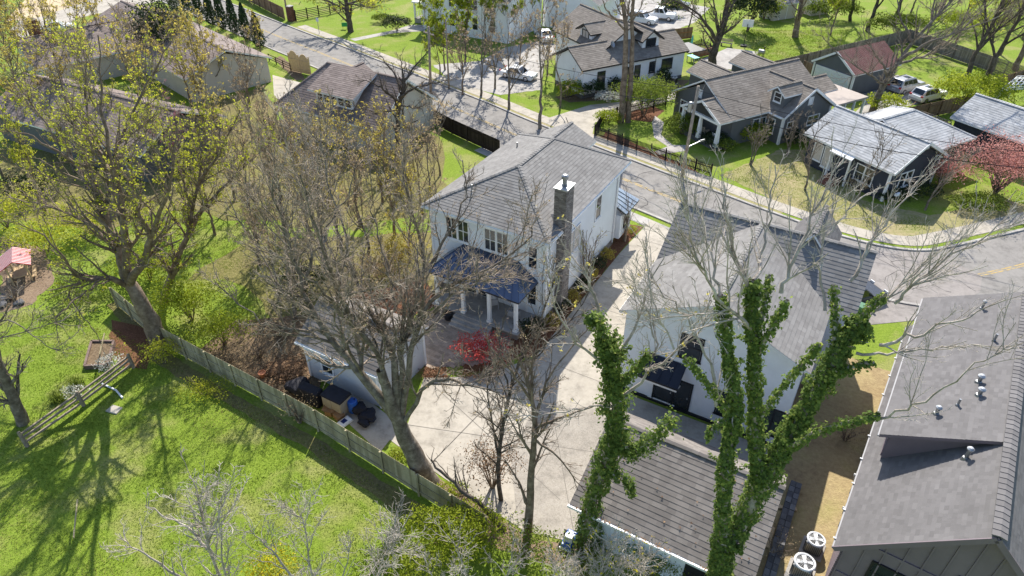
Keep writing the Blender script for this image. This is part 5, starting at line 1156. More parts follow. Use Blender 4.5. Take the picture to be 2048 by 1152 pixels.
lf = lf.build('leaf_pile', 'leaf_brown'); lf.location = P(572, 742); tag(lf, 'heap of dry orange-brown leaves inside the board fence', 'leaf pile', kind='stuff')
# blue toy car
t = thing('toy_car', 'blue and white ride-on toy car at the corner of the white garage', 'toy car', P(1138, 1084), 25)
MB().hexa([(-.3, -.55, .1), (.3, -.55, .1), (.3, .55, .1), (-.3, .55, .1)], [(-.27, -.5, .38), (.27, -.5, .38), (.25, .5, .32), (-.25, .5, .32)]).build('body', 'plastic_blue', t, bevel=.05)
MB().hexa([(-.24, -.3, .37), (.24, -.3, .37), (.24, .12, .35), (-.24, .12, .35)], [(-.2, -.22, .66), (.2, -.22, .66), (.2, .02, .66), (-.2, .02, .66)]).build('roof', 'plastic_white', t, bevel=.03)
MB().box(-.16, .05, .36, .16, .09, .55).build('windscreen', 'glass_car', t); MB().box(-.3, -.6, .12, .3, -.53, .22).build('bumper', 'plastic_white', t)
for sx in (-.32, .32):
    for sy in (-.34, .34): w = MB().cyl((sx - .06, sy, .14), (sx + .06, sy, .14), .14, n=14).build('wheel', 'black_rubber', t); MB().cyl((sx - .065, sy, .14), (sx + .065, sy, .14), .07, n=10).build('hub', 'plastic_white', w)
# raised bed, stepping stone, drain pipe, play frame on the left lawn
t = thing('raised_bed', 'long timber-edged raised bed on the left lawn', 'raised bed', P(172, 738))
q = [P(*p) - P(172, 738) for p in ((172, 738), (186, 688), (230, 688), (218, 735))]
for a, b in zip(q, q[1:] + q[:1]): MB().bar((a.x, a.y, .16), (b.x, b.y, .16), .14, .32).build('timber', 'wood_bed', t)
m = MB(); m.poly([(v.x, v.y, .2) for v in q]); m.build('soil', 'litter', t)
one('stepping_stone', 'single pale flat stone on the lower lawn', 'stone', MB().hexa([(-.4, -.3, 0), (.42, -.26, 0), (.36, .3, 0), (-.38, .28, 0)], [(-.38, -.28, .08), (.4, -.24, .08), (.34, .28, .08), (-.36, .26, .08)]), 'concrete', P(229, 820), 20, .02)
m = MB(); m.cyl((0, 0, .07), (1.2, -.6, .07), .06, n=8); m.cyl((1.2, -.6, .07), (1.9, -1.25, .07), .06, n=8); one('drain_pipe', 'white drain pipe lying beside the three-rail fence', 'pipe', m, 'plastic_white', P(203, 768))
t = thing('play_table', 'wooden play table with striped red and white canopy on bare soil', 'play frame', P(48, 555), 60)
for x in (-.9, .9):
    for y in (-.6, .6): MB().box(x - .05, y - .05, 0, x + .05, y + .05, 1.6).build('post', 'wood_raw', t)
for s in (-1, 1):
    r_ = MB(); r_.hexa([(-1.2, s * 1.0, 1.5), (1.2, s * 1.0, 1.5), (1.2, 0, 2.05), (-1.2, 0, 2.05)], [(-1.2, s * 1.0, 1.54), (1.2, s * 1.0, 1.54), (1.2, 0, 2.09), (-1.2, 0, 2.09)]); r_ = r_.build('canopy', 'plastic_red', t)
    for i in range(11):
        x = -1.12 + i * .22; MB().hexa([(x, s * 1.02, 1.535), (x + .05, s * 1.02, 1.535), (x + .05, 0, 2.095), (x, 0, 2.095)], [(x, s * 1.02, 1.55), (x + .05, s * 1.02, 1.55), (x + .05, 0, 2.11), (x, 0, 2.11)]).build('stripe', 'net_white', r_)
MB().box(-.85, -.45, .55, .85, .45, .62).build('table_top', 'wood_raw', t)
for s in (-1, 1): MB().box(-.85, s * .8 - .13, .3, .85, s * .8 + .13, .36).build('bench', 'wood_raw', t)
for i, (px, py, s) in enumerate(((12, 600, .5), (40, 608, .35), (5, 612, .4))): one('garden_rock', ['largest dark rock by the bare soil at the left edge', 'smallest grey rock beside the bare soil', 'dark rock at the very left edge by the shrub'][i], 'rock', lumpy(10, 6, s, s * .8, 20 + i, .2), 'stone_dark', P(px, py))
# backyard things across the street
t = thing('basketball_hoop', 'basketball hoop with white backboard behind the slate bungalow', 'basketball hoop', P(1487, 92), 200)
MB().box(-.4, -.3, 0, .4, .5, .18).build('base', 'trim_black', t); MB().bar((0, .2, .1), (0, -.1, 2.9), .09).build('pole', 'trim_black', t); MB().box(-.75, -.55, 2.5, .75, -.48, 3.5).build('backboard', 'net_white', t); MB().lathe([(.23, 2.72), (.25, 2.74), (.23, 2.76)], 14, (0, -.85)).build('rim', 'plastic_red', t); MB().bar((0, -.5, 2.9), (0, -.1, 2.6), .07).build('arm', 'trim_black', t)
t = thing('barrel_smoker', 'black barrel smoker on legs on the lawn behind the bungalow', 'smoker', P(1521, 116), 40); MB().cyl((-.4, 0, .85), (.4, 0, .85), .3, n=14).build('barrel', 'metal_grey', t); MB().cyl((.3, 0, 1.1), (.3, 0, 1.6), .06).build('stack', 'trim_black', t)
for x in (-.3, .3):
    for y in (-.2, .2): MB().box(x - .025, y - .025, 0, x + .025, y + .025, .7).build('leg', 'trim_black', t)
t = thing('yard_bench', 'grey slatted bench by the big tree behind the bungalow', 'bench', P(1452, 92), 30)
for i in range(4): MB().box(-.8, -.25 + i * .13, .42, .8, -.14 + i * .13, .46).build('seat_slat', 'wood_grey', t)
for i in range(3): MB().box(-.8, .28, .55 + i * .14, .8, .32, .65 + i * .14).build('back_slat', 'wood_grey', t)
for x in (-.7, .7): MB().box(x - .04, -.25, 0, x + .04, .3, .42).build('leg', 'wood_grey', t)
t = thing('green_bin', 'green wheeled bin on the parking pad behind the ivy tree', 'bin', P(1713, 634), 40); MB().hexa([(-.24, -.26, .08), (.24, -.26, .08), (.24, .26, .08), (-.24, .26, .08)], [(-.3, -.34, 1.0), (.3, -.34, 1.0), (.3, .34, 1.0), (-.3, .34, 1.0)]).build('tub', 'plastic_green', t); MB().hexa([(-.31, -.36, 1.0), (.31, -.36, 1.0), (.31, .36, 1.0), (-.31, .36, 1.0)], [(-.28, -.3, 1.08), (.28, -.3, 1.08), (.28, .33, 1.1), (-.28, .33, 1.1)]).build('lid', 'plastic_green', t)
for x in (-.26, .26): MB().cyl((x - .03, .28, .1), (x + .03, .28, .1), .1, n=12).build('wheel', 'black_rubber', t)
# ------------------------------------------------------------------ trees and shrubs
def raw_mesh(name, V, F, mats, tone=None, smooth=False):
    """fast mesh from numpy arrays; F (n,k)"""
    me = bpy.data.meshes.new(name); k = F.shape[1]; n = len(F)
    me.vertices.add(len(V)); me.vertices.foreach_set('co', np.ascontiguousarray(V, np.float32).ravel())
    me.loops.add(n * k); me.loops.foreach_set('vertex_index', np.ascontiguousarray(F, np.int32).ravel())
    me.polygons.add(n); me.polygons.foreach_set('loop_start', np.arange(0, n * k, k, dtype=np.int32))
    me.materials.append(MT[mats])
    if tone is not None:
        a = me.attributes.new('tone', 'FLOAT', 'FACE'); a.data.foreach_set('value', np.ascontiguousarray(tone, np.float32))
    me.update(calc_edges=True)
    if smooth: me.polygons.foreach_set('use_smooth', np.ones(n, bool))
    return me
def raw_obj(name, me, parent=None, kind=None):
    o = bpy.data.objects.new(name, me); C.objects.link(o)
    if parent is not None: o.parent = parent
    if kind: o['kind'] = kind
    return o
def tubes(pts, rad, s):
    """tubes around polylines: pts (B,n,3), rad (B,n)"""
    B, n, _ = pts.shape
    tan = np.empty_like(pts); tan[:, 1:-1] = pts[:, 2:] - pts[:, :-2]; tan[:, 0] = pts[:, 1] - pts[:, 0]; tan[:, -1] = pts[:, -1] - pts[:, -2]
    tan /= np.linalg.norm(tan, axis=2, keepdims=True) + 1e-9
    ref = np.where(np.abs(tan[:, :1, 2:3]) < 0.9, np.array([0, 0, 1.0]), np.array([1.0, 0, 0])); ref = np.broadcast_to(ref, pts.shape)
    e1 = np.cross(tan, ref); e1 /= np.linalg.norm(e1, axis=2, keepdims=True) + 1e-9; e2 = np.cross(tan, e1)
    ang = np.arange(s) * 2 * np.pi / s
    V = pts[:, :, None, :] + rad[:, :, None, None] * (np.cos(ang)[None, None, :, None] * e1[:, :, None, :] + np.sin(ang)[None, None, :, None] * e2[:, :, None, :])
    i = np.arange(s); j = (i + 1) % s; k = np.arange(n - 1)
    q = np.stack([k[:, None] * s + i, k[:, None] * s + j, (k[:, None] + 1) * s + j, (k[:, None] + 1) * s + i], -1).reshape(-1, 4)
    F = (np.arange(B)[:, None, None] * (n * s) + q[None]).reshape(-1, 4)
    return V.reshape(-1, 3), F
def norm(v): return v / (np.linalg.norm(v, axis=-1, keepdims=True) + 1e-9)
def spawn(rng, pts, rad, per_m, t0, Lr, Lmin, Lmax, ang, n, trop=0.15, wander=0.25, rr=0.6, rmin=0.006, taper=0.35, cmin=1, tpow=1.0):
    """children along parent polylines"""
    B, m, _ = pts.shape
    seg = np.linalg.norm(np.diff(pts, axis=1), axis=2); L = seg.sum(1)
    cnt = np.maximum(cmin, np.round(L * (1 - t0) * per_m * rng.uniform(.75, 1.25, B)).astype(int))
    par = np.repeat(np.arange(B), cnt); N = len(par)
    if N == 0: return None
    t = t0 + (1 - t0) * rng.random(N) ** tpow; t = np.minimum(t, .985)
    f = t * (m - 1); i0 = f.astype(int); fr = (f - i0)[:, None]
    p = pts[par, i0] * (1 - fr) + pts[par, i0 + 1] * fr; tg = norm(pts[par, i0 + 1] - pts[par, i0])
    r = rad[par, i0] * (1 - fr[:, 0]) + rad[par, i0 + 1] * fr[:, 0]
    rv = rng.normal(size=(N, 3)); pr = norm(np.cross(tg, rv)); a = np.radians(rng.uniform(ang[0], ang[1], N))[:, None]
    d = norm(np.cos(a) * tg + np.sin(a) * pr + np.array([0, 0, trop * .8]))
    ln = np.clip(L[par] * Lr * (1 - .5 * t) * rng.uniform(.6, 1.3, N), Lmin, Lmax)
    out = np.empty((N, n, 3)); out[:, 0] = p
    for k in range(1, n):
        d = norm(d + rng.normal(size=(N, 3)) * wander + np.array([0, 0, trop]))
        out[:, k] = out[:, k - 1] + d * (ln / (n - 1))[:, None]
    r0 = np.maximum(np.minimum(r * rr, .05 + ln * .03), rmin)
    R_ = r0[:, None] * np.linspace(1, taper, n)[None]; R_ = np.maximum(R_, rmin * .7)
    return out, R_
def smooth_line(pts, rad, n, rng, jit=0.0):
    """Catmull-Rom through 3D points, radius interpolated"""
    p = [Vector(q) for q in pts]; pp = [p[0] * 2 - p[1]] + p + [p[-1] * 2 - p[-2]]; out = []; m = len(p) - 1
    for k in range(n):
        x = k / (n - 1) * m; i = min(int(x), m - 1); t = x - i; a, b, c, d = pp[i:i + 4]
        out.append(0.5 * ((2 * b) + (-a + c) * t + (2 * a - 5 * b + 4 * c - d) * t * t + (-a + 3 * b - 3 * c + d) * t ** 3))
    o = np.array([tuple(q) for q in out]); o[1:-1] += rng.normal(size=(n - 2, 3)) * jit
    return o, rad[1] + (rad[0] - rad[1]) * np.linspace(1, 0, n) ** 1.5
def leaf_quads(rng, c, size, nrm=None, asp=0.75):
    N = len(c); nv = rng.normal(size=(N, 3)) if nrm is None else nrm + rng.normal(size=(N, 3)) * .55
    nv = norm(nv); a = norm(np.cross(nv, rng.normal(size=(N, 3)))); b = np.cross(nv, a)
    s = (size * rng.uniform(.6, 1.35, N))[:, None]; a = a * s * .5; b = b * s * .5 * asp
    V = np.stack([c - a, c + b * .9, c + a, c - b * .9], 1).reshape(-1, 3); F = np.arange(4 * N).reshape(-1, 4)
    return V, F
TRI = [0]
class Plant:
    def __init__(s, name, label, base, cat='tree', group=None, bark='bark_grey', seed=1):
        s.t = thing(name, label, cat, base, 0, group); s.b = np.array(base, float); s.rng = np.random.default_rng(seed); s.bark = bark
        s.lv = []                      # list of (pts, rad, sides)
        s.sets = {'trunk': [], 'branches': [], 'twigs': []}; s.leaves = []
    def add(s, key, pts, rad, sides): s.sets[key].append(tubes(pts - s.b, rad, sides))
    def limbs(s, specs, n=14, sides=8, jit=.03, key='trunk'):
        """specs: list of (points3d, r0, r1)"""
        a = [smooth_line(p, (r0, r1), n, s.rng, jit) for p, r0, r1 in specs]
        pts = np.array([q[0] for q in a]); rad = np.array([q[1] for q in a])
        s.add(key, pts, rad, sides); return pts, rad
    def leaf(s, pts, per, size, mat, spread=.08, lo=0.0, hi=1.0, tail=.3):
        """leaves along twig polylines"""
        B, n, _ = pts.shape; M = int(B * per / 4)
        if M == 0: return
        i = s.rng.integers(0, B, M); t = 1 - (1 - tail) * s.rng.random(M) ** 2; f = t * (n - 1.001); k = f.astype(int); fr = (f - k)[:, None]
        c = pts[i, k] * (1 - fr) + pts[i, k + 1] * fr - s.b
        c = np.repeat(c, 4, 0); N = len(c); c = c + s.rng.normal(size=(N, 3)) * (.35 * size + .25 * spread)
        V, F = leaf_quads(s.rng, c, size); s.leaves.append((V, F, lo + (hi - lo) * s.rng.beta(2, 2, N), mat))
    def ivy(s, pts, rad, per_m, thick, size, mat='leaf_ivy', hang=.0):
        B, n, _ = pts.shape
        for b in range(B):
            L = np.linalg.norm(np.diff(pts[b], axis=0), axis=1).sum(); N = int(L * per_m); f = s.rng.random(N) * (n - 1.001); k = f.astype(int); fr = (f - k)[:, None]
            c = pts[b, k] * (1 - fr) + pts[b, k + 1] * fr; tg = norm(pts[b, k + 1] - pts[b, k]); r = rad[b, k]
            e = norm(np.cross(tg, s.rng.normal(size=(N, 3))))
            lump = .45 + .75 * (np.sin(f * 1.7 + b) * .5 + .5) * (np.sin(f * 4.1 + 2 * b) * .4 + .6)
            aa = np.arctan2(e[:, 1], e[:, 0]); lump = lump * (.55 + .9 * (np.sin(2 * aa + f * 2.3 + b) * np.sin(3 * aa - f * 3.7) * .5 + .5)) * (.6 + .8 * (np.sin(f * 6.3 + aa * 2) * .5 + .5)); gate = (np.sin(f * 5.1 + aa * 3 + 1.7 * b) * np.sin(f * 2.2 - aa) > -.72); q = r + thick * lump * s.rng.random(N) ** .5 + .25 * thick * (s.rng.random(N) < .06)
            c = (c + e * q[:, None])[gate]; e = e[gate]; N = len(c); c[:, 2] -= hang * s.rng.random(N) ** 2
            V, F = leaf_quads(s.rng, c - s.b, size * s.rng.uniform(.55, 1.5, N), e + np.array([0, 0, .5]), .9); s.leaves.append((V, F, np.clip(s.rng.beta(2, 3.2, N) + .25 * (s.rng.random(N) < .12), 0, 1), mat))
    def twiggy(s, pts, rad, l1=None, l2=None, l3=None):
        """three more orders of branching; returns last twigs"""
        last = None; p, r = pts, rad
        for key, sd, a in (('branches', 5, l1), ('twigs', 3, l2), ('twigs', 3, l3)):
            if a is None: continue
            q = spawn(s.rng, p, r, **a)
            if q is None: break
            s.add(key, q[0], q[1], sd); last = q; p, r = q
        return last
    def done(s):
        for key, lst in s.sets.items():
            if not lst: continue
            off = 0; Vs = []; Fs = []
            for V, F in lst: Vs.append(V); Fs.append(F + off); off += len(V)
            V = np.concatenate(Vs); F = np.concatenate(Fs); TRI[0] += len(F) * 2
            raw_obj(key, raw_mesh(key, V, F, s.bark if key != 'twigs' else {'bark_grey': 'twig_grey', 'bark_pale': 'twig_pale'}.get(s.bark, 'twig_brown'), None, key == 'trunk'), s.t, None if key == 'trunk' else 'stuff')
        by = {}
        for V, F, T, m in s.leaves: by.setdefault(m, []).append((V, F, T))
        for m, lst in by.items():
            off = 0; Vs = []; Fs = []; Ts = []
            for V, F, T in lst: Vs.append(V); Fs.append(F + off); Ts.append(T); off += len(V)
            F = np.concatenate(Fs); TRI[0] += len(F) * 2
            raw_obj('ivy' if m == 'leaf_ivy' else 'leaves', raw_mesh('leaves', np.concatenate(Vs), F, m, np.concatenate(Ts)), s.t, 'stuff')
        return s.t
def A(per_m, t0, Lr, Lmin, Lmax, ang, n, trop=.12, wander=.2, rr=.6, rmin=.008, taper=.35, cmin=1, tpow=1.0):
    return dict(per_m=per_m, t0=t0, Lr=Lr, Lmin=Lmin, Lmax=Lmax, ang=ang, n=n, trop=trop, wander=wander, rr=rr, rmin=rmin, taper=taper, cmin=cmin, tpow=tpow)
def px3(base, pts):
    """limb points surveyed from the photo at a depth offset from the trunk foot"""
    return [PY(p[0], p[1], base.y + (p[2] if len(p) > 2 else 0)) for p in pts]
def auto_tree(name, label, base, h, spread=0.42, r=None, bark='bark_grey', leaf=None, per=3, size=.12, lean=(0, 0), seed=1, dens=1.0, group=None, fork=.24, nl=12, stems=1, up=.16, lo=0, hi=1, rmin=.009, cat='tree', fine=True):
    base = Vector(base); P_ = Plant(name, label, base, cat, group, bark, seed); g = P_.rng; r = r or .05 + h * .0105
    tr = []
    for k in range(stems):
        a = g.uniform(0, 6.28); sp = (.10 if stems > 1 else .02) * h
        ex = Vector((math.cos(a) * sp, math.sin(a) * sp, 0)); off = Vector((math.cos(a), math.sin(a), 0)) * (r * 1.1 if stems > 1 else 0)
        q = [base + off, base + off + ex * .25 + Vector((lean[0] * .2, lean[1] * .2, h * .25)), base + ex * .7 + Vector((lean[0] * .55, lean[1] * .55, h * .58)) + Vector((g.normal() * .03 * h, g.normal() * .03 * h, 0)), base + ex * 1.3 + Vector((lean[0], lean[1], h * .96))]
        tr.append((q, r, r * .16))
    pts, rad = P_.limbs(tr, 16, 8, .02 * h * .2)
    rad[:, 0] *= 1.25
    q = spawn(g, pts, rad, per_m=nl / (h * (1 - fork)) / max(1, stems * .6), t0=fork, Lr=spread * 1.4, Lmin=h * .16, Lmax=h * .55, ang=(22, 52), n=9, trop=up * .7, wander=.10, rr=.55, rmin=.025, taper=.22)
    P_.add('branches', q[0], q[1], 6)
    al, ar = np.concatenate([q[0][:, ::1]]), q[1]
    last = P_.twiggy(al, ar, A(2.6 * dens, .14, .42, h * .05, h * .18, (20, 50), 6, up * .6, .13, .5, .014), A(4.6 * dens, .10, .45, .35, 1.2, (20, 52), 4, .05, .18, .55, rmin), A(7.0 * dens, .10, .5, .2, .6, (20, 55), 2, .03, .2, .7, rmin * .8) if fine else None)
    if leaf and last is not None: P_.leaf(last[0], per, size, leaf, .07, lo, hi)
    P_.done(); return P_
def shrub(name, label, base, rx, ry, h, mat, n=1500, size=.13, seed=1, bark='bark_brown', group=None, stems=9, open_=.35, lo=0.0, hi=1.0, cat='shrub', lump=.28, twig=True, flat=.0, zc=.52):
    """branching stems with leaf clumps on an uneven dome"""
    base = Vector(base); S_ = Plant(name, label, base, cat, group, bark, seed); g = S_.rng
    u = norm(g.normal(size=(n, 3))); u[:, 2] = np.abs(u[:, 2]) * 1.0 - .35 * (g.random(n) < .35)
    ph = g.uniform(0, 6.28, 6); k = g.integers(2, 6, 6)
    az = np.arctan2(u[:, 1], u[:, 0]); el = np.arcsin(np.clip(u[:, 2], -1, 1))
    w = 1 + lump * (np.sin(k[0] * az + ph[0]) * np.cos(k[1] * el + ph[1]) + .6 * np.sin(k[2] * 2 * az + ph[2] + 3 * el) + .45 * np.sin(k[3] * 3 * az - 5 * el + ph[3])) * .7
    rr = w * (1 - open_ * g.random(n) ** 1.6)
    c = u * rr[:, None] * np.array([rx, ry, h * (1 - zc)]) + np.array([0, 0, h * zc]); c[:, 2] = np.maximum(c[:, 2], .04)
    sun = np.array([math.sin(SUN_AZ), math.cos(SUN_AZ), .9])
    V, F = leaf_quads(g, c, size, u * .6 + g.normal(size=(n, 3)) * .4)
    S_.leaves.append((V, F, lo + (hi - lo) * g.beta(2, 2.2, n), mat))
    if twig:
        sp = []
        for i in range(stems):
            a = g.uniform(0, 6.28); q = g.uniform(.25, .8); e = Vector((math.cos(a) * rx * q, math.sin(a) * ry * q, h * g.uniform(.6, .9)))
            sp.append(([base + Vector((math.cos(a), math.sin(a), 0)) * .08, base + e * .5 + Vector((0, 0, h * .12)), base + e], max(.012, h * .014), .007))
        pts, rad = S_.limbs(sp, 6, 5, .02, 'branches')
        S_.twiggy(pts, rad, None, A(3.5 / max(.6, h), .2, .4, .15 * h, .4 * h, (25, 65), 4, .08, .25, .6, .006))
    S_.done(); return S_
# ------------------------------------------------------------------ the big individual trees
TW1 = lambda s=1.0, d=1.0: A(2.1 * d, .14, .34, .8 * s, 3.2 * s, (20, 52), 7, .08, .12, .48, .017)
TW2 = lambda s=1.0, d=1.0: A(4.4 * d, .10, .42, .35 * s, 1.2 * s, (20, 54), 4, .05, .18, .55, .0125)
TW3 = lambda s=1.0, d=1.0: A(7.5 * d, .10, .5, .18 * s, .5 * s, (20, 56), 2, .02, .2, .7, .0105)
# lime maple leaning over the fence
b = P(322, 692); t = Plant('leaning_maple', 'huge leaning maple with lime-yellow spring leaves beside the fence on the left', b, 'tree', None, 'bark_brown', 3)
trk, tr_ = t.limbs([(px3(b, [(326, 700), (305, 650), (276, 595), (254, 556, .2), (244, 520, .3), (238, 490, .4)]), .66, .24)], 18, 12)
LM = [([(256, 560, .2), (238, 500, .6), (205, 410, 1), (175, 330, 2), (140, 230, 2.5), (112, 130, 3)], .40, .06), ([(257, 560), (250, 480, -.5), (241, 400, -1), (216, 300, -1), (200, 180, 0), (196, 70, 1)], .36, .05),
      ([(260, 566), (286, 520, -1.2), (302, 470, -2), (332, 400, -3), (346, 330, -3), (352, 240, -2.5)], .33, .05), ([(252, 570), (214, 558, -1), (165, 558, -2), (128, 518, -3), (88, 472, -3.5), (26, 442, -4)], .24, .04),
      ([(170, 559, -1.9), (140, 585, -2.6), (168, 636, -3), (205, 690, -3)], .10, .03), ([(242, 510, .5), (182, 452, 1.5), (120, 422, 2.5), (50, 402, 3.5), (-20, 392, 4)], .2, .035),
      ([(226, 440, .4), (226, 330, 2), (262, 230, 4), (312, 140, 5), (350, 70, 6)], .22, .035), ([(212, 430, .8), (150, 330, 3), (80, 230, 4), (20, 150, 5)], .2, .03), ([(200, 560, -1.4), (150, 600, -4), (110, 640, -5), (120, 690, -5.5)], .09, .025),
      ([(300, 475, -2), (270, 400, -3), (262, 320, -3), (282, 250, -2.5)], .16, .03), ([(178, 340, 2), (110, 300, 1), (50, 270, .5), (0, 262, 0)], .15, .03), ([(225, 360, 1), (180, 260, 5), (170, 170, 7), (150, 90, 8)], .18, .03)]
LM = [(p, r0 * .85, r1 * .6) for p, r0, r1 in LM]
lp, lr = t.limbs([(px3(b, p), r0, r1) for p, r0, r1 in LM], 16, 8, .06)
last = t.twiggy(lp, lr, TW1(1.0, 1.0), TW2(1.0, .75), TW3(1.0, .62)); t.leaf(last[0], 1.9, .12, 'leaf_lime', .10); t.done()
# its dark neighbour
b = P(329, 604); t = Plant('forked_tree', 'dark-barked tree with yellow-green buds just behind the leaning maple', b, 'tree', None, 'bark_brown', 4)
lp, lr = t.limbs([(px3(b, p), r0, r1) for p, r0, r1 in [([(328, 606), (346, 540), (374, 470), (388, 405), (402, 330, 1), (410, 250, 2)], .30, .05), ([(372, 474), (420, 400, 1), (470, 350, 2), (540, 290, 3)], .16, .03), ([(385, 420), (360, 340, 1), (330, 260, 2)], .13, .03), ([(395, 370), (440, 300, -1), (480, 220, -1)], .12, .03)]], 14, 8, .05)
last = t.twiggy(lp, lr, TW1(.9, 1.3), TW2(.9, 1.0), TW3(.9, .8)); t.leaf(last[0], 1.5, .13, 'leaf_lime', .08, 0, .8); t.done()
# bare sycamore over the grey garage
b = P(856, 964); t = Plant('bare_sycamore', 'great bare sycamore with pale mottled limbs rising over the grey garage', b, 'tree', None, 'bark_grey', 5)
t.limbs([(px3(b, [(858, 968), (832, 918), (806, 862), (786, 815), (774, 775, .1), (760, 740, .2)]), .62, .20)], 18, 14)
LM = [([(800, 848), (738, 764, .3), (690, 716, .8), (655, 670, 1.2), (626, 620, 1.5), (602, 560, 1.8), (586, 500, 2), (560, 430, 2.2), (545, 360, 2)], .28, .035), ([(794, 838), (768, 742, .3), (738, 690, .2), (702, 640, 0), (680, 590, -.3), (650, 520, -.8), (622, 440, -1), (600, 350, -1)], .165, .03),
      ([(798, 842), (784, 705, .8), (764, 660, 1.2), (735, 610, 2), (715, 560, 2.6), (690, 470, 3.6), (662, 380, 4.2), (640, 285, 5)], .20, .03), ([(802, 846), (800, 722, .6), (812, 660, 1), (832, 600, 1.5), (848, 540, 2.2), (830, 450, 3), (812, 380, 3.4), (800, 300, 4)], .17, .03),
      ([(802, 846), (818, 732, .2), (836, 660, .4), (862, 602, .6), (938, 556, 1.2), (1000, 522, 1.6), (1058, 480, 2), (1078, 432, 2.2)], .165, .03), ([(805, 850), (850, 776, -.4), (896, 760, -.8), (944, 770, -1.2), (1000, 790, -1.5), (1062, 800, -2)], .13, .02),
      ([(656, 672, 1.2), (602, 656, .8), (556, 652, .4), (496, 622, .2), (430, 565, .5)], .085, .02), ([(846, 640, .4), (876, 615, 0), (930, 580, -.4), (985, 545, -.6), (1040, 520, -.6)], .08, .018), ([(726, 752, .4), (690, 690, -1), (672, 640, -1.5), (690, 600, -2), (745, 575, -2)], .075, .02),
      ([(630, 625, 1.5), (580, 600, 2.5), (540, 540, 3), (500, 470, 3.5), (460, 400, 4)], .09, .02), ([(760, 655, 1.2), (790, 600, 3), (770, 520, 4), (750, 430, 5), (740, 340, 5.5)], .10, .02), ([(700, 640, 0), (660, 600, -1), (600, 540, -2), (540, 500, -2)], .08, .02), ([(605, 570, 1.8), (640, 480, 3), (690, 400, 4), (720, 310, 5)], .085, .02), ([(850, 545, 2.2), (900, 460, 3), (930, 390, 4), (925, 320, 5)], .085, .02)]
lp, lr = t.limbs([(px3(b, p), r0, r1) for p, r0, r1 in LM], 18, 8, .07)
last = t.twiggy(lp, lr, TW1(1.0, 1.1), TW2(1.0, .95), TW3(1.0, .8)); t.leaf(last[0], .16, .08, 'leaf_bud', .08)
t.done()
# dark fallen-looking leader beside its foot
b = P(1010, 1062); t = Plant('leaning_tree', 'dark leaning stem crossing behind the board fence end', b, 'tree', None, 'bark_dark', 6)
lp, lr = t.limbs([(px3(b, [(1012, 1066), (960, 1010, .4), (915, 975, .8), (880, 940, 1.2), (862, 920, 1.5)]), .16, .05)], 12, 8, .04); t.twiggy(lp, lr, TW1(.6, .8), TW2(.7, .8), None); t.done()
# ivy-clad big tree, right
b = P(1430, 1222); t = Plant('ivy_tree', 'tall many-stemmed tree wrapped in dark ivy in front of the white garage roof', b, 'tree', None, 'bark_pale', 7)
IV = [([(1432, 1228), (1440, 1150), (1450, 1075)], .40, .34), ([(1450, 1080), (1447, 1020, -.1), (1450, 960, -.1), (1454, 905, 0), (1468, 850, .2), (1474, 808, .3), (1462, 740, .5), (1453, 681, .7), (1440, 590, .9)], .22, .10), ([(1456, 1082), (1476, 1060, .1), (1530, 956, .3), (1572, 885, .5), (1608, 829, .7), (1657, 738, 1.1), (1699, 667, 1.5), (1730, 640, 1.7)], .34, .13),
      ([(1524, 962, .3), (1514, 900, .5), (1509, 800, .8), (1509, 700, 1), (1504, 620, 1.2), (1508, 560, 1.4)], .2, .10), ([(1466, 850, .2), (1440, 800, .2), (1405, 752, .3), (1370, 715, .3)], .07, .03), ([(1560, 905, .4), (1620, 870, -.4), (1690, 845, -1), (1760, 832, -1.4)], .09, .04), ([(1640, 770, 1), (1700, 735, .8), (1750, 725, .6)], .10, .05), ([(1700, 667, 1.5), (1735, 620, 1.4), (1770, 590, 1.2)], .09, .05), ([(1509, 720, 1), (1545, 655, .6), (1575, 600, .3)], .10, .05), ([(1509, 690, 1), (1530, 610, 1.6), (1540, 550, 2)], .09, .05), ([(1670, 715, 1.3), (1672, 650, 2), (1668, 570, 2.4)], .12, .06), ([(1512, 850, .7), (1560, 780, .4), (1610, 725, .2), (1640, 690, 0)], .08, .04), ([(1470, 835, .3), (1430, 850, -.2), (1415, 880, -.3)], .06, .03)]
ip, ir = t.limbs([(px3(b, p), r0, r1) for p, r0, r1 in IV], 18, 10, .02)
t.ivy(ip[:1], ir[:1], 1300, .18, .11, hang=.1); t.ivy(ip[1:2], ir[1:2], 750, .17, .11, hang=.1); t.ivy(ip[2:3], ir[2:3], 1400, .30, .11, hang=.12); t.ivy(ip[3:4], ir[3:4], 800, .19, .11, hang=.1); t.ivy(ip[4:], ir[4:], 280, .15, .10, hang=.1)
q = spawn(t.rng, ip[1:4], ir[1:4], 1.3, .1, .2, .25, .7, (40, 85), 5, -.03, .2, .3, .012); t.add('branches', q[0], q[1], 5); t.ivy(q[0], q[1], 100, .10, .10)
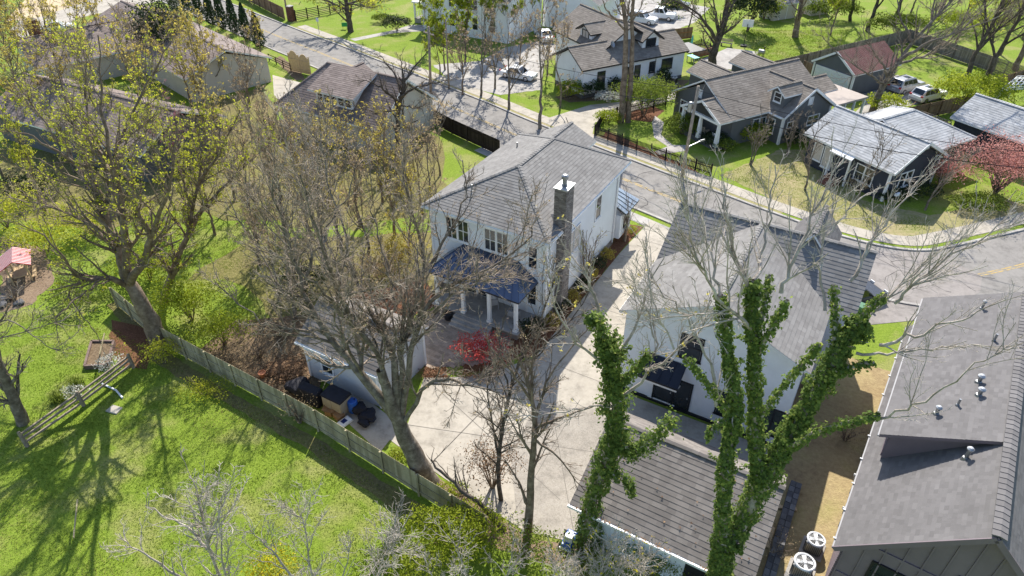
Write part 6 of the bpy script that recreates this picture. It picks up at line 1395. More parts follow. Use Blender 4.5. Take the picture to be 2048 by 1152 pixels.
UP = [([(1506, 600, 1.2), (1470, 520, 1.6), (1455, 440, 2), (1448, 370, 2.4)], .15, .03), ([(1562, 586, .3), (1592, 500, .8), (1640, 400, 1.5), (1690, 310, 2)], .11, .025), ([(1502, 660, 1), (1440, 600, .4), (1405, 540, .2), (1380, 470, 0), (1372, 400, 0)], .12, .025), ([(1700, 562, 2.4), (1740, 490, 3), (1790, 420, 3.6), (1850, 350, 4.2)], .11, .025), ([(1790, 606, 1.2), (1852, 548, 1), (1940, 490, 1), (2035, 425, 1)], .10, .025), ([(1760, 690, .6), (1830, 668, .2), (1920, 640, -.2), (2010, 600, -.4)], .10, .022), ([(1760, 838, -1.4), (1850, 800, -2), (1950, 730, -2.4), (2030, 690, -2.6)], .07, .02),
      ([(1712, 706, 1), (1790, 706, .6), (1880, 694, .2), (1960, 690, 0)], .09, .02), ([(1348, 698, .3), (1320, 640, .6), (1300, 570, 1), (1290, 500, 1.4)], .06, .02), ([(1440, 592, .9), (1420, 500, 2), (1395, 420, 3.6), (1370, 350, 4)], .09, .02), ([(1508, 560, 1.4), (1525, 500, 2.4), (1540, 420, 3), (1550, 330, 3.6)], .10, .025), ([(1650, 622, 2), (1640, 540, 3), (1655, 460, 4), (1680, 390, 4.6)], .10, .02), ([(1655, 470, 4), (1720, 400, 4.4), (1800, 360, 4.6)], .06, .02), ([(1432, 812, .2), (1425, 740, .6), (1380, 650, 1), (1330, 590, 1.2), (1300, 560, 1.4)], .10, .02), ([(1684, 690, 1.6), (1780, 590, 2.6), (1860, 520, 3), (1960, 440, 3.4)], .12, .025)]
UP = [(p, r0 * .62, r1 * .75) for p, r0, r1 in UP]
lp, lr = t.limbs([(px3(b, p), r0, r1) for p, r0, r1 in UP], 16, 6, .05, 'branches')
t.twiggy(lp, lr, A(3.0, .05, .45, .9, 3.6, (12, 38), 7, .05, .09, .55, .013), A(4.2, .08, .42, .3, 1.1, (15, 45), 4, .04, .14, .55, .0075), A(6, .1, .5, .16, .45, (20, 52), 2, .02, .2, .7, .006)); t.done()
# ivy-clad column tree, left of the white garage
b = P(1182, 1092); t = Plant('ivy_column', 'broken ivy-covered trunk between the parking court and the white garage', b, 'tree', None, 'bark_pale', 8)
IV = [([(1180, 1096), (1182, 1020), (1208, 930), (1230, 860), (1228, 780), (1222, 720), (1208, 672)], .26, .10), ([(1212, 690), (1204, 655), (1190, 636, -.2), (1178, 640, -.3)], .10, .05), ([(1236, 870), (1262, 900, -.4), (1304, 876, -.6), (1350, 832, -.8)], .09, .04), ([(1228, 770), (1270, 740, -.2), (1300, 700, -.3)], .07, .03), ([(1220, 930), (1255, 960, -.5), (1268, 990, -.6)], .10, .04)]
ip, ir = t.limbs([(px3(b, p), r0, r1) for p, r0, r1 in IV], 14, 9, .03); t.ivy(ip[:1], ir[:1], 1150, .46, .11, hang=.25); t.ivy(ip[1:2], ir[1:2], 500, .3, .12, hang=.2); t.ivy(ip[2:3], ir[2:3], 800, .42, .10, hang=.35); t.ivy(ip[3:], ir[3:], 350, .22, .12, hang=.2)
q = spawn(t.rng, ip[:1], ir[:1], 1.6, .25, .2, .4, 1.0, (45, 85), 5, -.02, .2, .4, .02); t.add('branches', q[0], q[1], 5); t.ivy(q[0], q[1], 110, .15, .12)
UP = [([(1216, 702), (1190, 610, .4), (1172, 530, .8), (1160, 460, 1)], .09, .02), ([(1224, 730), (1270, 650, .5), (1300, 570, 1), (1330, 500, 1.4)], .09, .02), ([(1228, 770), (1310, 700, -.2), (1290, 620, .4), (1262, 540, .8)], .07, .018), ([(1222, 740), (1150, 680, -.5), (1110, 610, -.6), (1095, 540, -.6)], .07, .018), ([(1232, 812), (1160, 815, -.6), (1080, 830, -1), (1010, 840, -1.2)], .05, .015), ([(1235, 800), (1330, 720, -.5), (1400, 660, -.8), (1420, 600, -.8)], .07, .018)]
lp, lr = t.limbs([(px3(b, p), r0, r1) for p, r0, r1 in UP], 14, 6, .05, 'branches'); last = t.twiggy(lp, lr, TW1(.7, 1.3), TW2(.7, .9), TW3(.7, .6)); t.leaf(last[0], .35, .11, 'leaf_gold', .06, .3, 1); t.done()
# slim trees in front of the parking court
b = P(1056, 1068); t = Plant('court_tree', 'slim grey tree with a sawn knot in front of the parking court', b, 'tree', None, 'bark_brown', 9)
lp, lr = t.limbs([(px3(b, p), r0, r1) for p, r0, r1 in [([(1056, 1070), (1060, 1000), (1064, 930), (1070, 850), (1060, 780, .3), (1040, 720, .6)], .24, .07), ([(1071, 856), (1120, 836, -.3), (1170, 818, -.5), (1205, 806, -.6)], .08, .02), ([(1072, 880), (1118, 916, -.3), (1150, 960, -.4), (1185, 1000, -.4)], .06, .015), ([(1068, 840), (1096, 760, .5), (1140, 700, 1), (1180, 650, 1.4)], .07, .02), ([(1062, 800, .2), (1020, 740, 0), (985, 700, 0), (960, 650, 0)], .06, .015), ([(1056, 1010), (1035, 960, .2), (1010, 920, .4)], .09, .03)]], 14, 9, .02)
t.twiggy(lp, lr, TW1(.8, 1.0), TW2(.8, .9), TW3(.8, .6)); t.done()
b = P(1003, 1000); t = Plant('slender_tree', 'slender dark tree crossing in front of the driveway', b, 'tree', None, 'bark_dark', 10)
lp, lr = t.limbs([(px3(b, p), r0, r1) for p, r0, r1 in [([(1003, 1004), (996, 930), (1008, 840), (1030, 750, .3), (1058, 690, .6), (1080, 640, .8), (1110, 560, 1.2)], .13, .03), ([(998, 920), (985, 850, .3), (975, 780, .5), (985, 720, .6)], .07, .02), ([(1040, 730, .4), (1090, 690, 0), (1150, 630, -.2), (1190, 560, -.2)], .05, .015), ([(1020, 790, .2), (1000, 700, 1), (1010, 630, 1.6)], .05, .015)]], 14, 7, .02)
last = t.twiggy(lp, lr, TW1(.8, 1.2), TW2(.8, .9), TW3(.8, .6)); t.leaf(last[0], .25, .10, 'leaf_bud', .06); t.done()
# leaning trunk at the left edge
b = P(46, 846); t = Plant('edge_tree', 'leaning tree trunk at the left edge beside the three-rail fence', b, 'tree', None, 'bark_grey', 11)
lp, lr = t.limbs([(px3(b, p), r0, r1) for p, r0, r1 in [([(48, 850), (24, 790), (0, 735), (-40, 640), (-70, 520)], .36, .14), ([(5, 745), (-20, 690, -1), (60, 660, -2), (130, 640, -2.5)], .06, .015), ([(-30, 660), (20, 640, -1), (90, 690, -2), (120, 700, -2)], .05, .012)]], 14, 10, .03)
t.twiggy(lp, lr, TW1(.9, .8), TW2(.8, .8), TW3(.7, .6)); t.done()
# foreground crowns below the camera
FG = [('pale bare tree crown at the bottom left corner, tallest of the foreground', 13.4, [([(520, 1420), (470, 1230), (425, 1110), (404, 1030), (396, 990)], .13, .03), ([(425, 1110), (380, 1060, .3), (330, 1030, .4), (290, 1010, .4)], .07, .015), ([(415, 1080), (440, 1020, .2), (460, 975, .3)], .06, .015), ([(470, 1230), (350, 1150, .5), (280, 1100, .6), (240, 1090, .6)], .08, .015), ([(470, 1230), (450, 1150, -.3), (440, 1060, -.4), (438, 1000, -.4)], .06, .012)], 'bark_pale', None),
      ('pale bare sapling crown beside the yellow blossom at the bottom', 13.8, [([(660, 1400), (640, 1230), (620, 1130), (612, 1060), (600, 1030)], .09, .02), ([(640, 1230), (690, 1140, .3), (700, 1080, .4)], .05, .012), ([(640, 1230), (560, 1120, .3), (520, 1080, .5), (500, 1060, .5)], .06, .012), ([(660, 1330), (740, 1180, 0), (770, 1110, 0), (800, 1070, 0)], .05, .012)], 'bark_pale', None),
      ('dense pale bare thicket tree at the bottom centre', 14.2, [([(960, 1420), (950, 1260), (930, 1160), (915, 1090)], .10, .02), ([(950, 1280), (1010, 1160, .2), (1050, 1100, .4)], .06, .012), ([(955, 1300), (880, 1180, .2), (850, 1120, .3)], .06, .012), ([(955, 1330), (1080, 1180, 0), (1130, 1120, 0)], .06, .012)], 'bark_pale', None),
      ('bare twiggy tree with yellow blossom below the white garage', 14.6, [([(1180, 1420), (1180, 1270), (1200, 1150), (1225, 1085)], .08, .02), ([(1180, 1290), (1270, 1170, .2), (1300, 1110, .3)], .05, .012), ([(1180, 1310), (1130, 1180, .2), (1110, 1130, .3)], .05, .012), ([(1190, 1260), (1240, 1150, 0), (1270, 1080, 0)], .05, .012)], 'bark_pale', 'leaf_yellow')]
for i, (lab, Y, sp, bk, lf_) in enumerate(FG):
    q = PY(sp[0][0][0][0], sp[0][0][0][1], Y); b = Vector((q.x, Y, 0)); t = Plant('bare_foreground_tree', lab, b, 'tree', 'foreground crowns below the camera', bk, 30 + i)
    L3 = [(px3(b, p), r0, r1) for p, r0, r1 in sp]; L3[0] = ([b, b.lerp(L3[0][0][0], .5)] + L3[0][0], r_ := L3[0][1], L3[0][2])
    lp, lr = t.limbs(L3, 14, 7, .03); last = t.twiggy(lp, lr, A(3.4, .15, .3, .4, 1.6, (22, 60), 6, .10, .2, .55, .014), A(6.0, .1, .42, .25, .8, (22, 60), 4, .05, .26, .6, .009), A(6.0, .1, .5, .12, .4, (25, 60), 2, .02, .3, .7, .007))
    if lf_: t.leaf(last[0], .4, .07, lf_, .04)
    t.done()
# leaning bare tree over the rear drive
b = P(1745, 226); t = Plant('leaning_bare_tree', 'bare tree leaning right over the parked cars', b, 'tree', None, 'bark_grey', 12)
lp, lr = t.limbs([(px3(b, p), r0, r1) for p, r0, r1 in [([(1743, 228), (1762, 180), (1786, 140), (1830, 80, .5), (1885, 20, 1), (1930, -40, 1.5)], .42, .1), ([(1775, 155), (1760, 120, -1), (1735, 90, -2), (1728, 50, -2)], .15, .03), ([(1800, 120), (1870, 80, -2), (1950, 50, -3), (2030, 20, -3)], .2, .04), ([(1790, 130), (1850, 110, 2), (1920, 60, 3), (2010, -20, 4)], .18, .04), ([(1826, 85, .5), (1800, 30, 2), (1790, -40, 3)], .16, .04), ([(1770, 168), (1720, 140, -2), (1670, 100, -3), (1640, 70, -3)], .12, .03), ([(1860, 50, .8), (1870, -10, 3), (1880, -60, 4)], .14, .03)]], 14, 8, .08)
t.twiggy(lp, lr, TW1(1.2, .8), TW2(1.3, .7), A(3.0, .1, .5, .3, .8, (25, 60), 3, .02, .3, .7, .011)); t.done()
# twin-trunk tall tree by the side drive
b = P(1246, 244); t = Plant('twin_trunk_tree', 'tall twin-trunked bare tree beside the side drive', b, 'tree', None, 'bark_brown', 13)
lp, lr = t.limbs([(px3(b, p), r0, r1) for p, r0, r1 in [([(1241, 246), (1248, 150), (1252, 80), (1245, 0), (1235, -90), (1230, -180)], .40, .12), ([(1256, 244), (1262, 150), (1264, 80), (1266, 0), (1272, -90), (1280, -180)], .34, .1), ([(1250, 60), (1222, 30, -1), (1205, 0, -2), (1195, -50, -2)], .12, .03), ([(1266, 30), (1310, 20, -1), (1340, -10, -2)], .1, .03), ([(1247, 20), (1220, -60, 1), (1200, -120, 2)], .1, .03)]], 16, 9, .05)
last = t.twiggy(lp, lr, A(.5, .35, .25, 1.0, 4.0, (30, 65), 6, .06, .2, .4, .025), TW2(1.2, .7), TW3(1.2, .5)); t.leaf(last[0], .3, .16, 'leaf_lime', .1); t.done()
# big budding tree by the terrace
b = P(1424, 134); t = Plant('terrace_tree', 'large rough-barked tree with sparse green leaves by the terrace', b, 'tree', None, 'bark_dark', 14)
lp, lr = t.limbs([(px3(b, p), r0, r1) for p, r0, r1 in [([(1422, 136), (1430, 100), (1444, 60), (1456, 0), (1462, -70)], .62, .2), ([(1436, 84), (1412, 50, -1), (1396, 28, -2), (1360, 5, -3), (1310, -10, -4)], .26, .05), ([(1448, 50), (1470, 0, 1), (1500, -50, 2)], .22, .05), ([(1440, 70), (1430, 20, 1), (1420, -50, 2)], .22, .05)]], 14, 9, .05)
last = t.twiggy(lp, lr, TW1(1.5, .8), TW2(1.4, .7), TW3(1.4, .5)); t.leaf(last[0], 1.2, .2, 'leaf_green', .15); t.done()
b = P(1592, 74); t = Plant('lawn_tree', 'straight tree trunk on the bright lawn at the top', b, 'tree', None, 'bark_brown', 15)
lp, lr = t.limbs([(px3(b, p), r0, r1) for p, r0, r1 in [([(1590, 76), (1598, 30), (1606, -20), (1612, -90)], .5, .2), ([(1602, -10), (1640, -50, 1), (1680, -90, 2)], .16, .05)]], 12, 9, .04); t.twiggy(lp, lr, TW1(1.5, .5), TW2(1.4, .5), None); t.done()
b = P(698, 64); t = Plant('kerb_tree', 'dark-trunked tree with yellow-green leaves by the sidewalk at the top', b, 'tree', None, 'bark_dark', 16)
lp, lr = t.limbs([(px3(b, p), r0, r1) for p, r0, r1 in [([(702, 66), (696, 30), (690, -10), (684, -60)], .48, .2), ([(694, 20), (650, 0, 1), (600, -20, 2), (560, -60, 2)], .18, .04), ([(693, 10), (740, -10, -2), (790, -30, -4)], .18, .04), ([(690, -5), (660, -60, 3), (640, -100, 4)], .16, .04), ([(692, 5), (720, 10, -4), (745, 15, -7), (760, 10, -9)], .12, .03)]], 12, 9, .04); last = t.twiggy(lp, lr, TW1(1.6, .9), TW2(1.4, .7), TW3(1.4, .5)); t.leaf(last[0], 2.0, .2, 'leaf_lime', .14); t.done()
b = P(796, 312); t = Plant('spreading_bare_tree', 'low spreading bare tree in front of the brown-roofed house', b, 'tree', None, 'bark_dark', 17)
lp, lr = t.limbs([(px3(b, p), r0, r1) for p, r0, r1 in [([(797, 314), (796, 270), (798, 225), (802, 190), (806, 165)], .30, .12), ([(796, 205), (770, 180, -1), (745, 165, -2), (715, 160, -2.5)], .14, .03), ([(798, 195), (830, 175, -1), (865, 168, -2), (895, 160, -2)], .14, .03), ([(802, 180), (790, 150, 1), (770, 125, 2), (760, 105, 2)], .14, .03), ([(805, 170), (825, 140, 1), (845, 115, 1.5), (860, 95, 2)], .14, .03), ([(790, 220), (755, 225, -2), (720, 215, -3), (700, 200, -3)], .1, .025), ([(794, 210), (830, 215, -2.5), (860, 205, -4)], .1, .025), ([(806, 166), (805, 135, 0), (800, 110, 0)], .13, .03)]], 12, 8, .06)
t.twiggy(lp, lr, TW1(1.0, 1.4), TW2(1.0, 1.0), TW3(1.0, .8)); t.done()
# ------------------------------------------------------------------ the other trees, each standing where the photo shows it
AT = [  # name, label, px, py, height, spread, bark, leaf, per, size, kwargs
 ('bare_tree', 'greyish bare tree just left of the grey garage', 592, 640, 12.5, .40, 'bark_grey', 'leaf_bud', .5, .10, {}),
 ('bare_tree', 'bare tree between the ivy ground and the grey garage roof', 690, 610, 12, .42, 'bark_grey', 'leaf_bud', .6, .10, {}),
 ('bare_tree', 'pale double-stemmed bare tree in the middle of the thicket', 655, 545, 12, .42, 'bark_pale', 'leaf_bud', .8, .11, dict(stems=2)),
 ('budding_tree', 'brown budding tree at the back of the thicket, left of the hip-roofed house', 790, 470, 9.5, .44, 'bark_brown', 'leaf_gold', 1.6, .11, {}),
 ('budding_tree', 'brown budding tree left of the hip roof, nearest its eave', 845, 430, 8, .44, 'bark_brown', 'leaf_gold', .8, .11, {}),
 ('budding_tree', 'golden budding tree in the centre of the thicket', 720, 450, 9, .45, 'bark_brown', 'leaf_gold', 1.8, .13, {}),
 ('budding_tree', 'budding tree at the left of the thicket over the bright lawn', 575, 470, 10, .45, 'bark_grey', 'leaf_bud', 1.8, .12, {}),
 ('budding_tree', 'golden budding tree behind the thicket, below the brown roof', 650, 375, 5.0, .46, 'bark_brown', 'leaf_gold', 2.4, .14, {}),
 ('budding_tree', 'golden budding tree below the five-window dormer', 745, 340, 4.0, .48, 'bark_brown', 'leaf_gold', 2.8, .15, {}),
 ('budding_tree', 'golden budding tree by the dark street fence', 830, 345, 5, .48, 'bark_brown', 'leaf_gold', 2.4, .14, {}),
 ('budding_tree', 'brown budding tree left of the brown-roofed house', 545, 330, 5.5, .46, 'bark_brown', 'leaf_bud', 2.0, .13, {}),
 ('budding_tree', 'tall budding tree over the left lawn', 470, 400, 9, .44, 'bark_grey', 'leaf_gold', 1.6, .12, {}),
 ('budding_tree', 'brown twiggy tree in front of the pale gate drive', 505, 280, 7, .46, 'bark_brown', 'leaf_bud', 1.8, .13, {}),
 ('golden_tree', 'golden-leaved tree in front of the dark magnolia', 420, 260, 11, .45, 'bark_grey', 'leaf_gold', 2.5, .17, {}),
 ('golden_tree', 'golden-leaved tree at the lower edge of the long brown roof', 300, 250, 12, .44, 'bark_grey', 'leaf_gold', 2.4, .17, {}),
 ('golden_tree', 'golden-leaved tree over the long brown roof, left', 205, 205, 12, .44, 'bark_grey', 'leaf_gold', 2.4, .17, {}),
 ('golden_tree', 'yellow-leaved tree left of the brick chimney', 45, 200, 13, .44, 'bark_grey', 'leaf_gold', 2.5, .17, {}),
 ('golden_tree', 'yellow-leaved tree at the far upper left by the sand court', 125, 150, 12, .42, 'bark_grey', 'leaf_gold', 2.3, .17, {}),
 ('lime_tree', 'lime-leaved tree in front of the lower brown house, left', 20, 380, 11, .45, 'bark_grey', 'leaf_lime', 2.4, .15, {}),
 ('lime_tree', 'lime-leaved tree in front of the lower brown house, right', 150, 345, 9, .46, 'bark_grey', 'leaf_lime', 2.4, .15, {}),
 ('lime_tree', 'lime-leaved tree right of the lower brown house', 330, 340, 8.5, .46, 'bark_brown', 'leaf_lime', 2.4, .15, {}),
 ('gold_shrub_tree', 'orange-gold young tree at the end of the cypress row', 522, 105, 5, .5, 'bark_brown', 'leaf_gold', 5, .16, {}),
 ('pale_tree', 'slim budding tree right of the utility poles', 962, 192, 10, .42, 'bark_grey', 'leaf_bud', 1.0, .14, {}),
 ('pale_tree', 'brown twiggy tree behind the white sedan', 1018, 218, 11, .42, 'bark_grey', 'leaf_bud', 1.2, .14, {}),
 ('street_tree', 'tall slim street tree at the mouth of the side drive', 1080, 257, 15, .30, 'bark_grey', 'leaf_bud', .8, .14, dict(fork=.38)),
 ('pale_tree', 'pinkish-budded tree in front of the white house', 1120, 215, 9, .45, 'bark_grey', 'leaf_bud', 2.0, .15, {}),
 ('budding_green', 'light-green budding tree in front of the top white house', 930, 125, 10, .48, 'bark_dark', 'leaf_bright', 9, .24, {}),
 ('budding_green', 'light-green budding tree right of the top white house', 1010, 85, 10.5, .48, 'bark_dark', 'leaf_bright', 9, .24, {}),
 ('budding_green', 'small light-green tree by the pale utility pole', 880, 150, 6, .5, 'bark_brown', 'leaf_bright', 8, .2, {}),
 ('budding_green', 'light-green budding tree at the top edge, left of the white gable', 1060, 62, 9, .46, 'bark_dark', 'leaf_bright', 8, .24, {}),
 ('wood_tree', 'ivy-footed tree right of the grey fence, leftmost at the right edge', 1925, 178, 17, .4, 'bark_dark', None, 0, .1, dict(r=.38)),
 ('wood_tree', 'tall tree right of the grey fence, beside the lime shrub', 1968, 176, 18, .4, 'bark_dark', 'leaf_lime', .3, .18, dict(r=.42)),
 ('wood_tree', 'tall dark tree at the right edge behind the pergola', 2030, 140, 18, .4, 'bark_brown', None, 0, .1, dict(r=.4)),
 ('wood_tree', 'dark trunk behind the grey fence, nearest the red roof', 1735, 62, 16, .36, 'bark_dark', 'leaf_green', .4, .2, dict(r=.36)),
 ('wood_tree', 'dark trunk behind the grey fence, second from the red roof', 1786, 50, 17, .36, 'bark_dark', 'leaf_green', .4, .2, dict(r=.36)),
 ('wood_tree', 'dark trunk in the hedge at the top right', 1700, 42, 15, .36, 'bark_dark', 'leaf_green', .4, .2, dict(r=.3)),
 ('wood_tree', 'slim dark trunk beyond the path at the top right', 1875, 40, 16, .36, 'bark_dark', 'leaf_green', .5, .2, dict(r=.3)),
 ('wood_tree', 'dark tree at the top right corner', 1990, 40, 16, .4, 'bark_dark', 'leaf_lime', .4, .2, dict(r=.35)),
 ('small_tree', 'small budding tree by the brick-edged bed of the hip-roofed house', 1172, 566, 4.2, .5, 'bark_brown', 'leaf_gold', .9, .09, dict(stems=3, rmin=.006)),
 ('small_tree', 'bare young tree in front of the navy bungalow, left', 1610, 380, 6.5, .42, 'bark_grey', None, 0, .1, {}),
 ('small_tree', 'bare young tree in front of the navy bungalow windows', 1715, 400, 6.5, .44, 'bark_grey', None, 0, .1, {}),
 ('small_tree', 'bare young tree right of the navy bungalow, by the road bend', 1850, 420, 6, .48, 'bark_grey', None, 0, .1, {}),
 ('small_tree', 'bare shrub-tree in front of the slate bungalow windows', 1500, 330, 4.5, .5, 'bark_grey', None, 0, .1, dict(stems=3)),
 ('small_tree', 'bare shrub-tree at the corner of the slate bungalow', 1575, 310, 4.2, .5, 'bark_grey', None, 0, .1, dict(stems=3)),
 ('small_tree', 'thin tree on the lawn beyond the black picket fence', 1375, 66, 9, .3, 'bark_dark', None, 0, .1, {}),
 ('redbud', 'pink-flowering redbud under the maple crowns', 372, 345, 6.5, .5, 'bark_brown', 'leaf_pink', 2.6, .13, {}),
 ('redbud', 'faint pink-flowering tree at the upper left edge', 12, 85, 5, .5, 'bark_brown', 'leaf_pink', 2.0, .16, {}),
 ('budding_tree', 'twiggy tree in the thicket behind the pale double-stemmed tree', 625, 480, 10, .46, 'bark_brown', 'leaf_bud', 1.8, .14, {}),
 ('budding_tree', 'budding tree in the thicket above the grey garage roof', 690, 525, 11.5, .46, 'bark_grey', 'leaf_gold', 2.6, .14, {}),
 ('budding_tree', 'golden tree of the thicket, in line with the spreading bare tree', 765, 405, 7.5, .46, 'bark_brown', 'leaf_gold', 2.6, .14, {}),
 ('budding_tree', 'golden tree just below the brown-roofed house', 700, 330, 3.8, .46, 'bark_grey', 'leaf_gold', 2.6, .14, {}),
 ('budding_tree', 'twiggy tree below the left end of the brown roof', 600, 335, 4.2, .46, 'bark_brown', 'leaf_bud', 1.8, .14, {}),
 ('budding_tree', 'thin bare tree on the bright lawn left of the thicket', 520, 530, 10, .46, 'bark_grey', 'leaf_bud', 1.8, .14, {}),
 ('budding_tree', 'golden tree in the left half of the thicket', 645, 425, 8, .46, 'bark_brown', 'leaf_gold', 2.6, .14, {}),
 ('budding_tree', 'twiggy tree touching the porch roof of the hip-roofed house', 872, 480, 10, .46, 'bark_grey', 'leaf_bud', 1.8, .14, {}),
 ('budding_tree', 'twiggy tree over the left lawn, beside the thicket', 560, 385, 7.5, .46, 'bark_brown', 'leaf_bud', 1.8, .14, {}),
 ('budding_tree', 'golden tree left of the hip roof ridge', 798, 385, 6.8, .46, 'bark_grey', 'leaf_gold', 2.6, .14, {}),
 ('budding_tree', 'twiggy tree between dark fence and hip roof', 880, 350, 5.3, .46, 'bark_brown', 'leaf_bud', 1.8, .14, {}),
 ('budding_tree', 'golden tree below the dark magnolia', 450, 310, 7, .46, 'bark_grey', 'leaf_gold', 2.6, .14, {}),
 ('budding_tree', 'golden tree at the foot of the dark magnolia', 385, 215, 10, .46, 'bark_brown', 'leaf_gold', 2.6, .14, {}),
 ('budding_tree', 'lime-leaved tree over the lower brown roof, right end', 250, 300, 10, .46, 'bark_grey', 'leaf_lime', 2.6, .14, {}),
 ('budding_tree', 'yellow-leaved tree over the lower brown roof, left end', 85, 265, 10, .46, 'bark_brown', 'leaf_gold', 2.6, .14, {}),
 ('budding_tree', 'golden tree over the middle of the lower brown roof', 160, 260, 10, .46, 'bark_brown', 'leaf_gold', 3.0, 0.16, {}),
 ('budding_tree', 'golden tree at the left edge above the lime maple', 10, 250, 12, .46, 'bark_grey', 'leaf_gold', 3.0, 0.16, {}),
 ('budding_tree', 'golden tree against the long brown roof, right of the chimney', 230, 130, 10, .46, 'bark_brown', 'leaf_gold', 3.0, 0.16, {}),
 ('budding_tree', 'twiggy tree beside the brick chimney', 70, 120, 10, .46, 'bark_grey', 'leaf_bud', 1.8, 0.13, {}),
 ('budding_tree', 'bare twiggy tree left of the dark magnolia', 290, 180, 10, .46, 'bark_brown', 'leaf_bud', 1.8, 0.13, {}),
 ('budding_tree', 'golden tree right of the dark magnolia', 440, 190, 9, .46, 'bark_grey', 'leaf_gold', 3.0, 0.16, {}),
 ('budding_tree', 'twiggy tree by the pale wall of the long brown house', 500, 215, 8, .46, 'bark_brown', 'leaf_bud', 1.8, 0.13, {}),
 ('budding_tree', 'lime-leaved young tree behind the forked tree', 350, 420, 9, .46, 'bark_grey', 'leaf_lime', 3.0, 0.16, {}),
 ('budding_tree', 'lime-leaved young tree left behind the leaning maple', 90, 430, 9, .46, 'bark_brown', 'leaf_lime', 3.0, 0.16, {}),
 ('budding_tree', 'lime-leaved young tree behind the leaning maple trunk', 210, 420, 8, .46, 'bark_grey', 'leaf_lime', 3.0, 0.16, {}),
 ('budding_tree', 'lime-leaved young tree on the bright lawn', 430, 470, 8, .46, 'bark_brown', 'leaf_lime', 3.0, 0.16, {}),
 ('budding_tree', 'twiggy young tree by the leaf heap', 560, 600, 9, .46, 'bark_grey', 'leaf_bud', 1.8, 0.13, {}),
 ('budding_tree', 'light-green tree left of the slim brown pole', 890, 140, 8, .46, 'bark_brown', 'leaf_bright', 8.0, 0.22, {}),
 ('budding_tree', 'light-green tree behind the slim brown pole', 970, 110, 9, .46, 'bark_grey', 'leaf_bright', 8.0, 0.22, {}),
 ('budding_tree', 'twiggy tree between the two white cars', 1040, 130, 8, .46, 'bark_brown', 'leaf_bud', 1.8, 0.13, {}),
 ('budding_tree', 'twiggy tree beside the white sedan', 990, 178, 9, .46, 'bark_grey', 'leaf_bud', 1.8, 0.13, {}),
 ('budding_tree', 'bare twiggy tree at the kerb near the pale pole', 925, 190, 8, .46, 'bark_brown', 'leaf_bud', 1.8, 0.13, {}),
 ('budding_tree', 'bare twiggy tree behind the parked wagon', 1840, 100, 12, .46, 'bark_grey', 'leaf_bud', 1.8, 0.13, {}),
 ('budding_tree', 'bare twiggy tree above the white pergola', 2000, 110, 13, .46, 'bark_brown', 'leaf_bud', 1.8, 0.13, {}),
 ('budding_tree', 'low twiggy tree in front of the thicket centre', 740, 520, 9, .46, 'bark_grey', 'leaf_bud', 1.8, 0.13, {}),
 ('budding_tree', 'golden young tree left of the navy porch roof', 820, 520, 8, .46, 'bark_brown', 'leaf_gold', 3.0, 0.16, {}),
 ('budding_tree', 'light-green tree on the lawn left of the red-roofed garage', 1660, 70, 10, .46, 'bark_brown', 'leaf_bright', 5, .2, {}),
 ('budding_tree', 'twiggy tree beyond the grey fence corner', 1820, 30, 12, .46, 'bark_grey', 'leaf_bud', 2.5, .2, {}),
 ('budding_tree', 'budding tree above the lime shrub', 1910, 90, 12, .46, 'bark_brown', 'leaf_lime', 2.5, .2, {}),
 ('budding_tree', 'twiggy tree in the wood at the top right', 1960, 20, 12, .46, 'bark_grey', 'leaf_bud', 2.5, .2, {}),
 ('budding_tree', 'budding tree at the right edge above the pergola', 2045, 80, 12, .46, 'bark_brown', 'leaf_lime', 2.5, .2, {}),
 ('budding_tree', 'light-green tree behind the cream shed', 1560, 10, 10, .46, 'bark_grey', 'leaf_bright', 5, .2, {}),
 ('budding_tree', 'light-green tree hiding the corner of the top white house', 860, 100, 8, .46, 'bark_brown', 'leaf_bright', 8, .2, {}),
 ('budding_tree', 'pinkish twiggy tree left of the white house dormer', 1095, 150, 8, .46, 'bark_grey', 'leaf_bud', 2.5, .2, {}),
]
for i, (nm, lab, px, py, h_, sp, bk, lf_, per, sz, kw) in enumerate(AT):
    kw = dict(kw); far = P(px, py).y > 70
    auto_tree(nm, lab, P(px, py), h_, sp, bark=bk, leaf=lf_, per=per, size=sz * (1.15 if far else 1), seed=100 + i, lean=(R.gauss(0, .06 * h_), R.gauss(0, .06 * h_)), rmin=kw.pop('rmin', .019 if far else .0145), dens=kw.pop('dens', .66 if far else .80), **kw)
# crape myrtle by the drive
b = P(1250, 482); t = Plant('crape_myrtle', 'vase-shaped bare crape myrtle in the mulch bed by the driveway', b, 'tree', None, 'bark_brown', 60)
sp = []
for i in range(9):
    a = R.uniform(0, 6.28); q = R.uniform(.5, 1.5); e = Vector((math.cos(a) * q, math.sin(a) * q, R.uniform(3.2, 4.4))); sp.append(([b + Vector((math.cos(a) * .1, math.sin(a) * .1, 0)), b + Vector((e.x * .25, e.y * .25, e.z * .45)), b + e], .045, .012))
lp, lr = t.limbs(sp, 10, 6, .02); t.twiggy(lp, lr, None, A(4, .3, .3, .4, 1.2, (15, 35), 5, .14, .12, .5, .009), A(5, .2, .4, .2, .6, (15, 40), 3, .1, .15, .7, .007)); t.done()
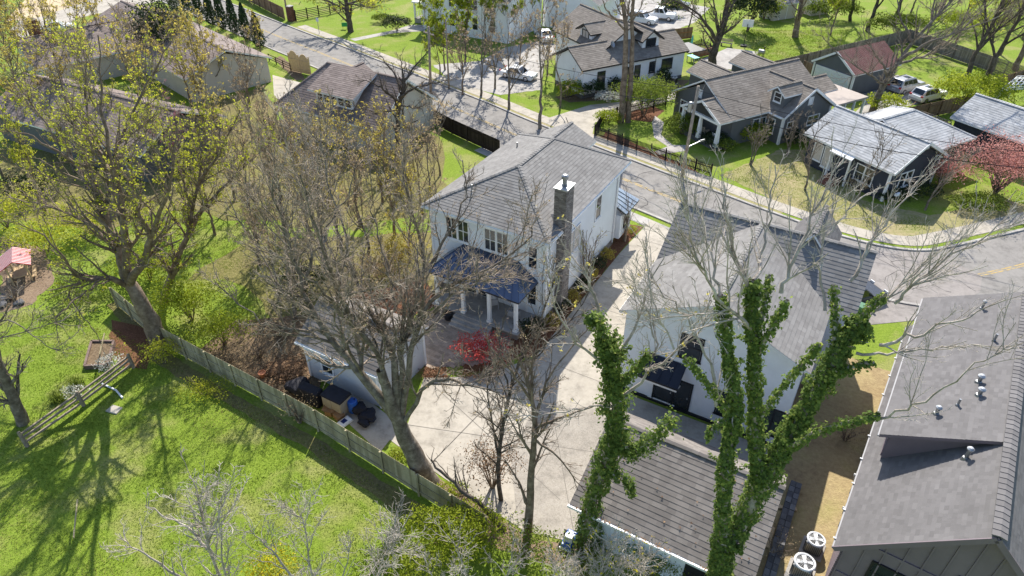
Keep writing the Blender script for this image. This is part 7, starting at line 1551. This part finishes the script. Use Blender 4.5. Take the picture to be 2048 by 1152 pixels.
# cypress row
for i, (px, py, h_) in enumerate(((352, 24, 5.6), (378, 32, 5.8), (402, 41, 5.6), (426, 50, 5.2), (448, 58, 5.6), (472, 67, 5.4), (496, 80, 5.0), (520, 94, 4.6))):
    base = P(px, py); t = Plant('cypress', ['first', 'second', 'third', 'fourth', 'fifth', 'sixth', 'seventh', 'eighth'][i] + ' narrow dark cypress of the row along the street, counted from the left', base, 'tree', 'cypresses in a row', 'bark_brown', 200 + i); g_ = t.rng; n = 2600
    z = g_.random(n) ** .8; a = g_.uniform(0, 6.28, n); rad = (.95 * (1 - z) ** .7 * np.minimum(1, z * 6 + .35) + .05) * (1 + .16 * np.sin(3 * a + 7 * z) + .12 * np.sin(5 * a - 11 * z)) * (1 - .35 * g_.random(n) ** 2)
    c = np.stack([rad * np.cos(a), rad * np.sin(a), .15 + z * h_], 1); V, F = leaf_quads(g_, c, .26, np.stack([np.cos(a), np.sin(a), .3 + 0 * a], 1), .6); t.leaves.append((V, F, g_.beta(2, 2.5, n), 'leaf_conifer'))
    t.limbs([([base, base + Vector((0, 0, h_ * .5)), base + Vector((0, 0, h_ * .93))], .09, .02)], 6, 6, 0); t.done()
SH = [
 ('red_maple', 'broad coral-red Japanese maple at the right edge', 1990, 386, 5.2, 4.2, 5.4, 'leaf_red', 9500, .13, dict(cat='tree', open_=.9, stems=34, zc=.5)),
 ('red_maple', 'smaller coral-red maple right of the navy bungalow', 1880, 372, 2.4, 2.0, 3.0, 'leaf_red', 2600, .13, dict(cat='tree', open_=.85, stems=18)),  # name, label, px, py, rx, ry, h, mat, n, size, kwargs
 ('magnolia', 'big dark evergreen magnolia beside the long brown roof', 345, 135, 3.6, 3.6, 8.5, 'leaf_dark', 5200, .28, dict(cat='tree')),
 ('lime_shrub', 'large bright lime shrub in front of the brown fence, right of the parked wagon', 1938, 212, 4.4, 3.4, 3.6, 'leaf_bright', 6500, .20, {}),
 ('lime_shrub', 'small lime shrub at the foot of the leaning bare tree', 1765, 224, 2.4, 1.8, 2.0, 'leaf_bright', 2400, .18, {}),
 ('round_shrub', 'round bright-green shrub at the corner of the white house', 1140, 198, 1.6, 1.5, 2.2, 'leaf_bright', 2400, .16, dict(lo=0, hi=.8)),
 ('olive_yew', 'spreading olive-green yew inside the black picket fence', 1288, 232, 3.6, 3.0, 4.2, 'leaf_green', 6000, .17, dict(open_=.6, lo=.2, hi=1, cat='tree', zc=.62)),
 ('dark_shrub', 'dense dark-green mounded shrub at the bungalow porch', 1362, 268, 1.9, 1.9, 2.1, 'leaf_green', 3200, .15, dict(lo=0, hi=.55)),
 ('dark_shrub', 'dark shrub below the white porch post of the slate bungalow', 1430, 292, 1.6, 1.3, 1.4, 'leaf_dark', 1800, .15, {}),
 ('bright_shrub', 'yellow-green shrub below the slate bungalow windows', 1505, 283, 1.8, 1.5, 2.0, 'leaf_bright', 2600, .15, dict(lo=0, hi=.8)),
 ('bright_shrub', 'small yellow-green shrub left of the weathered utility pole', 1448, 300, 1.2, 1.0, 1.2, 'leaf_green', 1300, .14, {}),
 ('bright_shrub', 'pair of yellow-green shrubs in the picket corner', 1215, 248, 1.5, 1.1, 1.5, 'leaf_bright', 1600, .14, dict(lo=0, hi=.8)),
 ('variegated_shrub', 'white-variegated shrub before the white house', 1215, 205, 1.7, 1.1, 1.3, 'leaf_white', 1300, .14, {}),
 ('dark_conifer', 'dark conifer shrub under the tall window of the white house', 1192, 194, 1.0, 1.0, 2.1, 'leaf_conifer', 1300, .16, {}),
 ('dark_conifer', 'dark conifer shrub at the left corner of the white house', 1168, 196, .9, .9, 1.9, 'leaf_conifer', 1200, .16, {}),
 ('dark_conifer', 'dark conifer shrub between the twin trunks and the window', 1228, 186, 1.0, 1.0, 2.0, 'leaf_conifer', 1200, .16, {}),
 ('dark_conifer', 'dark conifer shrub below the small window of the white house', 1325, 172, .9, .9, 2.2, 'leaf_conifer', 1200, .16, {}),
 ('evergreen', 'tall dark evergreen behind the basketball hoop', 1495, 62, 3.4, 3.2, 7.0, 'leaf_dark', 4800, .3, dict(cat='tree')),
 ('evergreen', 'bright-green shrub left of the cream shed', 1528, 40, 2.6, 2.2, 3.6, 'leaf_bright', 2600, .24, {}),
 ('evergreen', 'dark round tree behind the pickup truck', 1340, 30, 2.0, 1.8, 2.6, 'leaf_dark', 1600, .24, {}),
 ('hedge', 'green hedge right of the cream shed', 1660, 40, 4.5, 2.0, 3.2, 'leaf_green', 4200, .24, dict(hi=.9)),
 ('hedge', 'green hedge behind the grey fence corner', 1790, 70, 4.5, 2.0, 3.0, 'leaf_green', 3800, .24, dict(hi=.9)),
 ('hedge', 'bright undergrowth beyond the grey fence at the top right', 1930, 60, 6.0, 4.0, 2.6, 'leaf_bright', 4200, .24, dict(lo=.1, hi=.9, open_=.7)),
 ('hedge', 'bright undergrowth at the top right corner', 2040, 30, 7.0, 5.0, 3.0, 'leaf_bright', 4200, .24, dict(lo=.1, hi=.9, open_=.7)),
 ('round_shrub', 'dark shrub beside the porch of the top white house', 795, 62, 2.2, 1.6, 2.2, 'leaf_dark', 1800, .2, {}),
 ('round_shrub', 'bright-green small shrub in front of the top white house porch', 765, 45, 1.6, 1.2, 1.3, 'leaf_green', 1000, .2, {}),
 ('bank_shrub', 'green shrub on the bank at the road bend', 1955, 418, 2.4, 1.6, 1.3, 'leaf_green', 2600, .15, dict(hi=.9)),
 ('bank_shrub', 'dark low shrub under the right window of the navy bungalow', 1840, 392, 1.8, 1.3, 1.2, 'leaf_dark', 1600, .14, {}),
 ('bank_shrub', 'dark low shrub at the corner of the navy bungalow', 1782, 400, 1.6, 1.2, 1.1, 'leaf_dark', 1500, .14, {}),
 ('bank_shrub', 'brown low shrub under the left window of the navy bungalow', 1720, 378, 1.5, 1.2, 1.1, 'leaf_bud', 900, .12, {}),
 ('bank_shrub', 'dark evergreen shrub between the two bungalows', 1590, 288, 1.5, 1.3, 1.5, 'leaf_dark', 1500, .15, {}),
 ('understorey', 'lime undergrowth shrub right of the leaning maple trunk', 385, 640, 2.6, 2.2, 3.2, 'leaf_bright', 4200, .13, dict(open_=.8, lo=.0, hi=.75)),
 ('understorey', 'lime undergrowth shrub behind the leaning maple', 300, 560, 2.6, 2.0, 2.4, 'leaf_bright', 3400, .14, dict(open_=.8, lo=0, hi=.75)),
 ('understorey', 'lime undergrowth shrub along the board fence, farther right', 450, 690, 2.2, 1.8, 2.6, 'leaf_bright', 2600, .12, dict(open_=.8, lo=0, hi=.7)),
 ('understorey', 'dark-green shrub behind the grey garage', 610, 585, 1.9, 1.6, 2.2, 'leaf_dark', 2400, .14, {}),
 ('understorey', 'green undergrowth left of the play table', 175, 600, 2.6, 2.0, 1.6, 'leaf_green', 2600, .14, {}),
 ('understorey', 'lime undergrowth behind the play table', 95, 505, 3.4, 2.6, 2.6, 'leaf_lime', 3200, .14, dict(open_=.85, hi=.8)),
 ('understorey', 'lime undergrowth at the left edge above the play table', 15, 455, 3.2, 2.6, 2.8, 'leaf_lime', 2800, .14, dict(open_=.85, hi=.8)),
 ('understorey', 'lime undergrowth below the lower brown house', 190, 470, 3.6, 2.8, 3.0, 'leaf_lime', 3200, .14, dict(open_=.85, hi=.8)),
 ('understorey', 'lime undergrowth between leaning maple and bright lawn', 330, 480, 3.0, 2.4, 2.6, 'leaf_bright', 2800, .13, dict(open_=.85, hi=.8)),
 ('understorey', 'dark holly left of the lower brown house windows', 60, 400, 2.4, 2.0, 2.6, 'leaf_dark', 2400, .16, {}),
 ('understorey', 'brown brush under the trees behind the garage', 760, 560, 3.0, 2.2, 1.8, 'leaf_bud', 2200, .12, dict(open_=.8)),
 ('understorey', 'golden brush in the middle of the thicket', 800, 520, 2.6, 2.2, 2.0, 'leaf_gold', 2200, .12, dict(open_=.8, hi=.7)),
 ('forsythia', 'small yellow-green bush at the foot of the leaning maple', 330, 726, 1.3, 1.1, 1.8, 'leaf_lime', 1500, .10, dict(open_=.6)),
 ('fence_brush', 'low brown-green brush in the fence shadow', 410, 790, 2.0, 1.3, .9, 'leaf_lime', 1400, .09, dict(open_=.8, hi=.6)),
 ('white_shrub', 'white-flowering bush beside the raised bed', 225, 738, .9, .8, 1.0, 'leaf_white', 600, .09, {}),
 ('white_shrub', 'white-flowering clump behind the three-rail fence', 152, 792, .8, .6, .7, 'leaf_white', 420, .09, {}),
 ('crimson_maple', 'small crimson lace-leaf maple beside the garden bench', 962, 716, 1.9, 1.5, 1.7, 'leaf_crimson', 2600, .11, dict(open_=.75, cat='tree')),
 ('box_shrub', 'dark box shrub at the right corner of the back porch', 1062, 668, 1.1, .9, 1.0, 'leaf_dark', 1500, .10, {}),
 ('box_shrub', 'brown-leaved low mound at the edge of the paver patio', 872, 752, 1.0, .6, .5, 'leaf_brown', 900, .09, {}),
 ('box_shrub', 'brown-leaved low mound between patio and parking court', 962, 752, 1.3, .6, .55, 'leaf_brown', 1100, .09, {}),
 ('box_shrub', 'small bright-green shrub at the foot of the crape myrtle', 1262, 466, .5, .5, .6, 'leaf_bright', 350, .10, {}),
 ('box_shrub', 'dark shrub at the front corner of the hip-roofed house', 1222, 440, .7, .6, .9, 'leaf_dark', 600, .11, {}),
 ('dry_beech', 'dry copper-leaved beech sapling in front of the parking court', 985, 975, 1.7, 1.4, 3.6, 'leaf_brown', 1900, .10, dict(open_=.85)),
 ('weed_clump', 'bright-green weed clump between fence and parking court', 905, 985, .9, .5, .6, 'leaf_bright', 800, .10, dict(hi=.8)),
 ('weed_clump', 'bright-green weed clump beside the sycamore foot', 800, 912, .7, .5, .4, 'leaf_bright', 500, .10, dict(hi=.8)),
 ('green_thicket', 'bright-green leafy bush at the end of the board fence', 905, 1095, 2.6, 1.8, 2.2, 'leaf_bright', 6500, .12, dict(open_=.6, lo=0, hi=.8)),
 ('green_thicket', 'bright-green bush at the bottom edge right of the yellow blossom', 800, 1160, 2.0, 1.4, 1.8, 'leaf_bright', 3000, .11, dict(open_=.7, lo=0, hi=.8)),
 ('green_thicket', 'green leafy bush below the slender tree', 1050, 1120, 2.0, 1.5, 1.8, 'leaf_green', 2600, .11, dict(open_=.7, lo=.1, hi=1)),
 ('green_thicket', 'olive brush in front of the white garage wall', 1300, 1150, 2.2, 1.2, 1.8, 'leaf_green', 2200, .10, dict(open_=.8, lo=.2, hi=1)),
 ('green_thicket', 'olive brush at the bottom left of the toy car', 1150, 1165, 2.0, 1.2, 1.6, 'leaf_green', 2200, .10, dict(open_=.8, lo=.2, hi=1)),
 ('yellow_blossom', 'vivid yellow blossoming bush at the bottom edge', 556, 1172, 1.4, 1.2, 2.4, 'leaf_yellow', 1500, .10, dict(open_=.7)),
 ('bare_brush', 'brown scrub inside the fence, left of the leaf heap', 520, 715, 1.8, 1.4, 1.5, 'leaf_bud', 500, .08, dict(stems=34)),
 ('bare_brush', 'brown scrub behind the leaf heap', 560, 672, 1.8, 1.4, 1.6, 'leaf_brown', 500, .08, dict(stems=34)),
 ('bare_brush', 'grey scrub inside the fence by the lime undergrowth', 455, 735, 1.7, 1.2, 1.3, 'leaf_bud', 400, .08, dict(stems=34)),
 ('bare_brush', 'pale scrub hanging over the board fence', 600, 845, 1.4, 1.0, 1.9, 'leaf_bud', 200, .07, dict(stems=26)),
 ('bare_brush', 'bare grey brush heap beside the play table', 30, 600, 1.8, 1.5, 1.4, 'leaf_bud', 250, .08, dict(stems=30)),
 ('bare_brush', 'brown brush between charcoal house and dry yard', 1690, 880, 1.3, 1.0, 1.2, 'leaf_bud', 250, .08, dict(stems=26)),
 ('bare_brush', 'thin reddish brush left of the nearer air conditioner', 1545, 1110, 1.2, 1.2, 1.4, 'leaf_bud', 120, .07, dict(stems=22)),
]
for i in range(7):
    q = ML(.58, .2 + i * 1.55); SH.append(('foundation_shrub', ['first', 'second', 'third', 'fourth', 'fifth', 'sixth', 'seventh'][i] + ' foundation shrub along the driveway side of the hip-roofed house, counted from the chimney', q, None, .6, .75, R.uniform(.7, 1.15), 'leaf_dark' if i % 2 else 'leaf_gold', 750, .10, dict(group='foundation shrubs', hi=.6)))
for i, (nm, lab, px, py, rx, ry, h_, mt_, n, sz, kw) in enumerate(SH):
    shrub(nm, lab, P(px, py) if py is not None else (px[0], px[1], 0), rx, ry, h_, mt_, n, sz, seed=400 + i, **kw)
# strap-leaved iris clumps
for i, (px, py, lab) in enumerate(((155, 772, 'tall dark-green iris clump behind the three-rail fence'), (118, 800, 'lower dark-green iris clump at the three-rail fence'))):
    t = thing('iris_clump', lab, 'plant', P(px, py)); m = MB()
    for k in range(90):
        a = R.uniform(0, 6.28); q = R.uniform(.25, .75); hh = R.uniform(.35, .75); c, s_ = math.cos(a), math.sin(a); o = (R.gauss(0, .2), R.gauss(0, .2)); w = .03
        m.poly([(o[0] - s_ * w, o[1] + c * w, 0), (o[0] + s_ * w, o[1] - c * w, 0), (o[0] + c * q * .5, o[1] + s_ * q * .5, hh), (o[0] + c * q * .45, o[1] + s_ * q * .45, hh)], R.random()); m.poly([(o[0] + c * q * .5 - s_ * .02, o[1] + s_ * q * .5 + c * .02, hh), (o[0] + c * q * .5 + s_ * .02, o[1] + s_ * q * .5 - c * .02, hh), (o[0] + c * q, o[1] + s_ * q, hh * .7)], R.random())
    m.build('leaves', 'leaf_green', t)
# grass blades on the lawns
def grass(name, label, poly, n, size=.10, seed=1, mat='grass_blade'):
    g_ = np.random.default_rng(seed); pl = [P(*q) for q in poly]; xs = [q.x for q in pl]; ys = [q.y for q in pl]
    X = g_.uniform(min(xs), max(xs), n * 3); Y = g_.uniform(min(ys), max(ys), n * 3); ins = np.zeros(len(X), bool); k = len(pl)
    for i in range(k):
        a, b = pl[i], pl[(i + 1) % k]
        if abs(b.y - a.y) < 1e-9: continue
        ins ^= ((a.y > Y) != (b.y > Y)) & (X < (b.x - a.x) * (Y - a.y) / (b.y - a.y) + a.x)
    X, Y = X[ins][:n], Y[ins][:n]; N = len(X)
    clump = np.sin(X * 1.3 + 2 * np.sin(Y * .9)) * np.sin(Y * 1.7 + 1.5 * np.sin(X * .7)) * .5 + .5; clump2 = np.sin(X * .45 + 1.3 * np.sin(Y * .31 + 1)) * np.sin(Y * .52 + np.sin(X * .4)) * .5 + .5
    hgt = size * (.4 + .9 * clump) * g_.uniform(.6, 1.3, N); a = g_.uniform(0, 6.28, N); w = size * .28 * g_.uniform(.6, 1.4, N); lx = g_.normal(size=N) * hgt * .6; ly = g_.normal(size=N) * hgt * .6
    z = np.full(N, .0); V = np.stack([np.stack([X - np.cos(a) * w, Y - np.sin(a) * w, z], 1), np.stack([X + np.cos(a) * w, Y + np.sin(a) * w, z], 1), np.stack([X + lx, Y + ly, hgt], 1)], 1).reshape(-1, 3)
    F = np.arange(3 * N).reshape(-1, 3); TRI[0] += N
    o = raw_obj(name, raw_mesh(name, V, F, mat, np.clip(.55 * (1 - clump2) + .5 * g_.random(N), 0, 1)), None, 'stuff'); tag(o, label, 'grass')
grass('lawn_grass', 'sunlit patchy grass of the lower left lawn', [(0, 620), (200, 640), (330, 720), (640, 885), (800, 1000), (900, 1060), (820, 1152), (700, 1200), (0, 1200)], 60000, .075, 1)
grass('lawn_grass', 'bright grass of the lawn behind the bare thicket', [(380, 420), (560, 400), (600, 560), (520, 650), (360, 560)], 15000, .08, 2)
grass('lawn_grass', 'patchy grass beside the far sidewalk before the navy bungalow', [(1440, 350), (1560, 305), (1640, 300), (1720, 400), (1860, 440), (1860, 462), (1690, 455), (1560, 400)], 12000, .09, 3)
grass('lawn_grass', 'bright grass of the bungalow garden and backyards', [(1480, 60), (1700, 60), (1680, 100), (1560, 125), (1520, 125)], 10000, .14, 4)
print('vegetation triangles', TRI[0])
